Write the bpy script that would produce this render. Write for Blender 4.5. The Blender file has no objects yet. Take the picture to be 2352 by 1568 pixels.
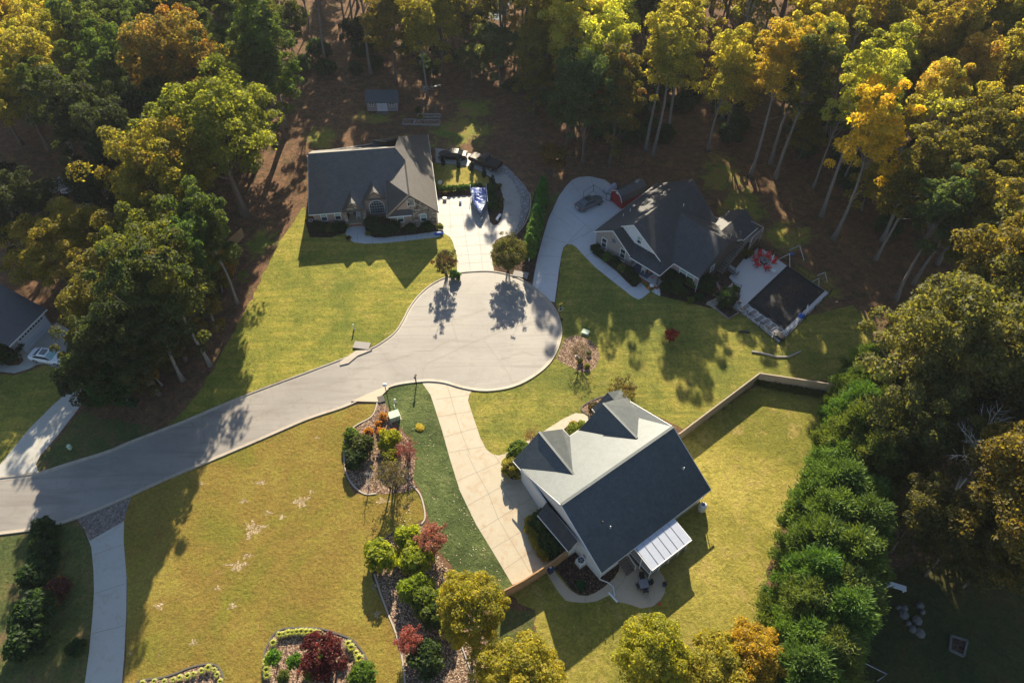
import bpy, bmesh, math, random
import numpy as np
from mathutils import Vector, Matrix
R = math.radians
sc = bpy.context.scene
col = sc.collection
# ------------------------------------------------------------------ camera
CAM_H = 75.0; FPX = 1700.0; PW, PH = 2352.0, 1568.0
PITCH = math.atan2(FPX, 1476.0); ROLL = math.atan2(11.0, 1476.0)
cd = bpy.data.cameras.new('camera'); cam = bpy.data.objects.new('camera', cd); col.objects.link(cam)
cd.sensor_width = 36.0; cd.lens = FPX / PW * 36.0; cd.clip_start = 1.0; cd.clip_end = 3000.0
CR = Matrix.Rotation(R(90) - PITCH, 3, 'X') @ Matrix.Rotation(0, 3, 'Z')
CR = CR @ Matrix.Rotation(-ROLL, 3, 'Z')
cam.matrix_world = Matrix.Translation((0, 0, CAM_H)) @ CR.to_4x4()
sc.camera = cam
# ------------------------------------------------------------------ light
SUN_EL = R(26.8); SUN_AZ = R(1.0)          # azimuth measured from +Y towards +X
w = bpy.data.worlds.new("World"); sc.world = w; w.use_nodes = True
nt = w.node_tree; nt.nodes.clear()
sky = nt.nodes.new('ShaderNodeTexSky'); sky.sky_type = 'NISHITA'; sky.sun_disc = False
sky.sun_elevation = SUN_EL; sky.sun_rotation = SUN_AZ; sky.air_density = 1.0; sky.dust_density = 0.6
bg = nt.nodes.new('ShaderNodeBackground'); bg.inputs[1].default_value = 0.07
wo = nt.nodes.new('ShaderNodeOutputWorld')
nt.links.new(sky.outputs[0], bg.inputs[0]); nt.links.new(bg.outputs[0], wo.inputs[0])
sl = bpy.data.lights.new('sun', 'SUN'); sl.energy = 5.0; sl.angle = R(0.5); sl.color = (1.0, 0.865, 0.65)
so = bpy.data.objects.new('sun', sl); col.objects.link(so)
sd = Vector((math.sin(SUN_AZ) * math.cos(SUN_EL), math.cos(SUN_AZ) * math.cos(SUN_EL), math.sin(SUN_EL)))
so.rotation_euler = sd.to_track_quat('Z', 'Y').to_euler()
sc.view_settings.view_transform = 'Standard'; sc.view_settings.look = 'None'
sc.view_settings.exposure = 1.38; sc.view_settings.gamma = 1.0
sc.cycles.max_bounces = 6; sc.cycles.diffuse_bounces = 3; sc.cycles.transmission_bounces = 3; sc.cycles.glossy_bounces = 2
# ------------------------------------------------------------------ survey: photo point -> point on the land
def G(x, y, z=0.0):
    v = CR @ Vector(((x - PW / 2) / FPX, -(y - PH / 2) / FPX, -1.0))
    t = (z - CAM_H) / v.z
    return Vector((v.x * t, v.y * t, z))
def Z(x0, y0, wd, zw=2352.0):
    s = 0.91875; k = wd / zw
    return lambda x, y: ((x0 + x * k) * s, (y0 + y * k) * s)
A1 = Z(0, 0, 860); A2 = Z(850, 0, 860); A3 = Z(1700, 0, 860)
B1 = Z(0, 567, 860); B2 = Z(850, 567, 860); B3 = Z(1700, 567, 860)
C1 = Z(0, 1134, 860); C2 = Z(850, 1134, 860); C3 = Z(1700, 1134, 860)
H1 = Z(740, 310, 600); H2 = Z(1320, 400, 600); PP = Z(1700, 560, 420, 2195.0)
N1 = Z(1620, 480, 300); N2 = Z(1470, 430, 300); N3 = Z(1260, 960, 540); N4 = Z(1300, 1200, 450)
N5 = Z(840, 940, 300); N6 = Z(840, 1140, 300); M1 = Z(780, 460, 330); M2 = Z(880, 200, 270)
M3 = Z(1060, 350, 270); M4 = Z(1460, 620, 300); M5 = Z(620, 1540, 380); M6 = Z(0, 740, 300)
# ------------------------------------------------------------------ materials
MATS = {}
def newmat(name):
    m = bpy.data.materials.new(name); m.use_nodes = True
    n = m.node_tree; n.nodes.clear(); o = n.nodes.new('ShaderNodeOutputMaterial')
    MATS[name] = m
    return m, n, o
def nd(n, t, **kw):
    x = n.nodes.new(t)
    for k, v in kw.items():
        if k in x.inputs: x.inputs[k].default_value = v
        else: setattr(x, k, v)
    return x
def noise(n, scale, detail=4.0, rough=0.6, vec=None, dist=0.0):
    x = nd(n, 'ShaderNodeTexNoise'); x.inputs['Scale'].default_value = scale
    x.inputs['Detail'].default_value = detail; x.inputs['Roughness'].default_value = rough
    x.inputs['Distortion'].default_value = dist
    if vec is not None: n.links.new(vec, x.inputs['Vector'])
    return x.outputs[0]
def ramp(n, fac, stops, interp='LINEAR'):
    x = nd(n, 'ShaderNodeValToRGB'); cr = x.color_ramp; cr.interpolation = interp
    while len(cr.elements) < len(stops): cr.elements.new(0.5)
    for e, (p, c) in zip(cr.elements, stops):
        e.position = p; e.color = (c[0], c[1], c[2], 1.0) if not isinstance(c, (int, float)) else (c, c, c, 1.0)
    n.links.new(fac, x.inputs[0]); return x.outputs[0]
def mix(n, fac, a, b, mode='MIX'):
    x = nd(n, 'ShaderNodeMix', data_type='RGBA', blend_type=mode)
    for s, v in ((0, fac), (6, a), (7, b)):
        if isinstance(v, (int, float)): x.inputs[s].default_value = v
        elif isinstance(v, tuple): x.inputs[s].default_value = (v[0], v[1], v[2], 1.0)
        else: n.links.new(v, x.inputs[s])
    return x.outputs[2]
def princ(n, o, colr, rough=0.8, bumpsrc=None, bump=0.3, bdist=0.02, metal=0.0, spec=0.3):
    b = nd(n, 'ShaderNodeBsdfPrincipled'); b.inputs['Roughness'].default_value = rough
    b.inputs['Metallic'].default_value = metal; b.inputs['Specular IOR Level'].default_value = spec
    if isinstance(colr, tuple): b.inputs['Base Color'].default_value = (colr[0], colr[1], colr[2], 1.0)
    else: n.links.new(colr, b.inputs['Base Color'])
    if bumpsrc is not None:
        bp = nd(n, 'ShaderNodeBump'); bp.inputs['Strength'].default_value = bump; bp.inputs['Distance'].default_value = bdist
        n.links.new(bumpsrc, bp.inputs['Height']); n.links.new(bp.outputs[0], b.inputs['Normal'])
    n.links.new(b.outputs[0], o.inputs[0]); return b
def pos(n):
    return nd(n, 'ShaderNodeNewGeometry').outputs['Position']
def plain(name, c, rough=0.6, metal=0.0, var=0.12, spec=0.4, scale=6.0):
    m, n, o = newmat(name); tc = nd(n, 'ShaderNodeTexCoord').outputs['Object']
    f = noise(n, scale, 3.0, 0.6, tc)
    a = tuple(x * (1 - var) for x in c); b = tuple(min(1, x * (1 + var)) for x in c)
    princ(n, o, mix(n, f, a, b), rough, metal=metal, spec=spec); return m
def grassmat(name, dark, mid, light, dry, patch=0.5, streak=False, bd=0.06):
    m, n, o = newmat(name); p = pos(n)
    big = noise(n, 0.07, 3.0, 0.6, p, 0.5); med = noise(n, 0.38, 5.0, 0.7, p, 0.8); fine = noise(n, 3.2, 7.0, 0.82, p, 0.5); tuft = noise(n, 1.3, 5.0, 0.75, p, 0.6)
    c = ramp(n, big, [(0.36, dark), (0.5, mid), (0.64, light)])
    c = mix(n, ramp(n, med, [(0.35, 0.55), (0.5, 0.0)]), c, dark)
    c = mix(n, ramp(n, med, [(0.52, 0.0), (0.68, patch)]), c, dry)
    if streak:
        mp = nd(n, 'ShaderNodeMapping'); mp.inputs['Rotation'].default_value = (0, 0, R(-22)); mp.inputs['Scale'].default_value = (0.12, 1.3, 1)
        n.links.new(p, mp.inputs[0]); st = noise(n, 1.0, 4.0, 0.6, mp.outputs[0], 0.6)
        c = mix(n, ramp(n, st, [(0.42, 0.0), (0.62, 0.55)]), c, dark)
    c = mix(n, 1.0, c, ramp(n, tuft, [(0.3, 0.72), (0.5, 1.0), (0.7, 1.2)]), 'MULTIPLY')
    c = mix(n, 1.0, c, ramp(n, fine, [(0.3, 0.5), (0.5, 1.0), (0.7, 1.4)]), 'MULTIPLY')
    hf = nd(n, 'ShaderNodeMath', operation='ADD'); n.links.new(fine, hf.inputs[0]); n.links.new(tuft, hf.inputs[1])
    princ(n, o, c, 0.95, hf.outputs[0], 1.0, bd * 2.2, spec=0.1); return m
def concmat(name, a, b, stain, joint=False, rough=0.85, stainamt=0.5):
    m, n, o = newmat(name); p = pos(n)
    f1 = noise(n, 0.35, 5.0, 0.65, p, 0.4); f2 = noise(n, 12.0, 5.0, 0.7, p)
    c = mix(n, f1, a, b); c = mix(n, ramp(n, noise(n, 0.8, 5.0, 0.7, p, 1.0), [(0.5, 0.0), (0.75, stainamt)]), c, stain)
    c = mix(n, 1.0, c, ramp(n, f2, [(0.2, 0.86), (0.8, 1.12)]), 'MULTIPLY')
    princ(n, o, c, 0.6, f2, 0.3, 0.01, spec=0.5); return m
def shinglemat(name, a, b, rgh=0.52, tint=None):
    m, n, o = newmat(name); tc = nd(n, 'ShaderNodeTexCoord').outputs['Object']
    f = noise(n, 0.5, 4.0, 0.6, tc); g = noise(n, 22.0, 3.0, 0.8, tc)
    wv = nd(n, 'ShaderNodeTexWave', wave_type='BANDS', bands_direction='Z'); wv.inputs['Scale'].default_value = 2.6; wv.inputs['Distortion'].default_value = 1.5
    n.links.new(tc, wv.inputs['Vector'])
    vo = nd(n, 'ShaderNodeTexVoronoi'); vo.inputs['Scale'].default_value = 4.5; n.links.new(tc, vo.inputs['Vector'])
    c = mix(n, f, a, b)
    c = mix(n, 1.0, c, ramp(n, g, [(0.25, 0.7), (0.75, 1.3)]), 'MULTIPLY'); c = mix(n, 1.0, c, ramp(n, noise(n, 1.1, 5.0, 0.7, tc, 0.8), [(0.3, 0.75), (0.7, 1.3)]), 'MULTIPLY')
    sc_ = nd(n, 'ShaderNodeSeparateColor'); n.links.new(vo.outputs['Color'], sc_.inputs[0]); c = mix(n, 1.0, c, ramp(n, sc_.outputs[0], [(0.0, 0.85), (1.0, 1.15)]), 'MULTIPLY')
    c = mix(n, 1.0, c, ramp(n, wv.outputs[0], [(0.0, 0.68), (0.35, 1.0), (1.0, 1.06)]), 'MULTIPLY')
    b_ = princ(n, o, c, rgh, g, 0.3, 0.01, spec=1.0)
    if tint: b_.inputs['Specular Tint'].default_value = tint + (1,)
    return m
def brickmat(name, c1, c2, mortar, scale=4.0, stone=False):
    m, n, o = newmat(name); tc = nd(n, 'ShaderNodeTexCoord').outputs['Object']
    if stone:
        vo = nd(n, 'ShaderNodeTexVoronoi'); vo.inputs['Scale'].default_value = 3.0
        mp = nd(n, 'ShaderNodeMapping'); mp.inputs['Scale'].default_value = (0.8, 0.8, 2.0); n.links.new(tc, mp.inputs[0]); n.links.new(mp.outputs[0], vo.inputs['Vector'])
        f = nd(n, 'ShaderNodeSeparateColor'); n.links.new(vo.outputs['Color'], f.inputs[0])
        c = ramp(n, f.outputs[0], [(0.1, (0.10, 0.075, 0.06)), (0.5, c1), (0.9, c2)])
        princ(n, o, c, 0.9, vo.outputs[0], 0.6, 0.05); return m
    sx = nd(n, 'ShaderNodeSeparateXYZ'); n.links.new(tc, sx.inputs[0])
    ad = nd(n, 'ShaderNodeMath', operation='ADD'); n.links.new(sx.outputs[0], ad.inputs[0]); n.links.new(sx.outputs[1], ad.inputs[1])
    cb = nd(n, 'ShaderNodeCombineXYZ'); n.links.new(ad.outputs[0], cb.inputs[0]); n.links.new(sx.outputs[2], cb.inputs[1])
    br = nd(n, 'ShaderNodeTexBrick'); n.links.new(cb.outputs[0], br.inputs[0]); br.inputs['Scale'].default_value = scale
    for k, v in ((1, c1), (2, c2), (3, mortar)): br.inputs[k].default_value = (v[0], v[1], v[2], 1)
    br.inputs['Mortar Size'].default_value = 0.012
    f = noise(n, 3.0, 4.0, 0.7, tc)
    princ(n, o, mix(n, 1.0, br.outputs[0], ramp(n, f, [(0.2, 0.75), (0.8, 1.2)]), 'MULTIPLY'), 0.9); return m
def sidingmat(name, c, gap=5.0, vertical=False):
    m, n, o = newmat(name); tc = nd(n, 'ShaderNodeTexCoord').outputs['Object']
    wv = nd(n, 'ShaderNodeTexWave', wave_type='BANDS', bands_direction='Z'); wv.inputs['Scale'].default_value = gap; n.links.new(tc, wv.inputs['Vector'])
    wv.wave_profile = 'SAW'
    cc = mix(n, ramp(n, wv.outputs[0], [(0.0, 0.0), (0.15, 1.0), (1.0, 1.0)]), tuple(x * 0.75 for x in c), c)
    cc = mix(n, 0.25, cc, ramp(n, noise(n, 1.0, 4.0, 0.6, tc), [(0.2, tuple(x * .8 for x in c)), (0.8, c)]))
    princ(n, o, cc, 0.6); return m
def leafmat(name, trans=0.45, autumn=(0.32, 0.15, 0.025)):
    m, n, o = newmat(name)
    oi = nd(n, 'ShaderNodeObjectInfo'); at = nd(n, 'ShaderNodeAttribute', attribute_name='tint')
    al = nd(n, 'ShaderNodeAttribute', attribute_name='clump')
    c = oi.outputs['Color']
    # per-clump hue shift towards autumn colour by object alpha
    d = nd(n, 'ShaderNodeMath', operation='SUBTRACT'); n.links.new(oi.outputs['Alpha'], d.inputs[0]); n.links.new(al.outputs['Fac'], d.inputs[1])
    e = nd(n, 'ShaderNodeMath', operation='MULTIPLY'); e.use_clamp = True; n.links.new(d.outputs[0], e.inputs[0]); e.inputs[1].default_value = 3.0
    c = mix(n, e.outputs[0], c, autumn)
    c = mix(n, 1.0, c, ramp(n, at.outputs['Fac'], [(0.0, (0.55, 0.62, 0.6)), (0.5, (1, 1, 1)), (1.0, (1.6, 1.45, 1.25))]), 'MULTIPLY')
    df = nd(n, 'ShaderNodeBsdfDiffuse'); tr = nd(n, 'ShaderNodeBsdfTranslucent'); gl = nd(n, 'ShaderNodeBsdfGlossy'); gl.inputs['Roughness'].default_value = 0.6
    n.links.new(c, df.inputs[0]); n.links.new(mix(n, 1.0, c, (1.7, 1.55, 0.7), 'MULTIPLY'), tr.inputs[0]); gl.inputs[0].default_value = (0.6, 0.6, 0.6, 1)
    a = nd(n, 'ShaderNodeMixShader'); a.inputs[0].default_value = trans; n.links.new(df.outputs[0], a.inputs[1]); n.links.new(tr.outputs[0], a.inputs[2])
    b = nd(n, 'ShaderNodeMixShader'); b.inputs[0].default_value = 0.025; n.links.new(a.outputs[0], b.inputs[1]); n.links.new(gl.outputs[0], b.inputs[2])
    n.links.new(b.outputs[0], o.inputs[0]); return m
# setting
GRASSY = [((860, 268), 6.0, 3.0), ((940, 330), 9.0, 3.5), ((1060, 300), 9.0, 7.0), ((1085, 250), 6.0, 5.0), ((740, 320), 4.5, 5.0), ((1655, 400), 5.0, 9.0), ((1700, 470), 6.5, 7.0), ((1800, 540), 6.0, 5.0), ((1230, 470), 2.0, 4.0), ((600, 560), 3.5, 6.0), ((1830, 660), 8.0, 6.0), ((1960, 760), 5, 5)]
def floormat():
    m, n, o = newmat('woodland_floor'); p = pos(n)
    a = noise(n, 0.12, 4.0, 0.6, p, 0.5); b = noise(n, 0.9, 6.0, 0.75, p, 0.8); f = noise(n, 4.0, 7.0, 0.82, p)
    c = ramp(n, b, [(0.3, (0.065, 0.042, 0.030)), (0.5, (0.15, 0.085, 0.050)), (0.7, (0.25, 0.135, 0.07))])
    c = mix(n, ramp(n, noise(n, 0.5, 5.0, 0.7, p, 1.0), [(0.5, 0.0), (0.64, 0.7)]), c, (0.07, 0.062, 0.03))
    gsum = None
    for (px, rx, ry) in GRASSY:
        q = G(*px); mp = nd(n, 'ShaderNodeMapping'); mp.inputs['Location'].default_value = (-q.x / rx, -q.y / ry, 0); mp.inputs['Scale'].default_value = (1 / rx, 1 / ry, 0); n.links.new(p, mp.inputs[0])
        le = nd(n, 'ShaderNodeVectorMath', operation='LENGTH'); n.links.new(mp.outputs[0], le.inputs[0]); r_ = ramp(n, le.outputs['Value'], [(0.0, 0.75), (1.0, 0.0)])
        gsum = r_ if gsum is None else mix(n, 1.0, gsum, r_, 'LIGHTEN')
    gn = nd(n, 'ShaderNodeMath', operation='ADD'); n.links.new(gsum, gn.inputs[0]); n.links.new(ramp(n, noise(n, 0.3, 8.0, 0.8, p, 1.5), [(0.3, 0.0), (0.7, 1.0)]), gn.inputs[1])
    g2 = ramp(n, gn.outputs[0], [(0.72, 0.0), (1.05, 0.9)])
    gc = ramp(n, noise(n, 0.25, 5.0, 0.7, p, 0.6), [(0.4, (0.13, 0.17, 0.03)), (0.5, (0.22, 0.22, 0.04)), (0.62, (0.26, 0.17, 0.06))])
    c = mix(n, g2, c, gc)
    c = mix(n, 1.0, c, ramp(n, f, [(0.3, 0.45), (0.5, 1.0), (0.7, 1.6)]), 'MULTIPLY')
    princ(n, o, c, 0.95, f, 0.9, 0.14, spec=0.1)
floormat()
grassmat('lawn_green', (0.13, 0.155, 0.028), (0.26, 0.24, 0.042), (0.37, 0.31, 0.06), (0.38, 0.28, 0.075), 0.55, True)
grassmat('lawn_olive', (0.12, 0.14, 0.03), (0.22, 0.21, 0.04), (0.32, 0.275, 0.055), (0.35, 0.26, 0.08), 0.5, True)
def lawnorange():
    m, n, o = newmat('lawn_orange'); p = pos(n)
    big = noise(n, 0.11, 3.0, 0.6, p, 0.4); med = noise(n, 0.4, 6.0, 0.72, p, 0.8); fine = noise(n, 3.0, 7.0, 0.82, p, 0.5)
    c = ramp(n, big, [(0.36, (0.165, 0.15, 0.026)), (0.5, (0.215, 0.152, 0.034)), (0.64, (0.25, 0.20, 0.042))])
    c = mix(n, ramp(n, med, [(0.5, 0.0), (0.7, 0.7)]), c, (0.22, 0.20, 0.03)); c = mix(n, ramp(n, med, [(0.3, 0.6), (0.45, 0.0)]), c, (0.20, 0.12, 0.03))
    spots = noise(n, 0.42, 6.0, 0.75, p, 1.2)
    c = mix(n, ramp(n, spots, [(0.64, 0.0), (0.72, 0.7)]), c, mix(n, fine, (0.30, 0.21, 0.10), (0.42, 0.33, 0.20)))
    c = mix(n, 1.0, c, ramp(n, fine, [(0.3, 0.5), (0.5, 1.0), (0.7, 1.45)]), 'MULTIPLY')
    hf = nd(n, 'ShaderNodeMath', operation='ADD'); n.links.new(fine, hf.inputs[0]); n.links.new(noise(n, 1.3, 4.0, 0.7, p), hf.inputs[1])
    princ(n, o, c, 0.95, hf.outputs[0], 1.0, 0.14, spec=0.1)
lawnorange()
grassmat('lawn_lush', (0.062, 0.088, 0.03), (0.108, 0.145, 0.048), (0.155, 0.19, 0.062), (0.19, 0.205, 0.08), 0.5, False, 0.16)
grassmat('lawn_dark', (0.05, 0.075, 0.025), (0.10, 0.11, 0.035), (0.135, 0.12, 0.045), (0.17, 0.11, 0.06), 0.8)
grassmat('lawn_painted_shade', (0.03, 0.045, 0.015), (0.05, 0.055, 0.018), (0.065, 0.06, 0.02), (0.08, 0.05, 0.02), 0.6)  # darker copy of the dark lawn, canopy shade put into its colour
grassmat('lawn_backyard', (0.13, 0.12, 0.025), (0.22, 0.20, 0.04), (0.30, 0.24, 0.05), (0.30, 0.15, 0.06), 0.85)
grassmat('lawn_gold', (0.17, 0.165, 0.03), (0.26, 0.225, 0.045), (0.34, 0.285, 0.065), (0.36, 0.26, 0.095), 0.6)
def mulchmat(name, a, b, cc):
    m, n, o = newmat(name); p = pos(n)
    v = nd(n, 'ShaderNodeTexVoronoi'); v.inputs['Scale'].default_value = 9.0; n.links.new(p, v.inputs['Vector'])
    f = noise(n, 2.0, 5.0, 0.7, p); s = nd(n, 'ShaderNodeSeparateColor'); n.links.new(v.outputs['Color'], s.inputs[0])
    c = ramp(n, s.outputs[0], [(0.2, a), (0.6, b), (0.95, cc)]); c = mix(n, 1.0, c, ramp(n, f, [(0.25, 0.6), (0.75, 1.35)]), 'MULTIPLY')
    princ(n, o, c, 0.95, v.outputs[0], 0.8, 0.05, spec=0.1)
mulchmat('mulch', (0.09, 0.055, 0.04), (0.19, 0.12, 0.085), (0.42, 0.31, 0.22))
mulchmat('dark_mulch', (0.03, 0.02, 0.016), (0.065, 0.04, 0.03), (0.14, 0.09, 0.06))
mulchmat('gravel', (0.16, 0.16, 0.17), (0.26, 0.26, 0.27), (0.42, 0.41, 0.40))
mulchmat('white_gravel', (0.5, 0.5, 0.52), (0.65, 0.65, 0.66), (0.8, 0.8, 0.8))
mulchmat('aggregate', (0.13, 0.11, 0.10), (0.20, 0.17, 0.15), (0.30, 0.25, 0.22))
def asphaltmat():
    m, n, o = newmat('road'); p = pos(n)
    f = noise(n, 0.12, 5.0, 0.6, p, 0.8); g = noise(n, 14.0, 5.0, 0.8, p)
    c = mix(n, ramp(n, f, [(0.3, 0.0), (0.7, 1.0)]), (0.205, 0.19, 0.17), (0.285, 0.262, 0.232))
    c = mix(n, ramp(n, noise(n, 0.5, 6.0, 0.7, p, 1.5), [(0.55, 0.0), (0.7, 0.45)]), c, (0.16, 0.125, 0.10))
    mp = nd(n, 'ShaderNodeMapping'); mp.inputs['Rotation'].default_value = (0, 0, R(-25)); mp.inputs['Scale'].default_value = (0.06, 0.75, 1); n.links.new(p, mp.inputs[0])
    c = mix(n, ramp(n, noise(n, 1.0, 6.0, 0.7, mp.outputs[0], 1.2), [(0.48, 0.0), (0.66, 0.55)]), c, (0.15, 0.13, 0.115))
    c = mix(n, ramp(n, noise(n, 0.9, 7.0, 0.8, p, 2.5), [(0.6, 0.0), (0.68, 0.5)]), c, (0.33, 0.30, 0.26))
    # hairline cracks, long and wandering
    dn = nd(n, 'ShaderNodeTexNoise'); dn.inputs['Scale'].default_value = 0.5; dn.inputs['Detail'].default_value = 5.0; n.links.new(p, dn.inputs['Vector'])
    ad = nd(n, 'ShaderNodeVectorMath', operation='MULTIPLY_ADD'); n.links.new(dn.outputs[1], ad.inputs[0]); ad.inputs[1].default_value = (2.2, 2.2, 0); n.links.new(p, ad.inputs[2])
    vo = nd(n, 'ShaderNodeTexVoronoi', feature='DISTANCE_TO_EDGE', voronoi_dimensions='2D'); vo.inputs['Scale'].default_value = 0.14; n.links.new(ad.outputs[0], vo.inputs['Vector'])
    cr = ramp(n, vo.outputs[0], [(0.0, 0.35), (0.003, 0.2), (0.006, 0.0)])
    gate = ramp(n, noise(n, 0.2, 2.0, 0.5, p), [(0.45, 0.0), (0.52, 1.0)])
    c = mix(n, mix(n, 1.0, cr, gate, 'MULTIPLY'), c, (0.10, 0.085, 0.07))
    c = mix(n, 1.0, c, ramp(n, g, [(0.25, 0.85), (0.8, 1.15)]), 'MULTIPLY')
    princ(n, o, c, 0.62, g, 0.6, 0.015, spec=0.5)
asphaltmat()
concmat('kerb_concrete', (0.30, 0.26, 0.21), (0.40, 0.35, 0.28), (0.22, 0.16, 0.10), stainamt=0.8)
concmat('drive_pale', (0.26, 0.255, 0.24), (0.345, 0.335, 0.31), (0.22, 0.20, 0.18), stainamt=0.8)
concmat('drive_blue', (0.44, 0.45, 0.46), (0.52, 0.53, 0.54), (0.38, 0.37, 0.35))
concmat('drive_tan', (0.34, 0.285, 0.195), (0.44, 0.395, 0.30), (0.35, 0.23, 0.125), stainamt=0.9)
concmat('walk_tan', (0.42, 0.33, 0.23), (0.48, 0.39, 0.28), (0.36, 0.27, 0.18))
concmat('drive_grey', (0.36, 0.36, 0.33), (0.43, 0.42, 0.38), (0.32, 0.27, 0.2), stainamt=0.8)
concmat('pool_concrete', (0.50, 0.50, 0.50), (0.58, 0.57, 0.56), (0.45, 0.42, 0.38))
plain('joint', (0.24, 0.20, 0.15), 0.9); plain('edging_stone', (0.40, 0.35, 0.28), 0.9, scale=3.0); plain('edging_dark', (0.10, 0.09, 0.08), 0.9)
shinglemat('shingle_brown', (0.055, 0.050, 0.046), (0.085, 0.076, 0.066), 0.6)
shinglemat('shingle_charcoal', (0.035, 0.037, 0.043), (0.052, 0.053, 0.058), 0.65, (0.5, 0.5, 0.48))
shinglemat('shingle_slate', (0.040, 0.046, 0.050), (0.060, 0.068, 0.068), 0.52, (0.72, 0.80, 0.84))
shinglemat('shingle_black', (0.03, 0.032, 0.037), (0.045, 0.047, 0.052))
brickmat('brick_tan', (0.30, 0.20, 0.165), (0.38, 0.27, 0.22), (0.40, 0.36, 0.32))
brickmat('brick_grey', (0.27, 0.235, 0.22), (0.36, 0.32, 0.30), (0.40, 0.37, 0.35))
brickmat('brick_red', (0.25, 0.10, 0.07), (0.30, 0.14, 0.10), (0.3, 0.25, 0.2))
brickmat('fieldstone', (0.27, 0.21, 0.17), (0.46, 0.40, 0.33), (0, 0, 0), stone=True)
plain('stucco_pink', (0.50, 0.33, 0.27), 0.9, scale=2.0); plain('white_trim', (0.72, 0.72, 0.72), 0.5); plain('dark_trim', (0.10, 0.075, 0.06), 0.6)
plain('white_board', (0.62, 0.64, 0.70), 0.6); sidingmat('siding_white', (0.66, 0.66, 0.67), 4.0); sidingmat('siding_brown', (0.11, 0.09, 0.085), 4.0)
sidingmat('siding_grey', (0.34, 0.31, 0.32), 4.0); sidingmat('siding_red', (0.30, 0.02, 0.025), 3.0)
plain('glass', (0.035, 0.05, 0.06), 0.08, var=0.5, spec=0.8, scale=1.0); plain('blind_glass', (0.28, 0.42, 0.40), 0.15, var=0.2, spec=0.8)
plain('door_white', (0.62, 0.66, 0.72), 0.4); plain('garage_white', (0.50, 0.54, 0.62), 0.5)
def woodmat(name, a, b):
    m, n, o = newmat(name); tc = nd(n, 'ShaderNodeTexCoord').outputs['Object']
    mp = nd(n, 'ShaderNodeMapping'); mp.inputs['Scale'].default_value = (7.0, 7.0, 0.6); n.links.new(tc, mp.inputs[0])
    f = noise(n, 1.0, 3.0, 0.6, mp.outputs[0]); g = noise(n, 0.6, 3.0, 0.6, tc)
    c = mix(n, f, a, b); c = mix(n, ramp(n, g, [(0.4, 0.0), (0.8, 0.5)]), c, tuple(x * 0.6 for x in a)); princ(n, o, c, 0.85)
woodmat('fence_wood', (0.36, 0.29, 0.21), (0.52, 0.43, 0.33)); woodmat('grey_wood', (0.20, 0.17, 0.15), (0.30, 0.27, 0.24)); woodmat('deck_wood', (0.14, 0.11, 0.095), (0.22, 0.18, 0.15))
woodmat('pale_wood', (0.34, 0.31, 0.30), (0.44, 0.41, 0.39)); woodmat('orange_wood', (0.34, 0.19, 0.09), (0.46, 0.28, 0.14))
def barkmat(name, a, b):
    m, n, o = newmat(name); tc = nd(n, 'ShaderNodeTexCoord').outputs['Object']
    mp = nd(n, 'ShaderNodeMapping'); mp.inputs['Scale'].default_value = (3.0, 3.0, 0.5); n.links.new(tc, mp.inputs[0])
    f = noise(n, 2.0, 5.0, 0.7, mp.outputs[0]); princ(n, o, mix(n, f, a, b), 0.9, f, 0.5, 0.03)
barkmat('bark_pale', (0.11, 0.095, 0.085), (0.33, 0.30, 0.27)); barkmat('bark', (0.10, 0.075, 0.06), (0.22, 0.17, 0.14)); barkmat('bark_white', (0.38, 0.35, 0.31), (0.6, 0.57, 0.52))
leafmat('leaf', 0.62); leafmat('leaf_conifer', 0.32); leafmat('leaf_red', 0.4, (0.25, 0.02, 0.015))
plain('black_metal', (0.015, 0.015, 0.017), 0.4, spec=0.5); plain('grey_metal', (0.35, 0.36, 0.38), 0.4, 0.6); plain('white_metal', (0.68, 0.70, 0.70), 0.4); plain('rubber', (0.02, 0.02, 0.02), 0.8)
plain('paint_white', (0.72, 0.73, 0.76), 0.22, var=0.02, spec=0.6); plain('paint_black', (0.012, 0.013, 0.018), 0.45, var=0.05, spec=0.3); plain('paint_grey', (0.16, 0.17, 0.19), 0.2, 0.4, var=0.04, spec=0.6); plain('paint_brown', (0.05, 0.035, 0.03), 0.5, 0.0, var=0.05, spec=0.25)
plain('lens_clear', (0.6, 0.62, 0.65), 0.1, spec=0.8); plain('lens_red', (0.35, 0.02, 0.02), 0.2, spec=0.8); plain('sunshade', (0.30, 0.52, 0.54), 0.3, 0.3, var=0.3)
plain('red_plastic', (0.60, 0.018, 0.025), 0.4, var=0.08); plain('blue_plastic', (0.02, 0.10, 0.42), 0.35); plain('yellow_plastic', (0.62, 0.52, 0.05), 0.5); plain('green_box', (0.42, 0.55, 0.38), 0.5); plain('lamp_globe', (0.85, 0.83, 0.74), 0.4)
plain('orange_pumpkin', (0.62, 0.16, 0.03), 0.6); plain('grey_cloth', (0.20, 0.20, 0.22), 0.8); plain('tan_sling', (0.17, 0.16, 0.16), 0.7); plain('rug', (0.09, 0.12, 0.17), 0.95); plain('tarp_grey', (0.36, 0.35, 0.39), 0.6, scale=2.0); plain('polycarb', (0.40, 0.44, 0.52), 0.4, scale=1.5)
plain('tank_white', (0.7, 0.72, 0.74), 0.4); plain('tile_slab', (0.30, 0.28, 0.26), 0.9); plain('brown_leaf', (0.22, 0.12, 0.07), 0.9); plain('rock', (0.12, 0.115, 0.11), 0.95, scale=2.0)  # rock tone lowered with the yard grass to paint in canopy shade
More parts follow.
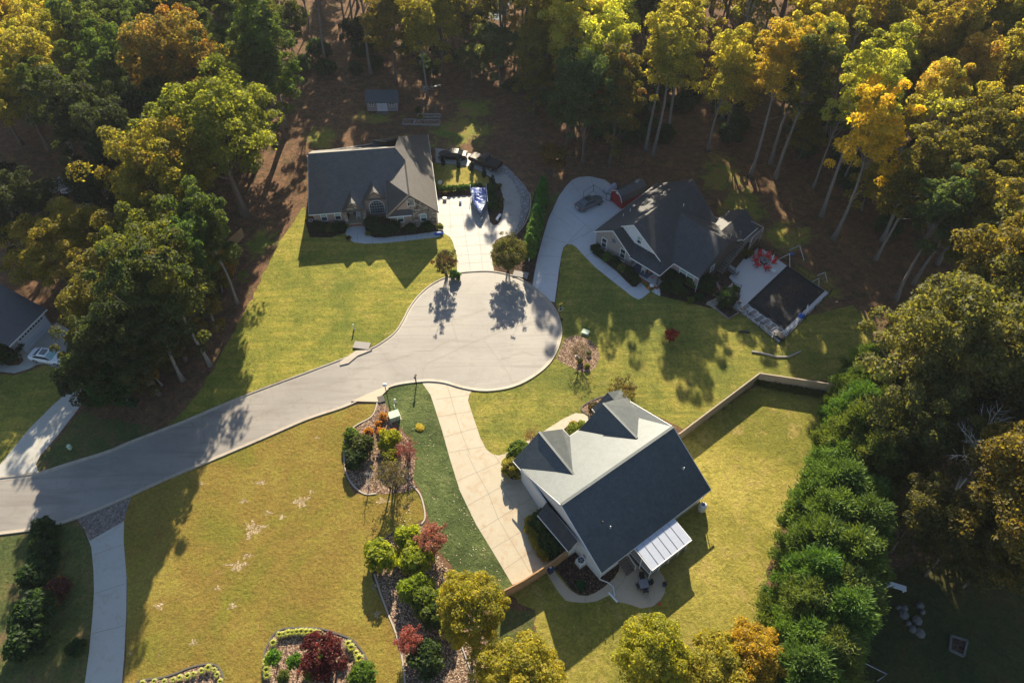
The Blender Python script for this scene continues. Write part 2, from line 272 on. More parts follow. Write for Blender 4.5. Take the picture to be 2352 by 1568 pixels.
def tarpmat():
    m, n, o = newmat('blue_tarp'); tc = nd(n, 'ShaderNodeTexCoord').outputs['Object']
    f = noise(n, 1.3, 4.0, 0.5, tc, 1.0); princ(n, o, mix(n, ramp(n, noise(n, 0.8, 2.0, 0.5, tc), [(0.42, 0.0), (0.6, 1.0)]), (0.07, 0.13, 0.42), (0.55, 0.60, 0.72)), 0.35, f, 1.0, 0.3, spec=0.5)
tarpmat()
def covermat():
    m, n, o = newmat('pool_cover'); p = pos(n)
    c = ramp(n, noise(n, 1.2, 5.0, 0.6, p), [(0.3, (0.010, 0.011, 0.014)), (0.7, (0.026, 0.029, 0.034))])
    princ(n, o, c, 0.6, noise(n, 1.5, 5.0, 0.6, p, 1.5), 0.5, 0.05, spec=0.25)
covermat()

mulchmat('bare_soil', (0.22, 0.155, 0.06), (0.32, 0.24, 0.13), (0.44, 0.36, 0.24))
# ------------------------------------------------------------------ building helpers
class MB:
    def __init__(s): s.v = []; s.f = []
    def add(s, vs, fs):
        k = len(s.v); s.v += [tuple(p) for p in vs]; s.f += [tuple(i + k for i in q) for q in fs]; return s
    def box(s, x0, x1, y0, y1, z0, z1):
        return s.add([(x0, y0, z0), (x1, y0, z0), (x1, y1, z0), (x0, y1, z0), (x0, y0, z1), (x1, y0, z1), (x1, y1, z1), (x0, y1, z1)],
                     [(0, 3, 2, 1), (4, 5, 6, 7), (0, 1, 5, 4), (1, 2, 6, 5), (2, 3, 7, 6), (3, 0, 4, 7)])
    def beam(s, p, q, w, h=None, up=(0, 0, 1)):
        h = h or w; p = Vector(p); q = Vector(q); d = (q - p).normalized(); u = Vector(up)
        if abs(d.dot(u)) > 0.98: u = Vector((1, 0, 0))
        a = d.cross(u).normalized() * (w / 2); b = a.cross(d).normalized() * (h / 2)
        vs = [p - a - b, p + a - b, p + a + b, p - a + b, q - a - b, q + a - b, q + a + b, q - a + b]
        return s.add(vs, [(0, 3, 2, 1), (4, 5, 6, 7), (0, 1, 5, 4), (1, 2, 6, 5), (2, 3, 7, 6), (3, 0, 4, 7)])
    def tube(s, pts, rs, n=8, cap=True):
        pts = [Vector(p) for p in pts]
        if isinstance(rs, (int, float)): rs = [rs] * len(pts)
        k = len(s.v); ring = []
        for i, p in enumerate(pts):
            d = (pts[min(i + 1, len(pts) - 1)] - pts[max(i - 1, 0)]).normalized()
            u = Vector((0, 0, 1)) if abs(d.z) < 0.9 else Vector((1, 0, 0))
            a = d.cross(u).normalized(); b = a.cross(d)
            for j in range(n):
                t = 2 * math.pi * j / n; s.v.append(tuple(p + (a * math.cos(t) + b * math.sin(t)) * rs[i]))
        for i in range(len(pts) - 1):
            for j in range(n):
                s.f.append((k + i * n + j, k + i * n + (j + 1) % n, k + (i + 1) * n + (j + 1) % n, k + (i + 1) * n + j))
        if cap:
            s.f.append(tuple(k + j for j in range(n))[::-1]); s.f.append(tuple(k + (len(pts) - 1) * n + j for j in range(n)))
        return s
    def prism(s, poly, z0, z1):
        n = len(poly); A = sum(poly[i][0] * poly[(i + 1) % n][1] - poly[(i + 1) % n][0] * poly[i][1] for i in range(n))
        if A < 0: poly = poly[::-1]
        k = len(s.v)
        s.v += [(p[0], p[1], z0) for p in poly] + [(p[0], p[1], z1) for p in poly]
        s.f.append(tuple(k + i for i in range(n))[::-1]); s.f.append(tuple(k + n + i for i in range(n)))
        for i in range(n): s.f.append((k + i, k + (i + 1) % n, k + n + (i + 1) % n, k + n + i))
        return s
    def slab(s, pts, t=0.16):
        # a sloping face given by its top corners, with thickness t straight down
        n = len(pts); pts = [Vector(p) for p in pts]
        nn = sum(((pts[i] - pts[0]).cross(pts[(i + 1) % n] - pts[0]) for i in range(1, n)), Vector())
        if nn.z < 0: pts = pts[::-1]
        k = len(s.v); s.v += [tuple(p) for p in pts] + [(p.x, p.y, p.z - t) for p in pts]
        s.f.append(tuple(k + i for i in range(n))); s.f.append(tuple(k + n + i for i in range(n))[::-1])
        for i in range(n): s.f.append((k + (i + 1) % n, k + i, k + n + i, k + n + (i + 1) % n))
        return s
    def wall(s, a, b, z0, za, zb=None, t=0.2):
        # upright wall from a to b (xy), outer face on the right hand of a->b, top from za to zb
        zb = za if zb is None else zb
        d = Vector((b[0] - a[0], b[1] - a[1])); d.normalize(); nx, ny = -d.y * t, d.x * t
        vs = [(a[0], a[1], z0), (b[0], b[1], z0), (b[0], b[1], zb), (a[0], a[1], za), (a[0] + nx, a[1] + ny, z0), (b[0] + nx, b[1] + ny, z0), (b[0] + nx, b[1] + ny, zb), (a[0] + nx, a[1] + ny, za)]
        return s.add(vs, [(0, 1, 2, 3), (5, 4, 7, 6), (0, 4, 5, 1), (1, 5, 6, 2), (2, 6, 7, 3), (3, 7, 4, 0)])
    def face(s, pts): return s.add(pts, [tuple(range(len(pts)))])
    def build(s, name, mat, parent=None, smooth=False, bevel=0.0):
        me = bpy.data.meshes.new(name); me.from_pydata(s.v, [], s.f); me.update()
        if smooth:
            me.polygons.foreach_set('use_smooth', [True] * len(me.polygons))
        me.materials.append(MATS[mat]); o = bpy.data.objects.new(name, me); col.objects.link(o)
        if parent is not None: o.parent = parent
        if bevel:
            b = o.modifiers.new('bevel', 'BEVEL'); b.width = bevel; b.segments = 2; b.limit_method = 'ANGLE'
        return o
def tag(o, label=None, cat=None, group=None, kind=None):
    if label: o['label'] = label
    if cat: o['category'] = cat
    if group: o['group'] = group
    if kind: o['kind'] = kind
    return o
def thing(name, loc, rz, label, cat, group=None):
    o = bpy.data.objects.new(name, None); col.objects.link(o); o.empty_display_size = 0.3
    o.location = loc; o.rotation_euler = (0, 0, rz); return tag(o, label, cat, group)
def dup(root, loc=None, rz=None, label=None, group=None, scale=None, color=None):
    r = root.copy(); col.objects.link(r)
    if loc is not None: r.location = loc
    if rz is not None: r.rotation_euler = (0, 0, rz)
    if scale is not None: r.scale = scale
    if label: r['label'] = label
    if group: r['group'] = group
    for ch in list(root.children):
        c = ch.copy(); col.objects.link(c); c.parent = r
        if color is not None and ch.name.split('.')[0] in ('crown', 'foliage'): c.color = color
        for g in list(ch.children):
            d = g.copy(); col.objects.link(d); d.parent = c
    return r
def smooth_pts(P, closed=True, k=4):
    n = len(P); out = []
    for i in range(n if closed else n - 1):
        p0, p1, p2, p3 = (P[(i - 1) % n], P[i], P[(i + 1) % n], P[(i + 2) % n]) if closed else (P[max(i - 1, 0)], P[i], P[i + 1], P[min(i + 2, n - 1)])
        for j in range(k):
            t = j / k; t2 = t * t; t3 = t2 * t
            out.append(tuple(0.5 * (2 * p1[a] + (p2[a] - p0[a]) * t + (2 * p0[a] - 5 * p1[a] + 4 * p2[a] - p3[a]) * t2 + (3 * p1[a] - p0[a] - 3 * p2[a] + p3[a]) * t3) for a in (0, 1)))
    if not closed: out.append(tuple(P[-1]))
    return out
def ragged(P, amp=0.35, step=0.7, seed=1):
    rr = random.Random(seed); out = []
    for i, a in enumerate(P):
        b = P[(i + 1) % len(P)]; L = math.hypot(b[0] - a[0], b[1] - a[1]); k = max(1, int(L / step)); out.append(a)
        for j in range(1, k): t = j / k; w_ = amp * (0.5 + 0.5 * math.sin(t * math.pi)); out.append((a[0] + (b[0] - a[0]) * t + rr.uniform(-w_, w_), a[1] + (b[1] - a[1]) * t + rr.uniform(-w_, w_)))
    return out
def sheet(name, px, z, mat, kind='structure', smooth=False, z0=None, parent=None, rag=0.0):
    pts = [tuple(G(*p)[:2]) for p in px]
    if smooth: pts = smooth_pts(pts)
    if rag: pts = ragged(pts, rag)
    o = MB().prism(pts, z - 0.003 if z0 is None else z0, z).build(name, mat, parent)
    if kind: o['kind'] = kind
    return o
def strip(name, px, mat, prof, smooth=True, closed=False, kind='structure'):
    # a moulded strip that follows a line on the land; prof = (offset, height) pairs to the left of the line
    pts = [tuple(G(*p)[:2]) for p in px]
    if smooth: pts = smooth_pts(pts, closed)
    m = MB(); n = len(pts); k = len(prof)
    for i, p in enumerate(pts):
        a = Vector(pts[(i - 1) % n] if closed else pts[max(i - 1, 0)]); b = Vector(pts[(i + 1) % n] if closed else pts[min(i + 1, n - 1)])
        d = (b - a).normalized(); l = Vector((-d.y, d.x))
        for (w_, h_) in prof: m.v.append((p[0] + l.x * w_, p[1] + l.y * w_, h_))
    for i in range(n if closed else n - 1):
        i2 = (i + 1) % n
        for j in range(k - 1): m.f.append((i * k + j, i2 * k + j, i2 * k + j + 1, i * k + j + 1))
    o = m.build(name, mat)
    if kind: o['kind'] = kind
    return o
def lines(name, segs, z, mat, w_=0.03):
    m = MB()
    for s_ in segs:
        P = [G(*p) for p in s_]
        for a, b in zip(P[:-1], P[1:]):
            d = (b - a).normalized() * 1.0; l = Vector((-d.y, d.x, 0)) * w_ / 2
            m.add([(a - l)[:2] + (z,), (b - l)[:2] + (z,), (b + l)[:2] + (z,), (a + l)[:2] + (z,)], [(0, 1, 2, 3)])
    for i, v in enumerate(m.v): m.v[i] = tuple(v)
    o = m.build(name, mat); o['kind'] = 'structure'; return o
def inpoly(x, y, P):
    c = False; n = len(P); j = n - 1
    for i in range(n):
        if (P[i][1] > y) != (P[j][1] > y) and x < (P[j][0] - P[i][0]) * (y - P[i][1]) / (P[j][1] - P[i][1]) + P[i][0]: c = not c
        j = i
    return c
# ------------------------------------------------------------------ the setting
g = MB().add([(-900, -400, 0), (900, -400, 0), (900, 1500, 0), (-900, 1500, 0)], [(0, 1, 2, 3)]).build('ground', 'woodland_floor'); g['kind'] = 'structure'
# road, turning circle
up_edge = [(-260, 1150), (-120, 1122), (0, 1104), (84, 1093), (161, 1069), (245, 1043), (300, 1020), (373, 992), (427, 971), (504, 938), (605, 898), (705, 861), (790, 829), (855, 805), (892, 783), (915, 763), (932, 736), (946, 709), (969, 679), (1003, 652), (1050, 633), (1090, 628), (1130, 628), (1177, 638.5), (1217.6, 660), (1258, 695.6), (1279.7, 736), (1282, 776), (1263, 823), (1227.6, 857), (1177, 883), (1117, 892.5), (1066, 886), (1026, 874.5), (995, 870.5), (969, 871), (915, 878), (881, 889), (840, 906), (790, 929.5), (705, 958), (605, 1001), (504, 1044), (373, 1099.5), (302, 1132), (235, 1161), (168, 1187), (101, 1206), (0, 1220), (-120, 1232), (-260, 1240)]
sheet('road', up_edge, 0.030, 'road', smooth=True, z0=0.0)
KP = [(0.0, 0.031), (0.22, 0.040), (0.30, 0.13), (0.46, 0.14), (0.47, 0.0)]
strip('kerb', up_edge, 'kerb_concrete', KP)
# cracks and seams of the asphalt
lines('road_cracks', [[B2(565, 1040), B2(570, 970), B2(600, 930), B2(700, 890), B2(820, 830), B2(930, 780), B2(1090, 720), B2(1210, 680), B2(1330, 650), B2(1490, 640)],
    [B2(985, 775), B2(1040, 850), B2(1100, 930), B2(1150, 1000), B2(1180, 1070)], [B2(480, 635), B2(640, 640), B2(760, 640), B2(900, 600), B2(1000, 560)],
    [B2(760, 640), B2(790, 740), B2(820, 830)], [B2(1100, 910), B2(1180, 880), B2(1250, 855), B2(1330, 880)], [B2(270, 830), B2(340, 930), B2(395, 1010)],
    [B2(500, 850), B2(620, 850), B2(700, 800), B2(800, 760)], [B2(0, 1040), B2(200, 960), B2(500, 870)]], 0.034, 'joint', 0.05)
lines('road_joints', [[B1(1490, 1230), B1(1545, 1400), B1(1580, 1510)], [B1(1850, 1100), B1(1900, 1290), B1(1925, 1350)], [C1(560, 55), C1(640, 190)], [C1(385, 120), C1(390, 290)], [C1(575, 240), C1(580, 400)],
    [C1(0, 355), C1(370, 290), C1(700, 190), C1(1000, 70)], [B1(1200, 1560), B1(1600, 1360), B1(2000, 1190), B1(2352, 1040)]], 0.0342, 'joint', 0.04)
# lawns
sheet('lawn_front', [(600, 640), (640, 560), (675, 510), (700, 475), (715, 540), (790, 520), (1010, 530), (1040, 545), (1052, 590), (1051, 622), (1000, 645), (966, 675), (945, 700), (928, 735), (910, 760), (888, 778), (850, 797), (790, 822), (705, 853), (605, 889), (504, 929), (420, 964), (385, 975), (415, 950), (470, 880), (520, 790), (565, 710)], 0.010, 'lawn_green', smooth=True, rag=0.25)
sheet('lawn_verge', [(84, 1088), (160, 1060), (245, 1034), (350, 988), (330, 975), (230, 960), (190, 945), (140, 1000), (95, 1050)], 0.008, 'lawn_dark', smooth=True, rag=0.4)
sheet('lawn_east', [(1276, 696), (1285, 640), (1290, 585), (1297, 567), (1313, 558), (1330, 566), (1390, 560), (1560, 640), (1700, 720), (1800, 740), (1960, 700), (2010, 760), (1985, 830), (1960, 880), (1745, 862), (1570, 985), (1500, 950), (1390, 920), (1350, 960), (1250, 1000), (1157, 1052), (1122, 1045), (1098, 1000), (1075, 930), (1080, 900), (1117, 899), (1180, 889), (1235, 861), (1272, 826), (1291, 778), (1289, 735)], 0.010, 'lawn_olive', rag=0.12)
sheet('lawn_backyard', [(1562, 1003), (1745, 880), (1905, 905), (1885, 1000), (1850, 1100), (1800, 1200), (1765, 1300), (1745, 1400), (1750, 1500), (1720, 1700), (1220, 1700), (1228, 1500), (1228, 1400), (1165, 1365), (1260, 1290), (1400, 1200)], 0.010, 'lawn_gold', rag=0.3)
sheet('lawn_west', [(302, 1140), (373, 1107), (504, 1052), (605, 1009), (705, 966), (800, 932), (862, 925), (862, 935), (852, 955), (815, 980), (792, 1010), (785, 1060), (795, 1100), (815, 1135), (880, 1130), (950, 1120), (968, 1150), (975, 1190), (905, 1225), (850, 1290), (855, 1330), (885, 1400), (905, 1450), (925, 1530), (925, 1720), (270, 1720), (290, 1500), (292, 1330), (284, 1250), (285, 1190)], 0.010, 'lawn_orange')
sheet('lawn_strip', [(886, 896), (920, 885), (968, 878), (990, 907), (1016, 991), (1033, 1052), (1056, 1126), (1093, 1203), (1134, 1270), (1177, 1342), (1160, 1362), (1080, 1345), (1030, 1290), (995, 1250), (985, 1190), (968, 1130), (950, 1100), (955, 1040), (935, 1000), (915, 975), (895, 940), (878, 918)], 0.012, 'lawn_lush')
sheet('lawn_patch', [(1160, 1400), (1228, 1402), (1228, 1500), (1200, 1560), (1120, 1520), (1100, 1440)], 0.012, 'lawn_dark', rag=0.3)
sheet('lawn_far_west', [(-250, 1090), (-200, 870), (0, 858), (33, 862), (67, 852), (100, 838), (134, 845), (164, 862), (168, 880), (148, 907), (118, 934), (67, 984), (0, 1072)], 0.010, 'lawn_olive')
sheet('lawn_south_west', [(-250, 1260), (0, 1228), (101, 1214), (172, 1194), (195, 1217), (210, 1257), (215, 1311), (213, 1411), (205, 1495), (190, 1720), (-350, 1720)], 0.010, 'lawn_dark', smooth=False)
sheet('lawn_oval', [(985, 378), (1031, 378), (1078, 384), (1106, 396), (1125, 408), (1130, 425), (1100, 432), (1060, 440), (1000, 446), (985, 440)], 0.010, 'lawn_gold', smooth=True)
sheet('lawn_south_east', [(2010, 1330), (2100, 1290), (2400, 1280), (2500, 1700), (1960, 1700)], 0.008, 'lawn_painted_shade', rag=0.5)
# drives and walks
sheet('driveway_west', [(1050, 629), (1049.6, 588), (1039.5, 554.5), (1033, 544), (1016, 534), (1006, 530), (1000, 340), (1066, 350), (1097, 357.5), (1128, 374), (1151, 391.4), (1176.8, 416), (1193, 449), (1197, 477), (1192, 510), (1179, 538), (1150, 545), (1137, 554), (1128.7, 589.5), (1134.6, 622), (1090, 624)], 0.024, 'drive_pale', z0=0.0)
sheet('lawn_island', [(1000, 374), (1031, 377), (1078, 383), (1106, 395), (1125, 406), (1148, 428), (1155, 449), (1157, 479), (1151, 503), (1143, 515.7), (1133.4, 518), (1126, 510), (1120.5, 484), (1118, 449), (1083, 449), (1000, 455)], 0.034, 'dark_mulch')
sheet('lawn_in_island', [(1000, 376), (1031, 378), (1078, 384.5), (1106, 396.5), (1122, 408), (1124, 425), (1105, 431), (1060, 438), (1000, 444)], 0.040, 'lawn_gold', smooth=False)
sheet('gravel_border', [(1123, 357), (1167, 385.6), (1205, 425), (1215.5, 444), (1215.5, 479), (1202.6, 514.5), (1184, 538), (1179, 538), (1192, 510), (1197, 477), (1193, 449), (1176.8, 416), (1151, 391.4), (1128, 374)], 0.020, 'gravel')
sheet('front_walk_west', [(797, 512), (794, 536), (799, 549), (813, 556.7), (839, 560), (884, 558), (948.6, 551.5), (1010, 544), (1016, 533), (1000, 532), (948.6, 539.3), (884, 546), (858, 545.7), (845.5, 538.6), (839, 528), (836.5, 512)], 0.022, 'drive_blue')
sheet('driveway_east', [(1223, 655), (1228, 625), (1236, 585.5), (1245.6, 550), (1259.6, 503.4), (1283, 452), (1300, 428), (1313.5, 414), (1330, 407), (1353, 405), (1388.5, 413), (1419, 435.5), (1460, 480), (1420, 560), (1366, 572), (1360, 581), (1378, 594), (1414, 622), (1440, 648), (1452, 659), (1461, 659), (1471, 648), (1493, 670), (1476, 684), (1466, 688), (1452, 681), (1367.4, 614), (1344, 590), (1323, 567), (1313.5, 561), (1302, 561), (1294.8, 567), (1290, 583), (1283, 625), (1274, 694), (1258, 690), (1240, 672)], 0.024, 'drive_blue', z0=0.0)
sheet('driveway_south', [(968, 877), (989, 907), (1003, 950), (1016, 991), (1033, 1052), (1056, 1126), (1093, 1203), (1134, 1270), (1177, 1342.5), (1200, 1334), (1270, 1290), (1300, 1260), (1240, 1130), (1215, 1090), (1180, 1062), (1220, 1050), (1340, 1000), (1356, 960), (1343, 950.6), (1322, 948.4), (1292.6, 962), (1252.5, 987.5), (1210, 1013), (1160, 1042), (1145, 1046), (1130, 1042), (1116.8, 1031.5), (1103, 1004.6), (1088, 960), (1075, 920), (1078, 906), (1086, 894), (1066, 890), (1026, 879), (995, 875)], 0.024, 'drive_tan', z0=0.0)
sheet('driveway_far_west', [(50, 815), (130, 740), (230, 800), (208, 890), (178, 941), (134, 998), (92, 1046), (83, 1066), (88, 1083), (0, 1097), (-120, 1115), (-60, 1100), (0, 1067), (67, 984.5), (117.6, 934), (148, 907), (168, 880), (166, 862), (134, 845), (100, 835), (82, 838), (67, 847), (55, 830)], 0.024, 'drive_grey', z0=0.0)
sheet('front_walk_far_west', [(75, 812), (64, 820), (44, 838), (20, 840), (0, 831.6), (-80, 828), (-80, 850), (0, 853.5), (33.6, 857), (67, 847), (80, 840)], 0.0215, 'drive_grey')
sheet('driveway_south_west', [(174, 1189), (195, 1217), (210, 1257), (215, 1311), (216, 1360), (213, 1411), (205, 1495), (195, 1568), (190, 1700), (278, 1700), (280, 1568), (285, 1512), (290, 1411), (291, 1327), (284, 1243), (285, 1196), (292, 1166), (302, 1136), (235, 1164)], 0.024, 'drive_grey', z0=0.0)
sheet('cobbled_apron', [(176, 1191), (195, 1217), (206, 1242), (285, 1196), (292, 1166), (301, 1138), (235, 1166)], 0.030, 'aggregate')
lines('driveway_joints', [[C1(640, 690), C1(845, 620)], [C1(645, 955), C1(862, 885)], [C1(630, 1228), C1(860, 1170)], [B1(0, 60), B1(1, 61)],
    [H1(1500, 720), H1(1520, 1090)], [H1(1395, 790), H1(1700, 760)], [H1(1410, 900), H1(1700, 890), H1(1880, 870)], [H1(1430, 1010), H1(1920, 985), H1(2130, 1000)], [H1(1530, 1110), H1(1940, 1080)], [H1(1560, 1200), H1(1930, 1180)], [H1(1585, 1370), H1(1920, 1350)], [H1(1570, 1290), H1(1915, 1270)],
    [H1(1620, 790), H1(1660, 1090), H1(1710, 1440)], [H1(1750, 880), H1(1800, 1130), H1(1830, 1440)], [H1(1990, 580), H1(2100, 560)], [H1(2035, 710), H1(2190, 715)], [H1(1960, 1040), H1(2030, 1100)], [H1(2030, 880), H1(2200, 900)],
    [H2(530, 760), H2(940, 470)], [H2(150, 745), H2(390, 820), H2(630, 690)], [H2(380, 480), H2(640, 700)], [H2(400, 800), H2(560, 640)], [H2(105, 940), H2(325, 950)], [H2(75, 1110), H2(300, 1130)], [H2(230, 520), H2(400, 640)], [H2(400, 180), H2(620, 480)], [H2(620, 170), H2(635, 260)],
    [H2(570, 945), H2(640, 900)], [H2(690, 1050), H2(750, 1000)], [H2(760, 1110), H2(820, 1060)], [H2(830, 1180), H2(900, 1120)], [H2(950, 1270), H2(1010, 1230)],
    [B2(735, 1090), B2(770, 1210), B2(830, 1410), B2(890, 1560)], [B2(650, 1180), B2(880, 1150)], [B2(660, 1300), B2(900, 1260)], [B2(700, 1440), B2(950, 1370)], [B2(730, 1545), B2(990, 1500)],
    [C2(870, 0), C2(930, 120), C2(1010, 260), C2(1080, 440), C2(1160, 580), C2(1240, 710), C2(1300, 810)], [C2(800, 185), C2(1090, 60)], [C2(870, 355), C2(1150, 200)], [C2(960, 520), C2(1330, 290)], [C2(1040, 650), C2(1290, 500)], [C2(1120, 790), C2(1340, 645)], [C2(1090, 215), C2(1200, 370), C2(1290, 500)], [C2(1050, 0), C2(1120, 100)],
    [M1(810, 880), M1(815, 1030)], [M1(1075, 990), M1(1080, 1060)], [M1(1460, 950), M1(1460, 1020)], [M1(1665, 930), M1(1670, 1000)], [M1(1865, 900), M1(1870, 975)], [M1(2070, 870), M1(2070, 945)],
    [N3(720, 370), N3(760, 420)], [N3(450, 500), N3(500, 560)], [N3(270, 600), N3(330, 680)]], 0.0275, 'joint', 0.045)
# planting beds
def bed(px, mat, edge, name='planting_bed', z=0.020, ed='edging_stone'):
    sheet(name, px, z, mat)
    if edge: strip('bed_edging', edge, ed, [(-0.09, 0.0), (-0.08, 0.09), (0.08, 0.09), (0.09, 0.0)])
bed([(862, 925), (878, 918), (895, 940), (905, 980), (935, 1000), (955, 1040), (950, 1100), (955, 1120), (930, 1130), (880, 1135), (840, 1134), (815, 1120), (797, 1085), (792, 1040), (795, 1000), (830, 975), (858, 950)], 'mulch', [(866, 925), (864, 936), (852, 958), (818, 977), (795, 1000), (790, 1040), (795, 1085), (812, 1115), (838, 1134), (865, 1133)])
strip('bed_edging', [(948, 1115), (965, 1135), (974, 1165), (976, 1190), (968, 1203)], 'edging_stone', [(-0.09, 0.0), (-0.08, 0.09), (0.08, 0.09), (0.09, 0.0)])
bed([(880, 1245), (905, 1222), (970, 1205), (990, 1240), (1010, 1280), (1050, 1330), (1090, 1370), (1110, 1450), (1130, 1520), (1180, 1700), (930, 1700), (925, 1530), (905, 1450), (880, 1385), (860, 1330), (862, 1280)], 'mulch', None)
strip('bed_edging', [(862, 1255), (880, 1240), (905, 1222), (940, 1210), (968, 1203)], 'edging_dark', [(-0.09, 0.0), (-0.08, 0.1), (0.08, 0.1), (0.09, 0.0)])
strip('bed_edging', [(860, 1318), (875, 1365), (892, 1410), (908, 1450), (922, 1500), (930, 1568), (932, 1650)], 'edging_stone', [(-0.09, 0.0), (-0.08, 0.09), (0.08, 0.09), (0.09, 0.0)])
bedC = [M5(235, 1000), M5(250, 600), M5(320, 420), M5(400, 280), M5(500, 210), M5(620, 180), M5(850, 180), M5(1120, 190), M5(1450, 290), M5(1620, 370), M5(1740, 500), M5(1830, 640), M5(1900, 830), M5(1960, 1000), M5(2000, 1250), M5(235, 1250)]
bed(bedC, 'mulch', bedC[:-2], ed='edging_dark')
bedD = [C1(900, 1600), C1(960, 1550), C1(1100, 1530), C1(1200, 1500), C1(1300, 1460), C1(1400, 1437), C1(1470, 1440), C1(1510, 1480), C1(1530, 1540), C1(1540, 1640), C1(900, 1700)]
bed(bedD, 'mulch', bedD[:-2], ed='edging_dark')
bed([B2(1480, 905), B2(1500, 850), B2(1540, 760), B2(1620, 740), B2(1700, 770), B2(1760, 820), B2(1775, 880), B2(1750, 960), B2(1700, 995), B2(1640, 990), B2(1560, 950)], 'mulch', None)
bed([(1228, 440), (1260, 445), (1262, 470), (1252, 520), (1240, 560), (1232, 600), (1222, 648), (1200, 645), (1178, 634), (1140, 622), (1131, 590), (1140, 556), (1180, 542), (1205, 515), (1218, 480)], 'dark_mulch', [(1217, 444), (1218, 480), (1205, 515), (1184, 540)], ed='edging_stone')
sheet('lawn_sliver', [(1262, 448), (1290, 440), (1262, 490), (1245, 545), (1238, 560), (1250, 500)], 0.022, 'lawn_dark')
bed([(700, 505), (712, 545), (760, 546), (794, 535), (797, 505), (760, 480)], 'dark_mulch', None)
bed([(836, 500), (840, 528), (847, 539), (860, 545.5), (884, 545.5), (948, 539), (1000, 531.5), (1006, 520), (1000, 490)], 'dark_mulch', None)
bed([(1358, 570), (1362, 582), (1380, 593), (1416, 621), (1440, 647), (1452, 658), (1460, 659), (1480, 640), (1520, 600), (1400, 540)], 'dark_mulch', None)
bed([(1505, 670), (1520, 680), (1560, 690), (1600, 700), (1660, 715), (1690, 715), (1700, 640), (1600, 600), (1500, 630)], 'dark_mulch', None)
bed([B2(1650, 1250), B2(1680, 1210), B2(1780, 1165), B2(1900, 1140), B2(1950, 1300), B2(1700, 1290)], 'mulch', [B2(1700, 1290), B2(1650, 1250), B2(1680, 1210), B2(1780, 1165), B2(1880, 1140)], ed='edging_dark')
bed([N3(650, 490), N3(710, 440), (1330, 968), (1350, 985), (1370, 1010), N3(720, 600)], 'dark_mulch', None, z=0.032)
bed([(1161, 1088), (1161, 1068), (1174, 1048), (1200, 1040), (1230, 1060), (1240, 1090), (1206, 1100), (1177, 1101)], 'dark_mulch', None, z=0.032)
bed([(1215, 1195), (1224, 1185), (1262, 1165), (1330, 1240), (1262, 1288), (1236, 1260), (1222, 1235)], 'dark_mulch', None, z=0.032)
bed([N4(430, 1130), N4(560, 950), N4(760, 850), N4(1000, 1200), N4(1300, 1000), N4(1290, 1180), N4(1220, 1280), N4(1100, 1400), N4(1000, 1460), N4(900, 1500), N4(800, 1500), N4(700, 1450), N4(600, 1340)], 'dark_mulch', None, z=0.016)
sheet('patio', [N4(330, 1180), N4(430, 1150), N4(480, 1230), N4(560, 1330), N4(650, 1430), N4(760, 1500), N4(880, 1510), N4(980, 1470), N4(1090, 1400), N4(1230, 1280), N4(1290, 1180), N4(1330, 1000), N4(1700, 1000), N4(1800, 1150), N4(1880, 1260), N4(1905, 1370), N4(1890, 1470), N4(1840, 1560), N4(1730, 1650), N4(1580, 1670), N4(1430, 1620), N4(1250, 1580), N4(1170, 1500), N4(1000, 1580), N4(850, 1600), N4(700, 1590), N4(600, 1570), N4(510, 1470), N4(400, 1300)], 0.022, 'walk_tan', z0=0.0)
lines('patio_joints', [[N4(1395, 1190), N4(1350, 1320), N4(1260, 1420), N4(1170, 1500)], [N4(850, 1520), N4(850, 1600)]], 0.026, 'joint', 0.04)
# gutter slabs of the storm drains
sheet('drain_slab', [B2(0, 925), B2(110, 850), B2(220, 845), B2(120, 885), B2(60, 935), B2(0, 950)], 0.15, 'kerb_concrete', z0=0.0)
sheet('drain_apron', [N5(300, 500), N5(600, 380), N5(840, 270), N5(1030, 190), N5(1030, 260), N5(920, 370), N5(830, 450), N5(830, 515)], 0.15, 'walk_tan', z0=0.0)
def drain(px, rz, label):
    t = thing('storm_drain', G(*px), rz, label, 'drain', 'kerb storm drains')
    MB().box(-1.1, 1.1, -0.6, 0.6, 0, 0.2).build('cover_slab', 'tile_slab', t, bevel=0.03)
    MB().box(-0.9, 0.9, -0.64, -0.58, 0.05, 0.14).build('inlet', 'black_metal', t)
drain(B2(150, 815), R(-10), 'square concrete storm drain cover at the lawn corner left of the turning circle')
drain(B2(1235, 330), R(-15), 'grey storm drain slab between the round bush and the blue-grey driveway')
MB().tube([(p[0], p[1], 0.06) for p in [G(*N5(840, 420)), G(*N5(900, 440)), G(*N5(900, 480)), G(*N5(850, 500))]], 0.03, 6)
t = thing('drain_grate', G(*N5(885, 460)), R(20), 'dark sunken drain mouth beside the kerb by the lamp post bed', 'drain')
MB().box(-0.42, 0.42, -0.5, 0.5, 0.03, 0.16).build('hood', 'edging_dark', t, bevel=0.02); MB().box(-0.3, 0.3, -0.52, -0.49, 0.05, 0.13).build('opening', 'black_metal', t)
# far lake beyond the wood
pl = sheet('lake', [(1080, -60), (1200, -60), (1165, 25), (1145, 48), (1118, 40), (1100, 10)], 0.02, 'road'); pl.data.materials.clear(); pl.data.materials.append(plain('water', (0.10, 0.13, 0.16), 0.8, spec=0.1))

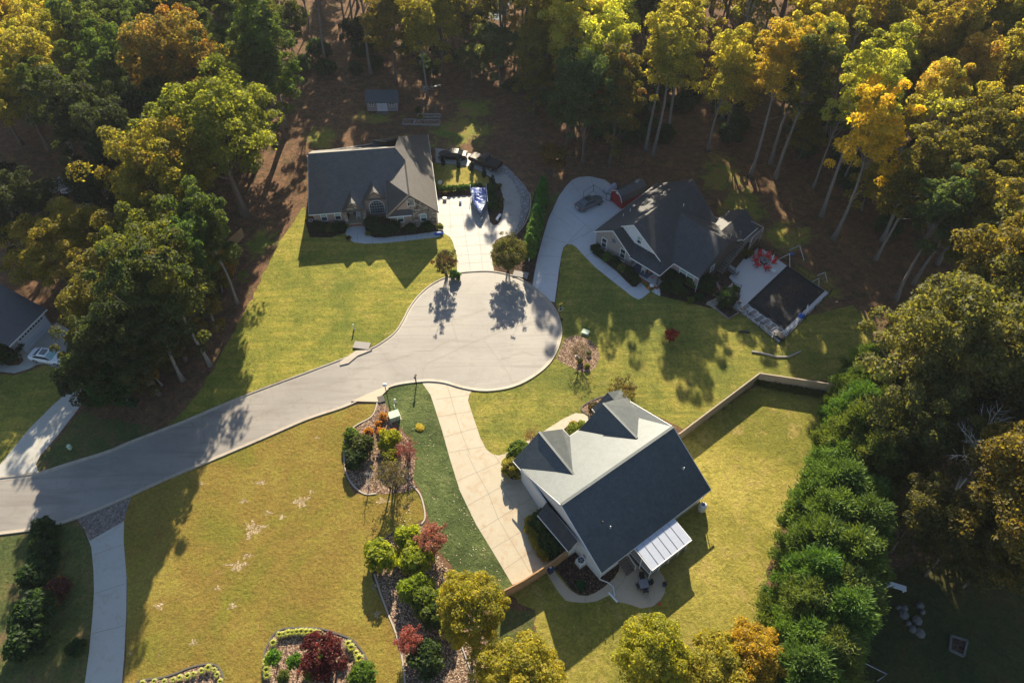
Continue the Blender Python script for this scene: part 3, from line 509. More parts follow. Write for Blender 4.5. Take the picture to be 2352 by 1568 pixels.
def patch(px, r_, sx=1.4, seed=0):
    rr = random.Random(seed); c_ = G(*px); k = 46; P = []; ph = [rr.random() * 6.28 for _ in range(4)]
    for i in range(k):
        t_ = 6.283 * i / k; q_ = r_ * (0.62 + 0.22 * math.sin(3 * t_ + ph[0]) + 0.16 * math.sin(5 * t_ + ph[1]) + 0.13 * math.sin(9 * t_ + ph[2]) + rr.uniform(-.17, .17)); P.append((c_.x + q_ * sx * math.cos(t_), c_.y + q_ * math.sin(t_)))
    o_ = MB().prism(P, 0.011, 0.016).build('bare_patch', 'bare_soil'); o_['kind'] = 'structure'
for i, (px, r_, sx) in enumerate([((692, 1152), .95, 1.2), ((582, 1215), 1.25, 1.2), ((544, 1299), .7, 2.0), ((616, 1178), .4, 1.4), ((648, 1187), .4, 1.3), ((600, 1108), .5, 1.5), ((366, 1391), .55, 1.2), ((533, 1392), .5, 1.2), ((568, 1276), .4, 1.8), ((445, 1475), .45, 1.2), ((728, 1005), .3, 1.2), ((560, 1150), .4, 1.6), ((463, 1110), .3, 1.5), ((715, 1130), .35, 1.2), ((860, 1345), .5, 1.0), ((865, 1410), .6, .8), ((880, 1150), .5, 2.0), ((500, 1350), .3, 1.5), ((300, 1500), .35, .8)]): patch(px, r_, sx, i)
# ------------------------------------------------------------------ houses
def window(root, x, y, z0, w_, h_, a, frame='white_trim', blind=True, mull=1, arch=False):
    # a = direction (radians) the window faces; (x, y) centre on the wall plane
    nx, ny = math.cos(a), math.sin(a); tx, ty = -ny, nx
    def P(s, z, o): return (x + tx * s + nx * o, y + ty * s + ny * o, z)
    fr = MB(); pa = MB(); f = 0.09
    def bar(s0, s1, za, zb, o=0.06):
        vs = [P(s0, za, -0.02), P(s1, za, -0.02), P(s1, zb, -0.02), P(s0, zb, -0.02), P(s0, za, o), P(s1, za, o), P(s1, zb, o), P(s0, zb, o)]
        fr.add(vs, [(0, 3, 2, 1), (4, 5, 6, 7), (0, 1, 5, 4), (1, 2, 6, 5), (2, 3, 7, 6), (3, 0, 4, 7)])
    h = w_ / 2
    if not arch:
        bar(-h, h, z0, z0 + f); bar(-h, h, z0 + h_ - f, z0 + h_); bar(-h, -h + f, z0 + f, z0 + h_ - f); bar(h - f, h, z0 + f, z0 + h_ - f)
        for i in range(1, mull): s_ = -h + w_ * i / mull; bar(s_ - 0.06, s_ + 0.06, z0 + f, z0 + h_ - f)
        bar(-h + f, h - f, z0 + h_ * 0.5 - 0.035, z0 + h_ * 0.5 + 0.035, 0.05)
    fw = fr
    if arch:
        zc = z0 + h_ - h; n = 12
        arc = [(h * math.cos(math.pi * i / n), zc + h * math.sin(math.pi * i / n)) for i in range(n + 1)]
        for (s0, a0), (s1, a1) in zip(arc[:-1], arc[1:]): fr.beam(P(s0, a0, 0.02), P(s1, a1, 0.02), 0.1, 0.1)
        bar(-h, h, z0, z0 + f); bar(-h - .02, -h + .07, z0, zc); bar(h - .07, h + .02, z0, zc)
        for i in range(-2, 3): fr.beam(P(i * h / 3, z0, 0.025), P(i * h / 3, zc + math.sqrt(max(0, h * h - (i * h / 3) ** 2)), 0.025), 0.035, 0.02)
        for k in range(1, 5): zz = z0 + k * h_ / 5; ww = h if zz < zc else math.sqrt(max(0.01, h * h - (zz - zc) ** 2)); fr.beam(P(-ww, zz, 0.025), P(ww, zz, 0.025), 0.035, 0.02)
    wo_ = fw.build('window', frame, root)
    if arch:
        pa.face([P(-h, z0, 0.012), P(h, z0, 0.012)] + [P(s_, a_, 0.012) for s_, a_ in arc]); pa.build('pane', 'glass', wo_)
    else:
        pa.face([P(-h + f, z0 + f, 0.012), P(h - f, z0 + f, 0.012), P(h - f, z0 + h_ * (0.5 if blind else 1) - (0 if blind else f), 0.012), P(-h + f, z0 + h_ * (0.5 if blind else 1) - (0 if blind else f), 0.012)]).build('pane', 'glass', wo_)
        if blind: MB().face([P(-h + f, z0 + h_ * 0.5, 0.014), P(h - f, z0 + h_ * 0.5, 0.014), P(h - f, z0 + h_ - f, 0.014), P(-h + f, z0 + h_ - f, 0.014)]).build('blind', 'blind_glass', wo_)
    return wo_
def vent(root, x, y, z, mat='white_metal'):
    MB().tube([(x, y, z - 0.2), (x, y, z + 0.35)], 0.06, 8).build('roof_vent', mat, root)
def trim(root, edges, mat, dz=-0.1, w_=0.07, h_=0.22, name='fascia'):
    for a, b in edges: MB().beam(Vector(a) + Vector((0, 0, dz)), Vector(b) + Vector((0, 0, dz)), w_, h_).build(name, mat, root)
# ---- brick house behind the big lawn
o = G(*H1(125, 890), 3.0)
hA = thing('brick_house', (o.x, o.y, 0), R(6.5), 'tan brick and stone house with brown shingle roof left of the curved driveway', 'house')
rf = MB()
E1 = 3.0; RZ = 8.3
rf.slab([(0, 0, E1), (8.2, 0, E1), (8.2, 1.4, 3.83), (11.7, 1.4, 3.83), (11.7, 8.1, RZ), (0.5, 8.1, RZ)])          # front slope
rf.slab([(11.7, 1.4, 3.83), (13.6, 1.4, 3.83), (13.75, 8.1, RZ), (11.7, 8.1, RZ)])
rf.slab([(0.5, 8.1, RZ), (13.75, 8.1, RZ), (13.75, 16.7, E1), (-0.4, 16.7, E1)])                                     # back slope
# right wing, ridge runs front to back
rf.slab([(15.6, -1.8, 6.55), (19.6, -1.76, E1), (19.3, 8.4, E1), (18.9, 19.1, E1), (14.3, 11.5, 7.95), (13.75, 8.1, RZ), (15.2, 6.6, 6.85)])
rf.slab([(15.6, -1.8, 6.55), (15.2, 6.6, 6.85), (13.75, 8.1, RZ), (11.7, 4.4, 5.6), (11.75, -2.04, E1)])
rf.slab([(14.3, 11.5, 7.95), (18.9, 19.1, E1), (9.8, 18.6, E1), (9.8, 15.4, 5.05), (12.0, 13.0, 6.2)])
rf.slab([(9.75, 15.4, 5.05), (14.2, 15.4, 5.05), (14.2, 13.6, 4.1), (9.75, 13.6, 4.1)])
# entry gable and arched-window gable
rf.slab([(4.95, -0.05, 3.03), (6.7, -0.12, 4.65), (6.5, 3.2, 4.9), (6.3, 3.0, 4.7), (4.95, 0.5, 3.2)]); rf.slab([(8.5, -0.05, 3.03), (6.7, -0.12, 4.65), (6.5, 3.2, 4.9), (8.5, 1.2, 3.5)])
rf.slab([(7.75, 1.3, 3.5), (10.1, 1.25, 5.35), (9.9, 4.4, 5.62), (7.75, 1.9, 3.95)]); rf.slab([(12.5, 1.3, 3.5), (10.1, 1.25, 5.35), (9.9, 4.4, 5.62), (12.3, 2.2, 3.95)])
# pent roof under the pink gable
rf.slab([(11.75, -2.0, 3.0), (15.7, -1.95, 3.0), (15.7, -0.9, 3.75), (12.9, -0.9, 3.75)])
rf.build('roof', 'shingle_brown', hA)
trim(hA, [((0, 0, E1), (4.95, 0, E1)), ((11.75, -2.04, E1), (15.5, -2.0, E1)), ((19.62, -1.76, E1), (18.92, 19.1, E1)), ((11.72, -2.0, E1), (11.72, 1.3, 3.0)), ((0, 0, E1), (0.5, 8.1, RZ)), ((-0.35, 16.7, E1), (9.8, 16.7, E1)), ((9.75, 15.4, 5.05), (9.75, 18.6, E1))], 'white_trim', h_=0.16)
trim(hA, [((15.6, -1.86, 6.55), (19.6, -1.82, E1)), ((15.6, -1.86, 6.55), (11.75, -2.1, E1)), ((7.75, 1.22, 3.5), (10.1, 1.18, 5.35)), ((10.1, 1.18, 5.35), (12.5, 1.22, 3.5)), ((4.95, -0.13, 3.03), (6.7, -0.2, 4.65)), ((6.7, -0.2, 4.65), (8.5, -0.13, 3.03))], 'dark_trim', dz=-0.08, h_=0.2, name='rake_board')
wl = MB()
wl.wall((0.4, 0.75), (5.0, 0.75), 0, 3.3); wl.wall((8.3, 1.8), (12.1, 1.8), 0, 3.8); wl.wall((12.1, 1.8), (12.1, -1.05), 0, 2.85); wl.wall((12.1, -1.05), (15.3, -1.05), 0, 2.9)
wl.wall((19.1, -1.0), (19.0, 18.8), 0, 3.1); wl.wall((19.0, 18.8), (-0.1, 16.4), 0, 3.0); wl.wall((0.0, 16.4), (0.4, 0.75), 0, 2.85)
wl.wall((0.42, 0.9), (0.42, 8.3), 2.8, 3.3, 7.7); 
wl.wall((0.3, 8.3), (0.15, 16.3), 2.8, 7.7, 3.0)
# brick gable above the arched window
wl.add([(7.95, 1.6, 2.9), (12.2, 1.6, 2.9), (12.2, 1.6, 3.6), (10.1, 1.6, 5.2), (7.95, 1.6, 3.6), (7.95, 1.9, 2.9), (12.2, 1.9, 2.9), (12.2, 1.9, 3.6), (10.1, 1.9, 5.2), (7.95, 1.9, 3.6)], [(0, 1, 2, 3, 4), (9, 8, 7, 6, 5), (0, 5, 6, 1)])
wl.build('wall', 'brick_tan', hA)
st = MB()
st.add([(15.3, -1.3, 0), (19.15, -1.3, 0), (19.15, -1.3, 3.2), (15.9, -1.3, 6.1), (15.3, -1.3, 5.6), (15.3, -1.0, 0), (19.15, -1.0, 0), (19.15, -1.0, 3.2), (15.9, -1.0, 6.1), (15.3, -1.0, 5.6)], [(0, 1, 2, 3, 4), (9, 8, 7, 6, 5), (0, 5, 6, 1), (1, 6, 7, 2), (0, 4, 9, 5)])
pg = MB(); MB().box(5.1, 5.6, 0.25, 1.0, 0, 2.9).build('stone_pillar', 'fieldstone', hA); MB().box(7.9, 8.4, 0.25, 1.0, 0, 2.9).build('stone_pillar', 'fieldstone', hA)
pg.add([(5.15, 0.2, 2.75), (8.35, 0.2, 2.75), (8.35, 0.2, 3.05), (6.7, 0.2, 4.45), (5.15, 0.2, 3.05), (5.15, 0.5, 2.75), (8.35, 0.5, 2.75), (8.35, 0.5, 3.05), (6.7, 0.5, 4.45), (5.15, 0.5, 3.05)], [(0, 1, 2, 3, 4), (9, 8, 7, 6, 5), (0, 5, 6, 1)])
st.build('stone_front', 'fieldstone', hA); pg.build('entry_gable', 'fieldstone', hA)
MB().add([(12.6, -1.25, 3.6), (15.85, -1.25, 3.6), (17.3, -1.25, 4.95), (15.6, -1.25, 6.4), (12.6, -1.0, 3.6), (15.85, -1.0, 3.6), (17.3, -1.0, 4.95), (15.6, -1.0, 6.4)], [(0, 1, 2, 3), (0, 4, 5, 1)]).build('gable_panel', 'stucco_pink', hA)
MB().box(5.6, 7.9, 0.3, 2.6, 0, 0.35).build('porch_floor', 'walk_tan', hA); MB().box(5.5, 8.0, -0.05, 0.3, 0, 0.22).build('porch_step', 'brick_red', hA)
MB().wall((5.6, 2.5), (7.9, 2.5), 0, 2.9).build('entry_wall', 'brick_tan', hA); d_ = MB().box(6.2, 7.2, 2.42, 2.5, 0.35, 2.5).build('door', 'dark_trim', hA); MB().box(7.02, 7.08, 2.36, 2.42, 1.3, 1.45).build('handle', 'grey_metal', d_)
dn = R(-90)
window(hA, 2.0, 0.75, 1.0, 1.0, 1.6, dn); window(hA, 4.1, 0.75, 1.0, 1.0, 1.6, dn); window(hA, 10.15, 1.6, 1.0, 2.3, 2.5, dn, arch=True)
window(hA, 13.7, -1.05, 1.0, 1.0, 1.5, dn); window(hA, 17.2, -1.3, 1.0, 1.0, 1.5, dn); window(hA, 15.55, -1.25, 4.1, 1.15, 1.5, dn)
vent(hA, 16.6, 8.5, 5.6, 'dark_trim'); vent(hA, 1.9, 3.9, 5.3, 'dark_trim'); MB().tube([(19.3, -1.45, 2.9), (19.3, -1.45, 0)], 0.05, 6).build('downspout', 'white_metal', hA)
# ---- grey brick house with the star
o = G(*H2(645, 697), 3.0)
hB = thing('grey_brick_house', (o.x, o.y, 0), R(46.28), 'grey brick house with charcoal roof, white gable and dark star facing the turning circle', 'house')
rf = MB()
# v is measured to the left of u; the house lies on the right, v < 0
rf.slab([(0, 0, 3), (15.7, 0, 3), (15.45, -6.15, 7.08), (1.0, -6.05, 7.05), (1.0, -4.0, 5.68), (-0.3, -3.6, 5.4)])                                # left slope
rf.slab([(-0.3, -3.6, 5.4), (1.6, -3.65, 5.42), (1.6, -7.2, 3.02), (-0.6, -7.2, 3.0)])                                                     # small gable, right slope
rf.slab([(-0.65, -7.2, 2.8), (-0.8, -12.55, 2.8), (0.9, -11.35, 3.58), (1.6, -10.9, 3.6), (1.6, -6.2, 3.68)])                             # porch roof
rf.slab([(1.0, -6.05, 7.05), (15.45, -6.15, 7.08), (14.1, -12.45, 2.95), (2.6, -12.55, 2.8), (-0.8, -12.55, 2.79), (0.9, -11.35, 3.6)])   # big right slope
rf.slab([(2.5, -12.5, 2.9), (2.3, -17.0, 2.95), (6.7, -16.95, 4.6), (8.6, -15.4, 5.6), (9.4, -8.3, 5.6), (6.0, -8.3, 4.4)])                # low front slope of the cross wing
rf.slab([(9.4, -8.3, 5.6), (8.6, -15.4, 5.6), (10.4, -16.95, 4.6), (13.4, -17.0, 3.0), (13.8, -12.0, 3.0), (13.0, -10.0, 3.6)])
rf.slab([(6.7, -16.95, 4.6), (10.4, -16.95, 4.6), (8.6, -15.4, 5.6)])
rf.slab([(11.6, -14.2, 4.05), (18.5, -14.2, 4.05), (17.7, -11.8, 2.95), (13.2, -11.8, 2.95)]); rf.slab([(11.6, -14.2, 4.05), (18.5, -14.2, 4.05), (17.3, -17.2, 2.95), (13.2, -17.0, 2.95)])
rf.build('roof', 'shingle_charcoal', hB)
trim(hB, [((0, 0, 3), (15.7, 0, 3)), ((-0.06, 0, 3), (-0.36, -3.6, 5.4)), ((-0.36, -3.6, 5.4), (-0.66, -7.2, 3.0)), ((0.95, -6.05, 7.05), (0.95, -4.0, 5.68)), ((0.95, -6.05, 7.05), (0.85, -11.35, 3.6)), ((-0.7, -7.2, 2.8), (-0.85, -12.55, 2.8)), ((-0.8, -12.58, 2.8), (2.55, -12.58, 2.8)), ((2.45, -12.6, 2.88), (2.25, -17.0, 2.93)), ((13.4, -17.05, 3.0), (11.6, -17.02, 4.0)), ((13.4, -17.2, 2.95), (17.3, -17.25, 2.95))], 'white_trim', dz=-0.08, h_=0.14, w_=0.06)
wl = MB()
wl.wall((0.35, -0.35), (0.35, -7.0), 0, 3.0)
wl.add([(0.35, -0.35, 3.0), (0.35, -7.0, 3.0), (0.35, -3.6, 5.2), (0.55, -0.35, 3.0), (0.55, -7.0, 3.0), (0.55, -3.6, 5.2)], [(0, 1, 2), (5, 4, 3)])
wl.wall((15.2, -0.35), (0.35, -0.35), 0, 3.1); wl.wall((15.2, -12.2), (15.2, -0.35), 0, 2.9)
wl.wall((0.35, -7.0), (2.9, -7.0), 0, 3.0); wl.wall((2.9, -7.0), (2.9, -16.7), 0, 3.0)
wl.add([(15.1, -0.4, 2.9), (14.9, -6.1, 6.8), (13.9, -12.2, 2.9)], [(0, 1, 2)])
wl.build('wall', 'brick_grey', hB)
MB().wall((2.9, -16.7), (13.1, -16.7), 0, 2.95).wall((13.1, -16.7), (13.1, -12.2), 0, 2.9).add([(2.9, -16.69, 2.95), (13.1, -16.69, 2.95), (10.3, -16.69, 4.45), (6.8, -16.69, 4.45)], [(0, 1, 2, 3)]).build('side_wall', 'siding_brown', hB)
# white board-and-batten gable
gp = MB(); gp.add([(1.45, -6.05, 6.9), (1.45, -4.0, 5.5), (1.45, -3.7, 5.2), (1.45, -6.3, 3.45), (1.45, -10.9, 3.45), (1.45, -11.0, 3.6)], [(0, 1, 2, 3, 4, 5)])
gw = gp.build('white_gable', 'white_board', hB); bt = MB()
for i in range(1, 15):
    v = -3.9 - i * 0.48; top = 7.0 - 0.654 * abs(v + 6.05) - 0.1; bot = 3.5 if v < -6.3 else 5.3 + 0.667 * (v + 3.7)
    if top > bot + 0.2: MB().box(1.40, 1.44, v - 0.03, v + 0.03, bot, top).build('batten', 'white_trim', gw)
lf = R(180)
window(hB, 1.42, -7.05, 3.9, 0.95, 1.35, lf); window(hB, 0.35, -1.85, 0.75, 1.0, 1.75, lf, blind=False); window(hB, 0.35, -5.3, 0.75, 1.0, 1.75, lf, blind=False)
window(hB, 2.9, -14.75, 0.8, 2.5, 1.85, lf, mull=2); window(hB, 6.3, -16.7, 1.4, 1.0, 1.1, R(-90), blind=False)
for v in (-1.85, -5.3):
    b = MB().box(0.02, 0.32, v - 0.6, v + 0.6, 0.5, 0.72).build('window_box', 'white_trim', hB); MB().box(0.05, 0.29, v - 0.55, v + 0.55, 0.72, 0.76).build('soil', 'dark_mulch', b)
star = MB(); P5 = []
for i in range(10):
    r_ = 0.62 if i % 2 == 0 else 0.24; t_ = math.pi / 2 + i * math.pi / 5; P5.append((0.31, -3.5 + r_ * math.cos(t_), 3.0 + r_ * math.sin(t_)))
star.add([(0.2, -3.5, 3.0)] + P5, [(0, i + 1, (i + 1) % 10 + 1) for i in range(10)]).build('star', 'rug', hB)
MB().box(-0.55, 2.9, -12.3, -7.0, 0, 0.35).build('porch_floor', 'drive_blue', hB); MB().box(-0.85, -0.56, -12.4, -7.2, 0, 0.2).build('porch_step', 'brick_red', hB); MB().box(-0.85, 2.9, -12.55, -12.31, 0, 0.33).build('porch_wall', 'brick_red', hB)
MB().box(-0.4, -0.22, -12.2, -12.02, 0.35, 2.7).build('porch_post', 'dark_trim', hB)
MB().box(-0.35, 1.7, -10.4, -7.4, 0.35, 0.37).build('porch_rug', 'rug', hB)
d_ = MB().box(2.8, 2.9, -12.0, -11.0, 0.35, 2.45).build('door', 'black_metal', hB); MB().box(2.74, 2.8, -11.9, -11.85, 1.3, 1.45).build('handle', 'grey_metal', d_)
for x_, y_ in ((7.5, -1.4), (5.9, -2.0), (9.2, -2.6), (4.4, -1.9)): vent(hB, x_, y_, 3 + 0.663 * -y_ + 0.1)
vent(hB, 10.6, -8.0, 5.9); vent(hB, 11.3, -16.0, 4.4)
MB().tube([(2.7, -16.75, 2.8), (2.5, -16.8, 0.1)], 0.05, 6).build('downspout', 'white_metal', hB)
# raised deck with stair behind it
dk = thing('wooden_stair', G(*N1(1640, 1330)), R(46.28), 'grey wooden outdoor stair with railings climbing the dark side wall beside the pool patio', 'stair')
m = MB()
for i in range(14): m.box(-3.6 + i * 0.42, -3.25 + i * 0.42, -0.6, 0.6, 0.15 + i * 0.17, 0.2 + i * 0.17)
m.build('tread', 'grey_wood', dk)
m = MB()
for s_ in (-0.65, 0.65): m.beam((-3.7, s_, 0.05), (2.3, s_, 2.45), 0.06, 0.25)
m.build('stringer', 'deck_wood', dk); m = MB()
for s_ in (-0.65, 0.65):
    m.beam((-3.7, s_, 1.0), (2.3, s_, 3.4), 0.07, 0.07)
    for i in range(12): m.beam((-3.6 + i * 0.53, s_, 0.1 + i * 0.212), (-3.6 + i * 0.53, s_, 1.03 + i * 0.212), 0.05)
m.build('railing', 'grey_wood', dk)
m = MB().box(2.3, 5.6, -1.2, 1.0, 2.4, 2.55); m.build('landing', 'deck_wood', dk); m = MB()
for x_, y_ in ((2.4, -1.1), (5.5, -1.1), (5.5, 0.9), (2.4, 0.9)): m.box(x_ - .07, x_ + .07, y_ - .07, y_ + .07, 0, 3.5)
m.beam((2.4, -1.1, 3.45), (5.5, -1.1, 3.45), 0.08).beam((5.5, -1.1, 3.45), (5.5, 0.9, 3.45), 0.08).beam((2.4, -1.1, 1.6), (5.5, -1.1, 2.3), 0.08).beam((5.5, -1.1, 1.2), (5.5, 0.9, 2.3), 0.08); m.build('post', 'pale_wood', dk)
# ---- house in the foreground
o = G(*N4(1065, 1205), 3.0)
hC = thing('pale_roofed_house', (o.x, o.y, 0), R(36.37), 'white sided house with slate grey gabled roof beside the tan concrete driveway in the foreground', 'house')
rf = MB(); RZ = 7.1
rf.slab([(0.05, 0, 2.8), (15.95, 0, 2.8), (15.9, 6.75, RZ), (0, 6.75, RZ)])
rf.slab([(0, 6.75, RZ), (15.9, 6.75, RZ), (16.25, 15.5, 3.4), (14.0, 14.6, 3.05), (0.75, 14.6, 3.05)])
rf.slab([(0.7, 15.9, 3.0), (4.3, 15.85, 5.65), (3.85, 9.1, 5.75), (0.75, 14.15, 3.1)]); rf.slab([(7.9, 15.9, 3.0), (4.3, 15.85, 5.65), (3.85, 9.1, 5.75), (7.85, 14.5, 3.1)])
rf.slab([(9.25, 14.6, 3.05), (12.35, 14.25, 6.2), (12.15, 8.35, 6.3)]); rf.slab([(12.35, 14.25, 6.2), (14.3, 14.4, 5.12), (16.45, 14.5, 3.95), (16.2, 12.0, 4.45), (12.15, 8.35, 6.3)])
rf.slab([(12.6, 16.05, 3.0), (14.45, 15.65, 5.1), (14.3, 14.4, 5.14), (12.6, 14.5, 3.05)]); rf.slab([(16.7, 15.75, 3.75), (14.45, 15.65, 5.1), (14.3, 14.4, 5.14), (16.5, 14.4, 3.97)])
rf.build('roof', 'shingle_slate', hC)
MB().beam((0, 6.75, RZ + 0.03), (15.9, 6.75, RZ + 0.03), 0.32, 0.1).build('ridge_cap', 'shingle_slate', hC); MB().beam((4.3, 15.85, 5.68), (3.85, 9.1, 5.78), 0.26, 0.09).build('ridge_cap', 'shingle_slate', hC); MB().beam((12.35, 14.25, 6.23), (12.15, 8.35, 6.33), 0.26, 0.09).build('ridge_cap', 'shingle_slate', hC)
trim(hC, [((0.05, 0, 2.8), (15.95, 0, 2.8)), ((0.02, 0, 2.8), (-0.03, 6.75, RZ)), ((-0.03, 6.75, RZ), (0.7, 14.2, 3.2)), ((0.67, 14.2, 3.05), (0.66, 15.9, 3.0)), ((7.93, 15.9, 3.0), (7.9, 14.6, 3.0)), ((7.9, 14.65, 3.0), (9.25, 14.65, 3.05)), ((12.55, 16.05, 3.0), (12.45, 14.7, 3.0)), ((15.98, 0, 2.8), (15.93, 6.75, RZ)), ((15.93, 6.75, RZ), (16.28, 15.5, 3.4))], 'white_trim', h_=0.16)
wl = MB()
wl.wall((0.55, 0.5), (15.5, 0.5), 0, 3.0); wl.wall((15.5, 0.5), (15.7, 14.2), 0, 2.95); wl.wall((15.7, 14.2), (0.95, 14.2), 0, 3.12); wl.wall((1.05, 15.5), (0.3, 9.5), 0, 3.05); wl.wall((0.3, 9.5), (0.4, 0.5), 0, 2.8)
wl.add([(0.4, 0.5, 2.8), (0.35, 6.75, 6.9), (0.95, 14.2, 3.0), (0.55, 0.5, 2.8), (0.5, 6.75, 6.9), (1.1, 14.2, 3.0)], [(0, 1, 2), (5, 4, 3)])
wl.wall((7.6, 15.5), (1.05, 15.5), 0, 3.0); wl.wall((7.6, 14.2), (7.6, 15.5), 0, 3.0); wl.add([(1.0, 15.5, 3), (7.6, 15.5, 3), (4.3, 15.5, 5.4)], [(0, 1, 2)]); wl.add([(9.6, 14.0, 2.9), (15.3, 14.0, 2.9), (12.35, 14.0, 6.0)], [(0, 1, 2)]); wl.wall((16.0, 15.4), (12.9, 15.4), 0, 3.1); wl.wall((12.9, 15.4), (12.9, 14.2), 0, 3.1); wl.add([(12.9, 15.4, 3), (16.2, 15.4, 3.4), (14.45, 15.4, 4.9)], [(0, 1, 2)])
wl.add([(15.5, 0.5, 2.8), (15.6, 6.75, 6.9), (15.7, 14.2, 3.2)], [(0, 1, 2)])
wl.build('wall', 'siding_white', hC)
# low lean-to on the driveway side
rf2 = MB().slab([(-1.0, 9.2, 2.35), (0.35, 9.45, 3.3), (0.15, 4.0, 3.3), (-1.0, 4.0, 2.35)]); rf2.build('side_roof', 'shingle_charcoal', hC)
MB().wall((-0.65, 8.9), (-0.65, 4.3), 0, 2.45).wall((-0.65, 4.3), (0.35, 4.25), 0, 2.5).wall((0.35, 8.9), (-0.65, 8.9), 0, 2.5).build('side_wall', 'siding_white', hC)
trim(hC, [((-1.03, 9.2, 2.35), (-1.03, 4.0, 2.35))], 'white_trim', h_=0.12, name='side_fascia')
window(hC, -0.65, 7.3, 1.1, 1.6, 1.1, R(180), blind=False, mull=2)
window(hC, 12.4, 14.25, 1.0, 1.2, 1.5, R(90)); window(hC, 4.3, 15.55, 1.0, 1.6, 1.5, R(90), mull=2)
window(hC, 12.6, 0.5, 0.9, 1.2, 1.4, R(-90)); MB().box(8.4, 10.1, 0.42, 0.5, 0.1, 2.2).build('patio_door', 'glass', hC)
vent(hC, 3.35, 2.65, 4.6); vent(hC, 14.3, 3.0, 4.8); vent(hC, 2.9, 3.4, 5.0, 'dark_trim')
MB().tube([(0.35, 0.15, 2.7), (0.25, 0.2, 2.4), (0.3, 0.3, 0.4), (0.9, -0.5, 0.12), (1.0, -1.1, 0.08), (0.5, -1.9, 0.05)], 0.06, 6).build('downspout', 'white_metal', hC)
MB().tube([(15.5, 0.15, 2.7), (15.4, 0.3, 0.9)], 0.05, 6).build('downspout', 'white_metal', hC)
MB().box(0.36, 0.4, 2.7, 3.1, 1.0, 1.6).build('meter_box', 'grey_metal', hC)
# screened porch with panel roof
pc = MB()
pr = MB(); pr.slab([(4.75, 0.15, 2.72), (10.3, 0.15, 2.72), (10.1, -2.75, 2.5), (4.5, -2.7, 2.5)], 0.06); pr.build('porch_roof', 'polycarb', hC)  # panel colour dimmed and blued to stand for the house roof's shade
m = MB()
for i in range(1, 6):
    k = i / 6; m.beam((4.75 + 5.55 * k, 0.1, 2.74), (4.5 + 5.6 * k, -2.7, 2.53), 0.06, 0.03)
m.build('roof_seam', 'grey_metal', hC)
m = MB(); m.beam((4.45, -2.78, 2.43), (10.15, -2.83, 2.43), 0.12, 0.16).beam((4.6, 0.1, 2.64), (4.45, -2.7, 2.42), 0.08, 0.14).beam((10.3, 0.1, 2.64), (10.15, -2.7, 2.42), 0.08, 0.14)
for x_ in (4.6, 6.0, 7.4, 8.8, 10.0): m.beam((x_, -2.6, 0), (x_, -2.6, 2.4), 0.1)
m.beam((4.6, -1.2, 0), (4.6, -1.2, 2.5), 0.1).beam((4.6, -2.6, 1.0), (4.6, 0.4, 1.0), 0.08).beam((4.6, -2.6, 1.0), (10, -2.6, 1.0), 0.08)
m.build('porch_frame', 'white_trim', hC)
MB().box(4.62, 9.98, -2.56, 0.4, 0.02, 0.3).build('porch_floor', 'deck_wood', hC)
m = MB()
m.face([(4.6, -2.5, 1.05), (4.6, 0.4, 1.05), (4.6, 0.4, 2.6), (4.6, -2.5, 2.4)]).face([(4.65, -2.6, 0.3), (9.95, -2.6, 0.3), (9.95, -2.6, 2.4), (4.65, -2.6, 2.4)]); m.build('screen', 'grey_cloth', hC)
# ---- outdoor steps by the patio
ws = thing('patio_steps', G(*N4(1370, 1130)), R(36.37), 'dark timber steps with white handrail leading from patio to screened porch', 'steps')
m = MB()
for i in range(5): m.box(-0.55, 0.55, -0.9 + i * 0.34, -0.58 + i * 0.34, 0.12 + i * 0.17, 0.17 + i * 0.17)
m.build('tread', 'deck_wood', ws); m = MB().beam((0.6, -0.9, 0.9), (0.6, 0.9, 1.7), 0.07).beam((0.6, -0.9, 0), (0.6, -0.9, 0.95), 0.08).beam((0.6, 0.9, 0), (0.6, 0.9, 1.75), 0.08).beam((0.6, 0.9, 1.7), (1.9, 1.2, 1.7), 0.06); m.build('handrail', 'white_trim', ws)
# ---- house at the left edge with the garage
o = G(*M6(505, 1110)); p = G(*M6(1030, 580)); a = math.atan2(p.y - o.y, p.x - o.x); L_ = (p - o).length
hD = thing('dark_roofed_house', (o.x, o.y, 0), a, 'dark roofed house with long white garage door at the left edge', 'house')
MB().slab([(-1.4, -0.45, 3.05), (L_ + 0.4, -0.45, 3.05), (L_ + 0.4, 6.5, 6.6), (-1.4, 6.5, 6.6)]).slab([(-1.4, 6.5, 6.6), (L_ + 0.4, 6.5, 6.6), (L_ + .4, 13.5, 3.05), (-1.4, 13.5, 3.05)]).slab([(-9, 3.5, 3.05), (-1.4, 3.5, 3.05), (1.5, 10, 6.7), (-9, 10, 6.7)]).slab([(-9, 10, 6.7), (1.5, 10, 6.7), (0, 17, 3), (-9, 17, 3)]).build('roof', 'shingle_black', hD)
MB().wall((-1.0, 0), (L_ + 0.1, 0), 2.5, 3.0).wall((-1.0, 0), (0.05, 0), 0, 2.49).wall((L_ - 0.05, 0), (L_ + 0.1, 0), 0, 2.49).wall((L_ + 0.1, 0), (L_ + 0.1, 13), 0, 3.0).wall((-9, 4), (-1.0, 4), 0, 3.0).wall((-1.0, 4), (-1.0, 0), 0, 3.0).add([(L_ + 0.1, 0, 3.0), (L_ + 0.1, 13, 3.0), (L_ + 0.1, 6.5, 6.3)], [(0, 1, 2)]).build('wall', 'siding_grey', hD)
trim(hD, [((-1.4, -0.48, 3.05), (L_ + 0.4, -0.48, 3.05))], 'white_trim', h_=0.16)
gd = MB().box(0.1, L_ - 0.1, 0.02, 0.1, 0.02, 2.45).build('garage_door', 'garage_white', hD)
m = MB()
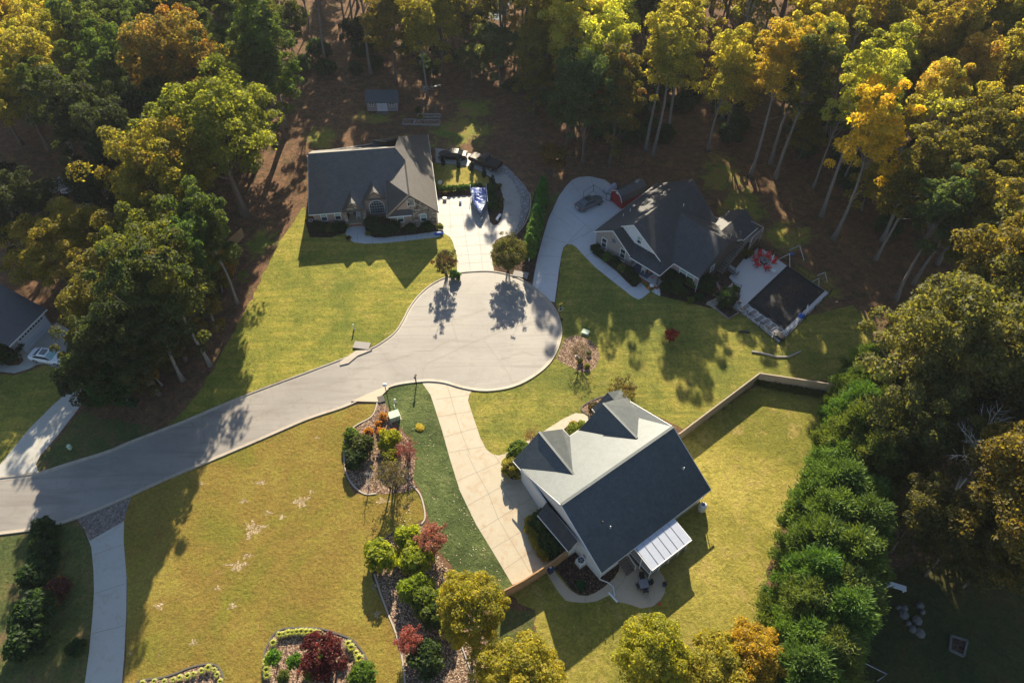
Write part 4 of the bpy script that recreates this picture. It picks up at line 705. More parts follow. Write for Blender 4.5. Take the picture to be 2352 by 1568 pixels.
for i in range(9):
    x_ = 0.35 + i * (L_ - 0.7) / 9; m.box(x_, x_ + (L_ - 0.7) / 9 - 0.18, -0.01, 0.02, 2.05, 2.3)
m.build('door_window', 'glass', gd)
m = MB()
for k in range(1, 4): m.box(0.12, L_ - 0.12, 0.0, 0.02, k * 0.5 + .08, k * 0.5 + 0.11)
m.build('panel_groove', 'grey_metal', gd)
# ---- grey shed in the back yard
o = G(*M2(345, 700)); p = G(*M2(1000, 700)); W_ = (p - o).length
sh = thing('garden_shed', (o.x, o.y, 0), math.atan2(p.y - o.y, p.x - o.x), 'grey garden shed with white double doors at the edge of the wood', 'shed')
D_ = 3.4
MB().box(0, W_, 0, D_, 0.15, 2.25).add([(0, 0, 2.25), (0, D_, 2.25), (0, D_ / 2, 3.3), (W_, 0, 2.25), (W_, D_, 2.25), (W_, D_ / 2, 3.3)], [(0, 1, 2), (5, 4, 3)]).build('wall', 'siding_grey', sh)
MB().slab([(-0.2, -0.3, 2.12), (W_ + 0.2, -0.3, 2.12), (W_ + 0.2, D_ / 2, 3.5), (-0.2, D_ / 2, 3.5)], 0.1).slab([(-0.2, D_ / 2, 3.5), (W_ + 0.2, D_ / 2, 3.5), (W_ + 0.2, D_ + 0.3, 2.12), (-0.2, D_ + 0.3, 2.12)], 0.1).build('roof', 'shingle_slate', sh)
dd = MB().box(W_ * 0.33, W_ * 0.495, -0.06, 0, 0.2, 2.0).box(W_ * 0.505, W_ * 0.67, -0.06, 0, 0.2, 2.0).build('door', 'door_white', sh); MB().box(W_ * .49, W_ * .51, -0.1, -0.06, 1.0, 1.15).build('handle', 'black_metal', dd)
window(sh, W_ * 0.16, 0, 1.15, 0.95, 0.8, R(-90), mull=2, blind=False); window(sh, W_ * 0.83, 0, 1.15, 0.95, 0.8, R(-90), mull=2, blind=False)
MB().box(W_ - 0.06, W_ + 0.03, -0.04, 0.03, 0.15, 2.15).build('corner_board', 'white_trim', sh)
MB().add([(W_ * .31, -0.05, 0.17), (W_ * .69, -0.05, 0.17), (W_ * .69, -0.9, 0.03), (W_ * .31, -0.9, 0.03)], [(0, 1, 2, 3)]).build('ramp', 'deck_wood', sh)
# ---- dark barn-shaped shed with red front
o = G(*N2(440, 560)); p = G(*N2(650, 735)); W_ = (p - o).length
rs = thing('red_barn_shed', (o.x, o.y, 0), math.atan2(p.y - o.y, p.x - o.x), 'black roofed barn shed with red front wall beside the driveway', 'shed')
D_ = 5.2; pr_ = [(-0.1, 1.5), (0.35, 2.35), (W_ / 2, 2.9), (W_ - 0.35, 2.35), (W_ + 0.1, 1.5)]
MB().add([(x_, 0, z_) for x_, z_ in [(0, 0.1)] + [(max(0, min(W_, x_)), z_ - 0.05) for x_, z_ in pr_] + [(W_, 0.1)]], [tuple(range(7))]).box(0, W_, 0.02, D_, 0.1, 1.5).build('wall', 'siding_red', rs)
m = MB()
for (x0, z0_), (x1, z1_) in zip(pr_[:-1], pr_[1:]): m.slab([(x0, -0.12, z0_), (x1, -0.12, z1_), (x1, D_, z1_), (x0, D_, z0_)], 0.08)
m.build('roof', 'shingle_black', rs); m = MB()
for (x0, z0_), (x1, z1_) in zip(pr_[:-1], pr_[1:]): m.beam((x0, -0.16, z0_ - .02), (x1, -0.16, z1_ - .02), 0.06, 0.1)
m.build('rake_board', 'white_trim', rs); MB().box(W_ / 2 - .25, W_ / 2 + .25, -0.05, 0, 2.25, 2.45).build('gable_vent', 'white_trim', rs)
dd = MB().box(W_ / 2 - 0.7, W_ / 2 + 0.7, -0.04, 0, 0.15, 1.85).build('door', 'siding_red', rs); MB().box(W_ / 2 - .05, W_ / 2 + .05, -0.07, -0.04, 0.9, 1.1).build('handle', 'black_metal', dd)
# ------------------------------------------------------------------ vegetation
CRT = CR.transposed()
def W2D(x, y, z=0.0):
    v = CRT @ Vector((x, y, z - CAM_H)); return (PW / 2 + v.x / -v.z * FPX, PH / 2 - v.y / -v.z * FPX)
def leaf_mesh(name, clumps, per, size, mat, seed=0, aspect=1.5, up=0.35, flat=0.0, out=0.6, shell=0.55):
    rng = np.random.default_rng(seed); C = np.array([c[:3] for c in clumps]); Rr = np.array([c[3] for c in clumps]); n = len(C) * per
    ci = np.repeat(np.arange(len(C)), per)
    d = rng.normal(size=(n, 3)); d /= np.linalg.norm(d, axis=1)[:, None]; d[:, 2] = np.where(d[:, 2] < -0.35, -d[:, 2], d[:, 2])
    rad = (shell + (1 - shell) * rng.random(n) ** 0.6) * Rr[ci]
    P = C[ci] + d * rad[:, None] * np.array([1, 1, 0.8])
    N = d * out + rng.normal(size=(n, 3)) * 0.55 + np.array([0, 0, up]); N /= np.linalg.norm(N, axis=1)[:, None]
    T = np.cross(N, rng.normal(size=(n, 3))); T /= np.linalg.norm(T, axis=1)[:, None]; B = np.cross(N, T)
    s = size * (0.6 + 0.8 * rng.random(n))[:, None]
    a = T * s * 0.5 * aspect; b = B * s * 0.5
    V = np.stack([P - a, P - b * 0.9 + N * s * 0.12, P + a, P + b * 0.9 + N * s * 0.12], axis=1).reshape(-1, 3)
    me = bpy.data.meshes.new(name); me.vertices.add(4 * n); me.vertices.foreach_set('co', V.ravel().astype(np.float32))
    me.loops.add(4 * n); me.loops.foreach_set('vertex_index', np.arange(4 * n, dtype=np.int32))
    me.polygons.add(n); me.polygons.foreach_set('loop_start', np.arange(0, 4 * n, 4, dtype=np.int32))
    ct = rng.random(len(C)); tint = np.clip(0.5 + rng.normal(size=n) * 0.2 + (ct[ci] - 0.5) * 0.45, 0, 1)
    at = me.attributes.new('tint', 'FLOAT', 'POINT'); at.data.foreach_set('value', np.repeat(tint, 4).astype(np.float32))
    cc = np.clip(ct[ci][::-1] * 0 + rng.random(len(C))[ci] * 0.8 + rng.random(n) * 0.2, 0, 1)
    at = me.attributes.new('clump', 'FLOAT', 'POINT'); at.data.foreach_set('value', np.repeat(cc, 4).astype(np.float32))
    me.update(); me.validate(); me.materials.append(MATS[mat]); return me
def limb_mesh(name, chains, mat, n=6):
    m = MB()
    for pts, rs in chains: m.tube(pts, rs, n)
    me = bpy.data.meshes.new(name); me.from_pydata(m.v, [], m.f); me.update(); me.polygons.foreach_set('use_smooth', [True] * len(me.polygons)); me.materials.append(MATS[mat]); return me
def crown_clumps(rng, n, cx, cy, cz, r, rz, cr, inner=0.35, lobes=0.25, squash=0.0):
    out = []; ph = rng.random(4) * 6.28
    for i in range(n):
        d = rng.normal(size=3); d /= np.linalg.norm(d)
        if d[2] < -0.55: d[2] = -d[2]
        az = math.atan2(d[1], d[0]); lob = 1 + lobes * (math.sin(3 * az + ph[0]) * 0.6 + math.sin(5 * az + ph[1] + d[2] * 4) * 0.5 + math.sin(d[2] * 5 + ph[2]) * 0.4)
        k = (inner + (1 - inner) * rng.random() ** 0.45) * lob
        out.append((cx + d[0] * r * k, cy + d[1] * r * k, cz + d[2] * rz * k, cr * (0.65 + 0.7 * rng.random())))
    return out
def make_tree(kind, seed, h, r, cz, rz, n, cr, per, leaf, lm='leaf', bark='bark_pale', tr=0.28, bare=0.5, limbs=12, lobes=0.25, inner=0.35, wob=0.6):
    rng = np.random.default_rng(seed)
    bx_, by_ = rng.normal() * wob, rng.normal() * wob
    def tp(z): k = z / h; return (bx_ * k * k * 1.3 + 0.25 * wob * math.sin(k * 7 + seed), by_ * k * k + 0.2 * wob * math.sin(k * 5 + 2 * seed), z)
    top = cz + rz * 0.35; t = [tp(top * i / 8) for i in range(9)]
    chains = [(t, [tr * (1.75 if i == 0 else 1) * (1 - 0.8 * (i / 8) ** 1.2) for i in range(9)])]
    cl = crown_clumps(rng, n, tp(cz)[0], tp(cz)[1], cz, r, rz, cr, inner, lobes)
    for i in range(limbs):
        c = cl[int(rng.integers(len(cl)))]; z0 = h * bare + (cz + rz * 0.2 - h * bare) * rng.random(); a = Vector(tp(z0)); b = Vector(c[:3])
        if b.z < a.z: b.z = a.z + 0.5
        mid = a.lerp(b, 0.5) + Vector((rng.normal() * 0.3, rng.normal() * 0.3, (b - a).length * -0.06)); rr = tr * 0.38 * (1 - z0 / h * 0.5)
        chains.append(([a, mid, b], [rr, rr * 0.6, rr * 0.2]))
    if kind in ('poplar', 'snag', 'slim'):
        for i in range(7):
            z0 = h * (0.3 + 0.4 * rng.random()); a = Vector(tp(z0)); an = rng.random() * 6.28; l_ = 0.6 + 1.6 * rng.random(); chains.append(([a, a + Vector((math.cos(an) * l_, math.sin(an) * l_, l_ * .5))], [0.05, 0.012]))
    return limb_mesh(kind + '_trunk', chains, bark), leaf_mesh(kind + '_crown', cl, per, leaf, lm, seed)
K = {}
K['oak'] = [make_tree('oak', 10 + i, 21, 7.0, 13.5, 7.2, 190, 1.25, 170, 0.25, tr=0.42, bare=0.28, limbs=22, bark='bark', lobes=0.3) for i in range(3)]
K['poplar'] = [make_tree('poplar', 20 + i, 26, 3.9, 18.6, 7.2, 105, 0.95, 135, 0.25, tr=0.30, bare=0.5, limbs=22, lobes=0.45, inner=0.25, wob=0.9) for i in range(4)]
K['slim'] = [make_tree('slim', 30 + i, 21, 3.5, 14, 6.8, 100, 1.0, 150, 0.24, tr=0.24, bare=0.3, limbs=14, lobes=0.5, inner=0.25, wob=0.8) for i in range(4)]
K['dense'] = [make_tree('dense', 35 + i, 21, 4.1, 11.5, 9.6, 150, 1.05, 140, 0.25, tr=0.26, bare=0.15, limbs=12, lobes=0.35, bark='bark') for i in range(3)]
K['low'] = [make_tree('low', 40 + i, 8, 3.0, 4.8, 3.2, 50, 0.9, 140, 0.24, tr=0.12, bare=0.25, limbs=8, lobes=0.35) for i in range(3)]
K['snag'] = [make_tree('snag', 50 + i, 22, 2.6, 17, 5.0, 16, 0.8, 60, 0.3, tr=0.26, bare=0.5, limbs=14, wob=1.0) for i in range(2)]
K['ovoid'] = [make_tree('ovoid', 60 + i, 9.5, 3.5, 5.3, 4.2, 190, 0.6, 130, 0.16, tr=0.14, bare=0.15, limbs=14, lobes=0.12, inner=0.5) for i in range(2)]
def leyland(seed, h=12.0, r=3.6):
    rng = np.random.default_rng(seed); cl = []
    for i in range(95):
        z = h * (0.02 + 0.96 * rng.random() ** 0.9); k = z / h; rr = r * (1 - k ** 2.4) ** 0.7 * (0.62 + 0.5 * rng.random()) + 0.1; a = rng.random() * 6.283
        for j in range(4): t_ = j * .32; cl.append(((rr - t_) * math.cos(a) + rng.normal() * .25, (rr - t_) * math.sin(a) + rng.normal() * .25, z - t_ * .5 + rng.normal() * .22, 0.62))
    rng2 = np.random.default_rng(seed + 5); n = len(cl); per = 105; C = np.array([c[:3] for c in cl]); ci = np.repeat(np.arange(n), per)
    outd = C * np.array([1, 1, 0]); outd /= (np.linalg.norm(outd, axis=1)[:, None] + 1e-6); ax = outd * 0.75 + np.array([0, 0, 0.85]) + rng2.normal(size=(n, 3)) * 0.25; ax /= np.linalg.norm(ax, axis=1)[:, None]
    N_ = n * per; sp = rng2.normal(size=(N_, 3)); D = ax[ci] * 0.9 + sp * 0.42; D /= np.linalg.norm(D, axis=1)[:, None]
    L = (0.30 + 0.38 * rng2.random(N_))[:, None]; P0 = C[ci] + rng2.normal(size=(N_, 3)) * np.array([.30, .30, .26]); P1 = P0 + D * L
    S = np.cross(D, rng2.normal(size=(N_, 3))); S /= np.linalg.norm(S, axis=1)[:, None]; M_ = P0 + D * L * 0.55
    V = np.stack([P0, M_ + S * 0.062, P1, M_ - S * 0.062], axis=1).reshape(-1, 3)
    me = bpy.data.meshes.new('leyland_crown'); me.vertices.add(4 * N_); me.vertices.foreach_set('co', V.ravel().astype(np.float32)); me.loops.add(4 * N_); me.loops.foreach_set('vertex_index', np.arange(4 * N_, dtype=np.int32))
    me.polygons.add(N_); me.polygons.foreach_set('loop_start', np.arange(0, 4 * N_, 4, dtype=np.int32)); ct = rng2.random(n)
    at = me.attributes.new('tint', 'FLOAT', 'POINT'); at.data.foreach_set('value', np.repeat(np.clip(0.45 + (ct[ci] - .5) * .5 + rng2.normal(size=N_) * .16, 0, 1), 4).astype(np.float32))
    at = me.attributes.new('clump', 'FLOAT', 'POINT'); at.data.foreach_set('value', np.ones(4 * N_, dtype=np.float32))
    me.update(); me.materials.append(MATS['leaf_conifer']); return limb_mesh('leyland_trunk', [([(0, 0, 0), (0.05, 0, h * .5), (0, 0, h * 0.93)], [0.22, 0.15, 0.03])], 'bark'), me
K['leyland'] = [leyland(70), leyland(71, 11, 3.9), leyland(72, 12.5, 3.5)]
def column(seed, h, r, per=30, leaf=0.16, n=120):
    rng = np.random.default_rng(seed); cl = []
    for i in range(n):
        k = rng.random(); rr = r * (0.25 + 0.75 * min(1, k * 6)) * (1 - k ** 3) * (0.6 + 0.4 * rng.random()); a = rng.random() * 6.283; cl.append((rr * math.cos(a), rr * math.sin(a), 0.1 + k * (h - 0.1), 0.3 * (r / 0.9) ** 0.5))
    return limb_mesh('column_trunk', [([(0, 0, 0), (0, 0, h * 0.9)], [0.08, 0.02])], 'bark'), leaf_mesh('column_foliage', cl, per, leaf, 'leaf_conifer', seed, up=0.8)
K['arbor'] = [column(80, 5.0, 1.15, n=170), column(81, 5.0, 1.0, n=170)]; K['pencil'] = [column(82, 1.9, 0.3, 24, 0.11, 60)]
def bush(seed, r, h, leaf=0.15, n=46, per=55, cr=0.34, mat='leaf', lobes=0.12):
    rng = np.random.default_rng(seed); cl = crown_clumps(rng, n, 0, 0, h * 0.5, r * 0.82, h * 0.45, cr * r, 0.55, lobes)
    cl = [(a, b, max(c, 0.12), d) for a, b, c, d in cl]
    return limb_mesh('bush_stem', [([(0, 0, 0), (0.1 * i - .1, 0.08 * i - .08, h * 0.5)], [0.05 * r, 0.015]) for i in range(3)], 'bark'), leaf_mesh('bush_foliage', cl, per, leaf, mat, seed)
K['bush'] = [bush(90, 1.0, 1.5), bush(91, 1.0, 1.4, n=52)]; K['clipped'] = [bush(92, 1.0, 1.35, 0.10, 90, 60, 0.22, lobes=0.03)]
K['mum'] = [bush(93, 0.5, 0.6, 0.09, 30, 40, 0.3)]
def crape(seed, h=4.5, r=1.9, n=60, leaf=0.15, per=26, stems=7, bark='bark', mat='leaf_red', cr=0.36):
    rng = np.random.default_rng(seed); cl = []; ch = []
    for i in range(stems):
        a = 6.283 * i / stems + rng.random(); k = r * (0.4 + 0.5 * rng.random()); b = (k * math.cos(a), k * math.sin(a), h * (0.75 + 0.2 * rng.random())); ch.append(([(0.12 * math.cos(a), 0.12 * math.sin(a), 0), (b[0] * .35, b[1] * .35, b[2] * .5), b], [0.06, 0.04, 0.012]))
        for j in range(5):
            t = 0.35 + 0.6 * rng.random(); p = Vector((b[0] * t, b[1] * t, b[2] * (0.2 + t * 0.8))); q = p + Vector((rng.normal() * r * .33, rng.normal() * r * .33, r * (0.2 + .4 * rng.random()))); ch.append(([p, q], [0.025, 0.006]))
            for jj in range(2):
                q2 = q.lerp(p, 0.4) + Vector((rng.normal() * .3, rng.normal() * .3, .35)); ch.append(([q.lerp(p, 0.5), q2], [0.014, 0.004]))
            cl.append((q.x, q.y, q.z, cr))
    for i in range(n):
        d = rng.normal(size=3); d /= np.linalg.norm(d); k = 0.4 + 0.6 * rng.random() ** .5; cl.append((d[0] * r * k * .9, d[1] * r * k * .9, h * 0.62 + d[2] * h * 0.36 * k, cr))
    return limb_mesh('crape_stem', ch, bark, 5), (leaf_mesh('crape_crown', cl, per, leaf, mat, seed, shell=0.1) if per else None)
K['crape'] = [crape(100, n=75, leaf=0.12, per=40)]; K['sparse'] = [crape(101, n=30, leaf=0.10, per=16)]; K['roundcrape'] = [crape(102, 6.2, 3.1, 190, 0.14, 50, 10, cr=0.48)]
def bare(seed, h, r0, depth=4, bark='bark_white', spread=0.55, k0=3):
    rng = np.random.default_rng(seed); ch = []
    def grow(p, d, L, rad, lev):
        q = p + d * L + Vector((rng.normal(), rng.normal(), 0)) * L * 0.06; ch.append(([p, p.lerp(q, .5) + Vector((rng.normal(), rng.normal(), rng.normal())) * L * .05, q], [rad, rad * .82, rad * .62]))
        if lev == 0: return
        for i in range(k0 + (lev < 3)):
            e = (d + Vector((rng.normal(), rng.normal(), rng.normal() * .6)) * spread + Vector((0, 0, 0.12))).normalized(); grow(p.lerp(q, 0.5 + 0.5 * rng.random()), e, L * (0.5 + 0.25 * rng.random()), rad * 0.55, lev - 1)
    grow(Vector((0, 0, 0)), Vector((0.06, 0, 1)).normalized(), h * 0.42, r0, depth); return limb_mesh('bare_branches', ch, bark, 5), None
K['bare'] = [bare(110, 17, 0.3, 5)]; K['bare_small'] = [bare(111, 2.6, 0.05, 4)]
def tuftmesh(seed, r=0.42, n=150):
    rng = np.random.default_rng(seed); m = MB()
    for i in range(n):
        a = rng.random() * 6.283; k = r * (0.35 + 0.65 * rng.random()); h = 0.42 * (0.7 + .5 * rng.random()); d = Vector((math.cos(a), math.sin(a), 0)); s = Vector((-d.y, d.x, 0)) * 0.022; p = d * 0.06
        m.add([p - s, p + s, p + d * k * 0.5 + s + Vector((0, 0, h)), p + d * k * 0.5 - s + Vector((0, 0, h)), p + d * k + Vector((0, 0, h * 0.55))], [(0, 1, 2, 3), (3, 2, 4)])
    me = bpy.data.meshes.new('grass_blades'); me.from_pydata(m.v, [], m.f); me.update(); me.materials.append(MATS['leaf'])
    at = me.attributes.new('tint', 'FLOAT', 'POINT'); at.data.foreach_set('value', np.full(len(m.v), 0.75, dtype=np.float32)); at = me.attributes.new('clump', 'FLOAT', 'POINT'); at.data.foreach_set('value', np.ones(len(m.v), dtype=np.float32)); return me
K['tuft'] = [(None, tuftmesh(120)), (None, tuftmesh(121))]
rnd = random.Random(7)
PARTNAMES = {'oak': ('trunk', 'crown'), 'bush': ('stem', 'foliage'), 'tuft': (None, 'foliage')}
def plant(kind, loc, label, name='tree', cat='tree', group=None, color=(0.06, 0.10, 0.02, 0.0), s=1.0, sz=None, rz=None, tree=True, v=None, tcol=None):
    t, c = K[kind][rnd.randrange(len(K[kind])) if v is None else v]
    if t is None or (c is None and not tree):
        o = bpy.data.objects.new(name, c or t); col.objects.link(o)
    else:
        o = bpy.data.objects.new(name, None); col.objects.link(o)
        a = bpy.data.objects.new('trunk' if tree else 'stem', t); col.objects.link(a); a.parent = o
        if c is not None:
            b = bpy.data.objects.new('crown' if tree else 'foliage', c); col.objects.link(b); b.parent = o; b.color = color
    o.color = color; o.location = (loc[0], loc[1], 0); o.rotation_euler = (0, 0, rnd.random() * 6.28 if rz is None else rz); o.scale = (s, s, s if sz is None else sz)
    return tag(o, label, cat, group)
# crown colours; the last number is how far autumn has reached single clumps
GRN = (0.085, 0.125, 0.020, 0.05); DKG = (0.036, 0.055, 0.018, 0.0); OLV = (0.165, 0.155, 0.026, 0.08); YGR = (0.27, 0.255, 0.035, 0.08); GLD = (0.34, 0.325, 0.05, 0.05); YEL = (0.60, 0.43, 0.022, 0.1); RST = (0.22, 0.15, 0.025, 0.5); ORG = (0.36, 0.29, 0.05, 0.15); TEA = (0.075, 0.12, 0.035, 0.05)
hints = [(50, 60, GLD), (200, 60, GRN), (300, 110, GRN), (430, 140, RST), (350, 260, DKG), (100, 250, DKG), (60, 380, DKG), (150, 170, GRN), (200, 300, DKG), (230, 350, DKG), (480, 200, GRN), (480, 60, GRN), (600, 80, GRN), (600, 230, GRN), (560, 300, GRN), (350, 400, OLV), (330, 340, RST), (120, 520, OLV), (300, 560, OLV), (400, 700, GRN), (300, 900, DKG), (700, 60, GRN), (700, 180, DKG), (850, 80, DKG), (920, 40, OLV), (960, 120, OLV), (1060, 60, YGR), (1120, 150, YGR), (1150, 60, OLV), (1250, 60, YGR), (1200, 200, TEA), (1300, 250, TEA), (1400, 100, GLD), (1400, 250, TEA), (1480, 50, GRN), (1530, 60, GLD), (1650, 100, YGR), (1600, 200, OLV), (1700, 50, YGR), (1760, 200, GRN), (1820, 90, GLD), (1920, 60, YGR), (1920, 20, GLD), (2050, 50, YGR), (2000, 140, YGR), (2150, 100, YGR), (2250, 90, YGR), (2060, 230, GLD), (2220, 220, ORG), (2330, 250, YGR), (2080, 330, GLD), (2160, 380, TEA), (2250, 350, OLV), (2320, 60, GLD), (2300, 560, OLV), (2150, 500, GRN), (2180, 760, OLV), (2120, 850, OLV), (2250, 700, YGR), (2200, 1000, OLV), (2280, 1180, GLD), (2200, 1180, GRN), (2300, 1400, DKG)]  # dark greens at upper left put taller trees' shade into the crown colour
def colour_at(x, y):
    b = min(hints, key=lambda h_: (h_[0] - x) ** 2 + (h_[1] - y) ** 2)[2]; k = 0.8 + 0.4 * rnd.random(); j = 0.92 + 0.16 * rnd.random()
    return (b[0] * k * j, b[1] * k / j, b[2] * k, max(0, b[3] + rnd.uniform(-0.08, 0.12)))
def cname(c):
    r_, g_ = c[0], c[1]
    if c[3] > 0.45: return 'rust-tinged' if r_ < 0.25 else 'orange'
    if r_ > 0.42: return 'bright yellow'
    if r_ > 0.27: return 'golden'
    if r_ > 0.165: return 'yellow-green'
    if r_ > 0.09: return 'olive'
    return 'green' if r_ > 0.042 else 'dark green'
placed = []
def crown_at(kind, px, z, label, s=1.0, color=None, sz=None, group=None, v=None):
    p = G(px[0], px[1], z); placed.append((p.x, p.y, 4.0 * s if kind != 'oak' else 6.5 * s))
    return plant(kind, p, label, 'oak_tree' if kind == 'oak' else 'tree', 'tree', group, color or colour_at(*px), s, sz, v=v)
def base_at(kind, px, label, s=1.0, color=None, sz=None, group=None, name='tree', v=None):
    p = G(*px); placed.append((p.x, p.y, 3.6 * s)); return plant(kind, p, label, name, 'tree', group, color or colour_at(*W2D(p.x, p.y, 18)), s, sz, v=v)
# landmark trees
crown_at('oak', (376, 430), 13, 'big olive oak with rust-red top clumps, left of the brick house', 1.05, (0.21, 0.20, 0.024, 0.25))
crown_at('oak', (500, 320), 14, 'huge green oak leaning over the bare strip left of the brick house roof', 1.15, (0.17, 0.20, 0.024, 0.06), 1.15)
crown_at('oak', (425, 170), 14, 'oak with rusty red-brown upper crown behind the huge green oak', 1.0, (0.20, 0.16, 0.035, 0.28), 1.1)
crown_at('oak', (130, 560), 8.5, 'wide olive-gold oak spreading over the dark roof at the left edge', 0.92, (0.25, 0.22, 0.024, 0.12), 0.58)
crown_at('oak', (275, 680), 9, 'olive oak standing over the white garage and the white sedan', 0.88, (0.17, 0.16, 0.022, 0.1), 0.66)
crown_at('oak', (380, 610), 10, 'shaded green oak on the lawn side of the left wood', 0.85, (0.12, 0.145, 0.02, 0.1))
crown_at('slim', (450, 650), 9, 'slender green tree with pale trunk at the lawn edge of the left wood', 0.85, (0.06, 0.115, 0.02, 0.0))
crown_at('slim', (490, 560), 11, 'tall green tree at the lawn corner of the left wood, upper one', 0.86, (0.07, 0.11, 0.02, 0.1))
crown_at('slim', (420, 720), 10, 'tall olive tree at the lawn edge of the left wood, lower one', 1.0, (0.09, 0.11, 0.02, 0.2))
crown_at('slim', (350, 740), 11, 'tall dark tree inside the left wood above the road bend', 1.0, (0.05, 0.08, 0.02, 0.1))
crown_at('oak', (300, 810), 8, 'dark green broad tree near the road end of the left wood', 0.7, (0.045, 0.07, 0.02, 0.1), 0.75)
crown_at('low', (270, 890), 4, 'low bright green shrub tree at the road end of the left wood', 1.0, (0.03, 0.09, 0.02, 0.0))
crown_at('low', (200, 880), 4, 'feathery dark low tree beside the far left driveway', 0.95, (0.035, 0.05, 0.018, 0.1))
crown_at('low', (350, 850), 3, 'small olive tree under the left wood, nearest the road', 1.0, (0.09, 0.085, 0.02, 0.3))
crown_at('low', (455, 755), 2.5, 'small golden-olive tree at the mown edge of the left lawn', 0.9, (0.16, 0.13, 0.02, 0.2))
crown_at('low', (415, 790), 2.5, 'rusty low thicket tree beneath the left oaks', 0.95, (0.10, 0.08, 0.02, 0.4))
crown_at('low', (500, 640), 2.5, 'small yellow-brown tree beside the bare strip left of the lawn', 0.8, (0.14, 0.12, 0.02, 0.4))
crown_at('oak', (2150, 850), 11, 'great olive-gold oak rising behind the evergreen hedge', 1.05, (0.15, 0.155, 0.04, 0.05))
crown_at('oak', (2265, 780), 12, 'sunlit olive oak at the right edge beyond the great hedge oak', 0.95, (0.13, 0.14, 0.035, 0.05))
crown_at('oak', (2100, 990), 9, 'smaller olive oak tucked between hedge and bare grey tree', 0.75, (0.11, 0.125, 0.035, 0.05))
crown_at('oak', (2330, 610), 13, 'tall yellow-olive oak at the right edge above the pool wood', 0.95, (0.16, 0.17, 0.035, 0.05))
crown_at('low', (2110, 740), 6, 'small bright olive tree just above the great hedge oak', 1.1, (0.13, 0.15, 0.025, 0.0))
crown_at('oak', (2305, 1210), 9, 'dark golden oak at the right edge below the bare grey tree', 0.9, (0.14, 0.12, 0.02, 0.15))
crown_at('oak', (2310, 1000), 9, 'dull brown-green tree at the right edge above the bare grey tree', 0.75, (0.07, 0.07, 0.02, 0.2))
for px_, z_, s_, lb in [((2085, 1215), 5, .62, 'low dark tree right against the wood side of the hedge'), ((2170, 1270), 5, .6, 'low dark tree below the leafless grey tree'), ((2255, 1310), 5, .62, 'dark tree over the dim yard at lower right'), ((2060, 1075), 5, .55, 'low olive tree between the hedge and the leafless grey tree')]: crown_at('dense', px_, z_, lb, s_, (0.10, 0.10, 0.022, 0.15))
p = G(2145, 1175); plant('bare', p, 'leafless grey tree with pale tangled branches behind the evergreen hedge', 'bare_tree', 'tree', s=1.12, rz=0.5); placed.append((p.x, p.y, 5))
base_at('poplar', (1485, 345), 'tall pale-trunked tree, left one of the trio above the starred house', 0.92, YGR, name='tall_tree', v=0)
base_at('poplar', (1503, 357), 'tall pale-trunked tree, front one of the trio above the starred house', 0.95, GLD, name='tall_tree', v=1)
base_at('poplar', (1533, 314), 'tall dark-trunked tree, rear one of the trio above the starred house', 0.95, YGR, name='tall_tree', v=2)
base_at('slim', (1626, 348), 'slender crooked pale trunk casting a line of shadow on the bright grass strip', 0.95, GLD, 1.0, name='tall_tree', v=0)
base_at('poplar', (1725, 402), 'tall forked tree with yellow crown and white collar at its foot', 0.97, (0.40, 0.31, 0.03, 0.1), name='tall_tree', v=3)
base_at('snag', (1867, 432), 'thin leaning tree with small green crown right of the yellow forked tree', 0.75, TEA, name='tall_tree')
base_at('snag', (1933, 428), 'thin shaded trunk between the leaning tree and the bright yellow tree', 0.7, GRN, name='tall_tree')
base_at('poplar', (1915, 552), 'bright yellow tree on a long bare pale trunk behind the swimming pool', 0.97, (0.54, 0.42, 0.03, 0.1), name='tall_tree', v=1)
base_at('slim', (2015, 597), 'tall tree with grey trunk right of the bright yellow tree', 1.0, OLV, name='tall_tree')
base_at('poplar', (2058, 688), 'tall blue-green crowned tree on a long leaning trunk nearest the pool', 0.8, TEA, name='tall_tree', v=2)
base_at('slim', (2100, 655), 'thick trunked olive tree just right of the blue-green crowned tree', 1.0, OLV, name='tall_tree')
base_at('snag', (752, 150), 'bare leaning trunk behind the garden shed, left one', 1.0, DKG, name='tall_tree'); base_at('snag', (853, 170), 'bare leaning trunk rising right behind the garden shed', 1.0, DKG, name='tall_tree')
base_at('slim', (980, 222), 'yellow-green slender tree at the wood edge above the raised beds', 0.9, YGR, name='tall_tree')
base_at('low', (1150, 195), 'misty pale green small tree in the gap of the wood above the back lawn', 1.3, (0.13, 0.17, 0.06, 0.0)); base_at('low', (1270, 405), 'small yellow-brown tree at the mulch edge above the arborvitae row', 0.7, (0.17, 0.12, 0.02, 0.3))
base_at('dense', (1340, 375), 'dense teal-green tree at the wood edge above the blue-grey driveway', 0.95, TEA); base_at('dense', (1300, 340), 'green tree left of the dense teal-green tree at the wood edge', 0.8, TEA); base_at('dense', (1400, 380), 'orange-brown tinged tree right of the dense teal-green tree', 0.9, (0.14, 0.13, 0.03, 0.35))
base_at('dense', (1225, 270), 'green tree at the left end of the middle wood edge, above the gravel strip', 0.75, OLV)
for px, s_, c_, lb in [((1085, 185), .9, (0.13, 0.16, 0.05, 0), 'pale green low tree in the sight gap of the wood, front one'), ((1108, 150), 1.0, (0.12, 0.15, 0.05, 0), 'pale green low tree in the sight gap of the wood, second one'), ((1092, 110), 1.1, (0.14, 0.15, 0.05, 0), 'pale low tree in the sight gap of the wood, third one'), ((1120, 60), 1.0, (0.14, 0.15, 0.05, 0), 'pale low tree in the sight gap of the wood, before the water')]: base_at('low', px, lb, s_, c_)
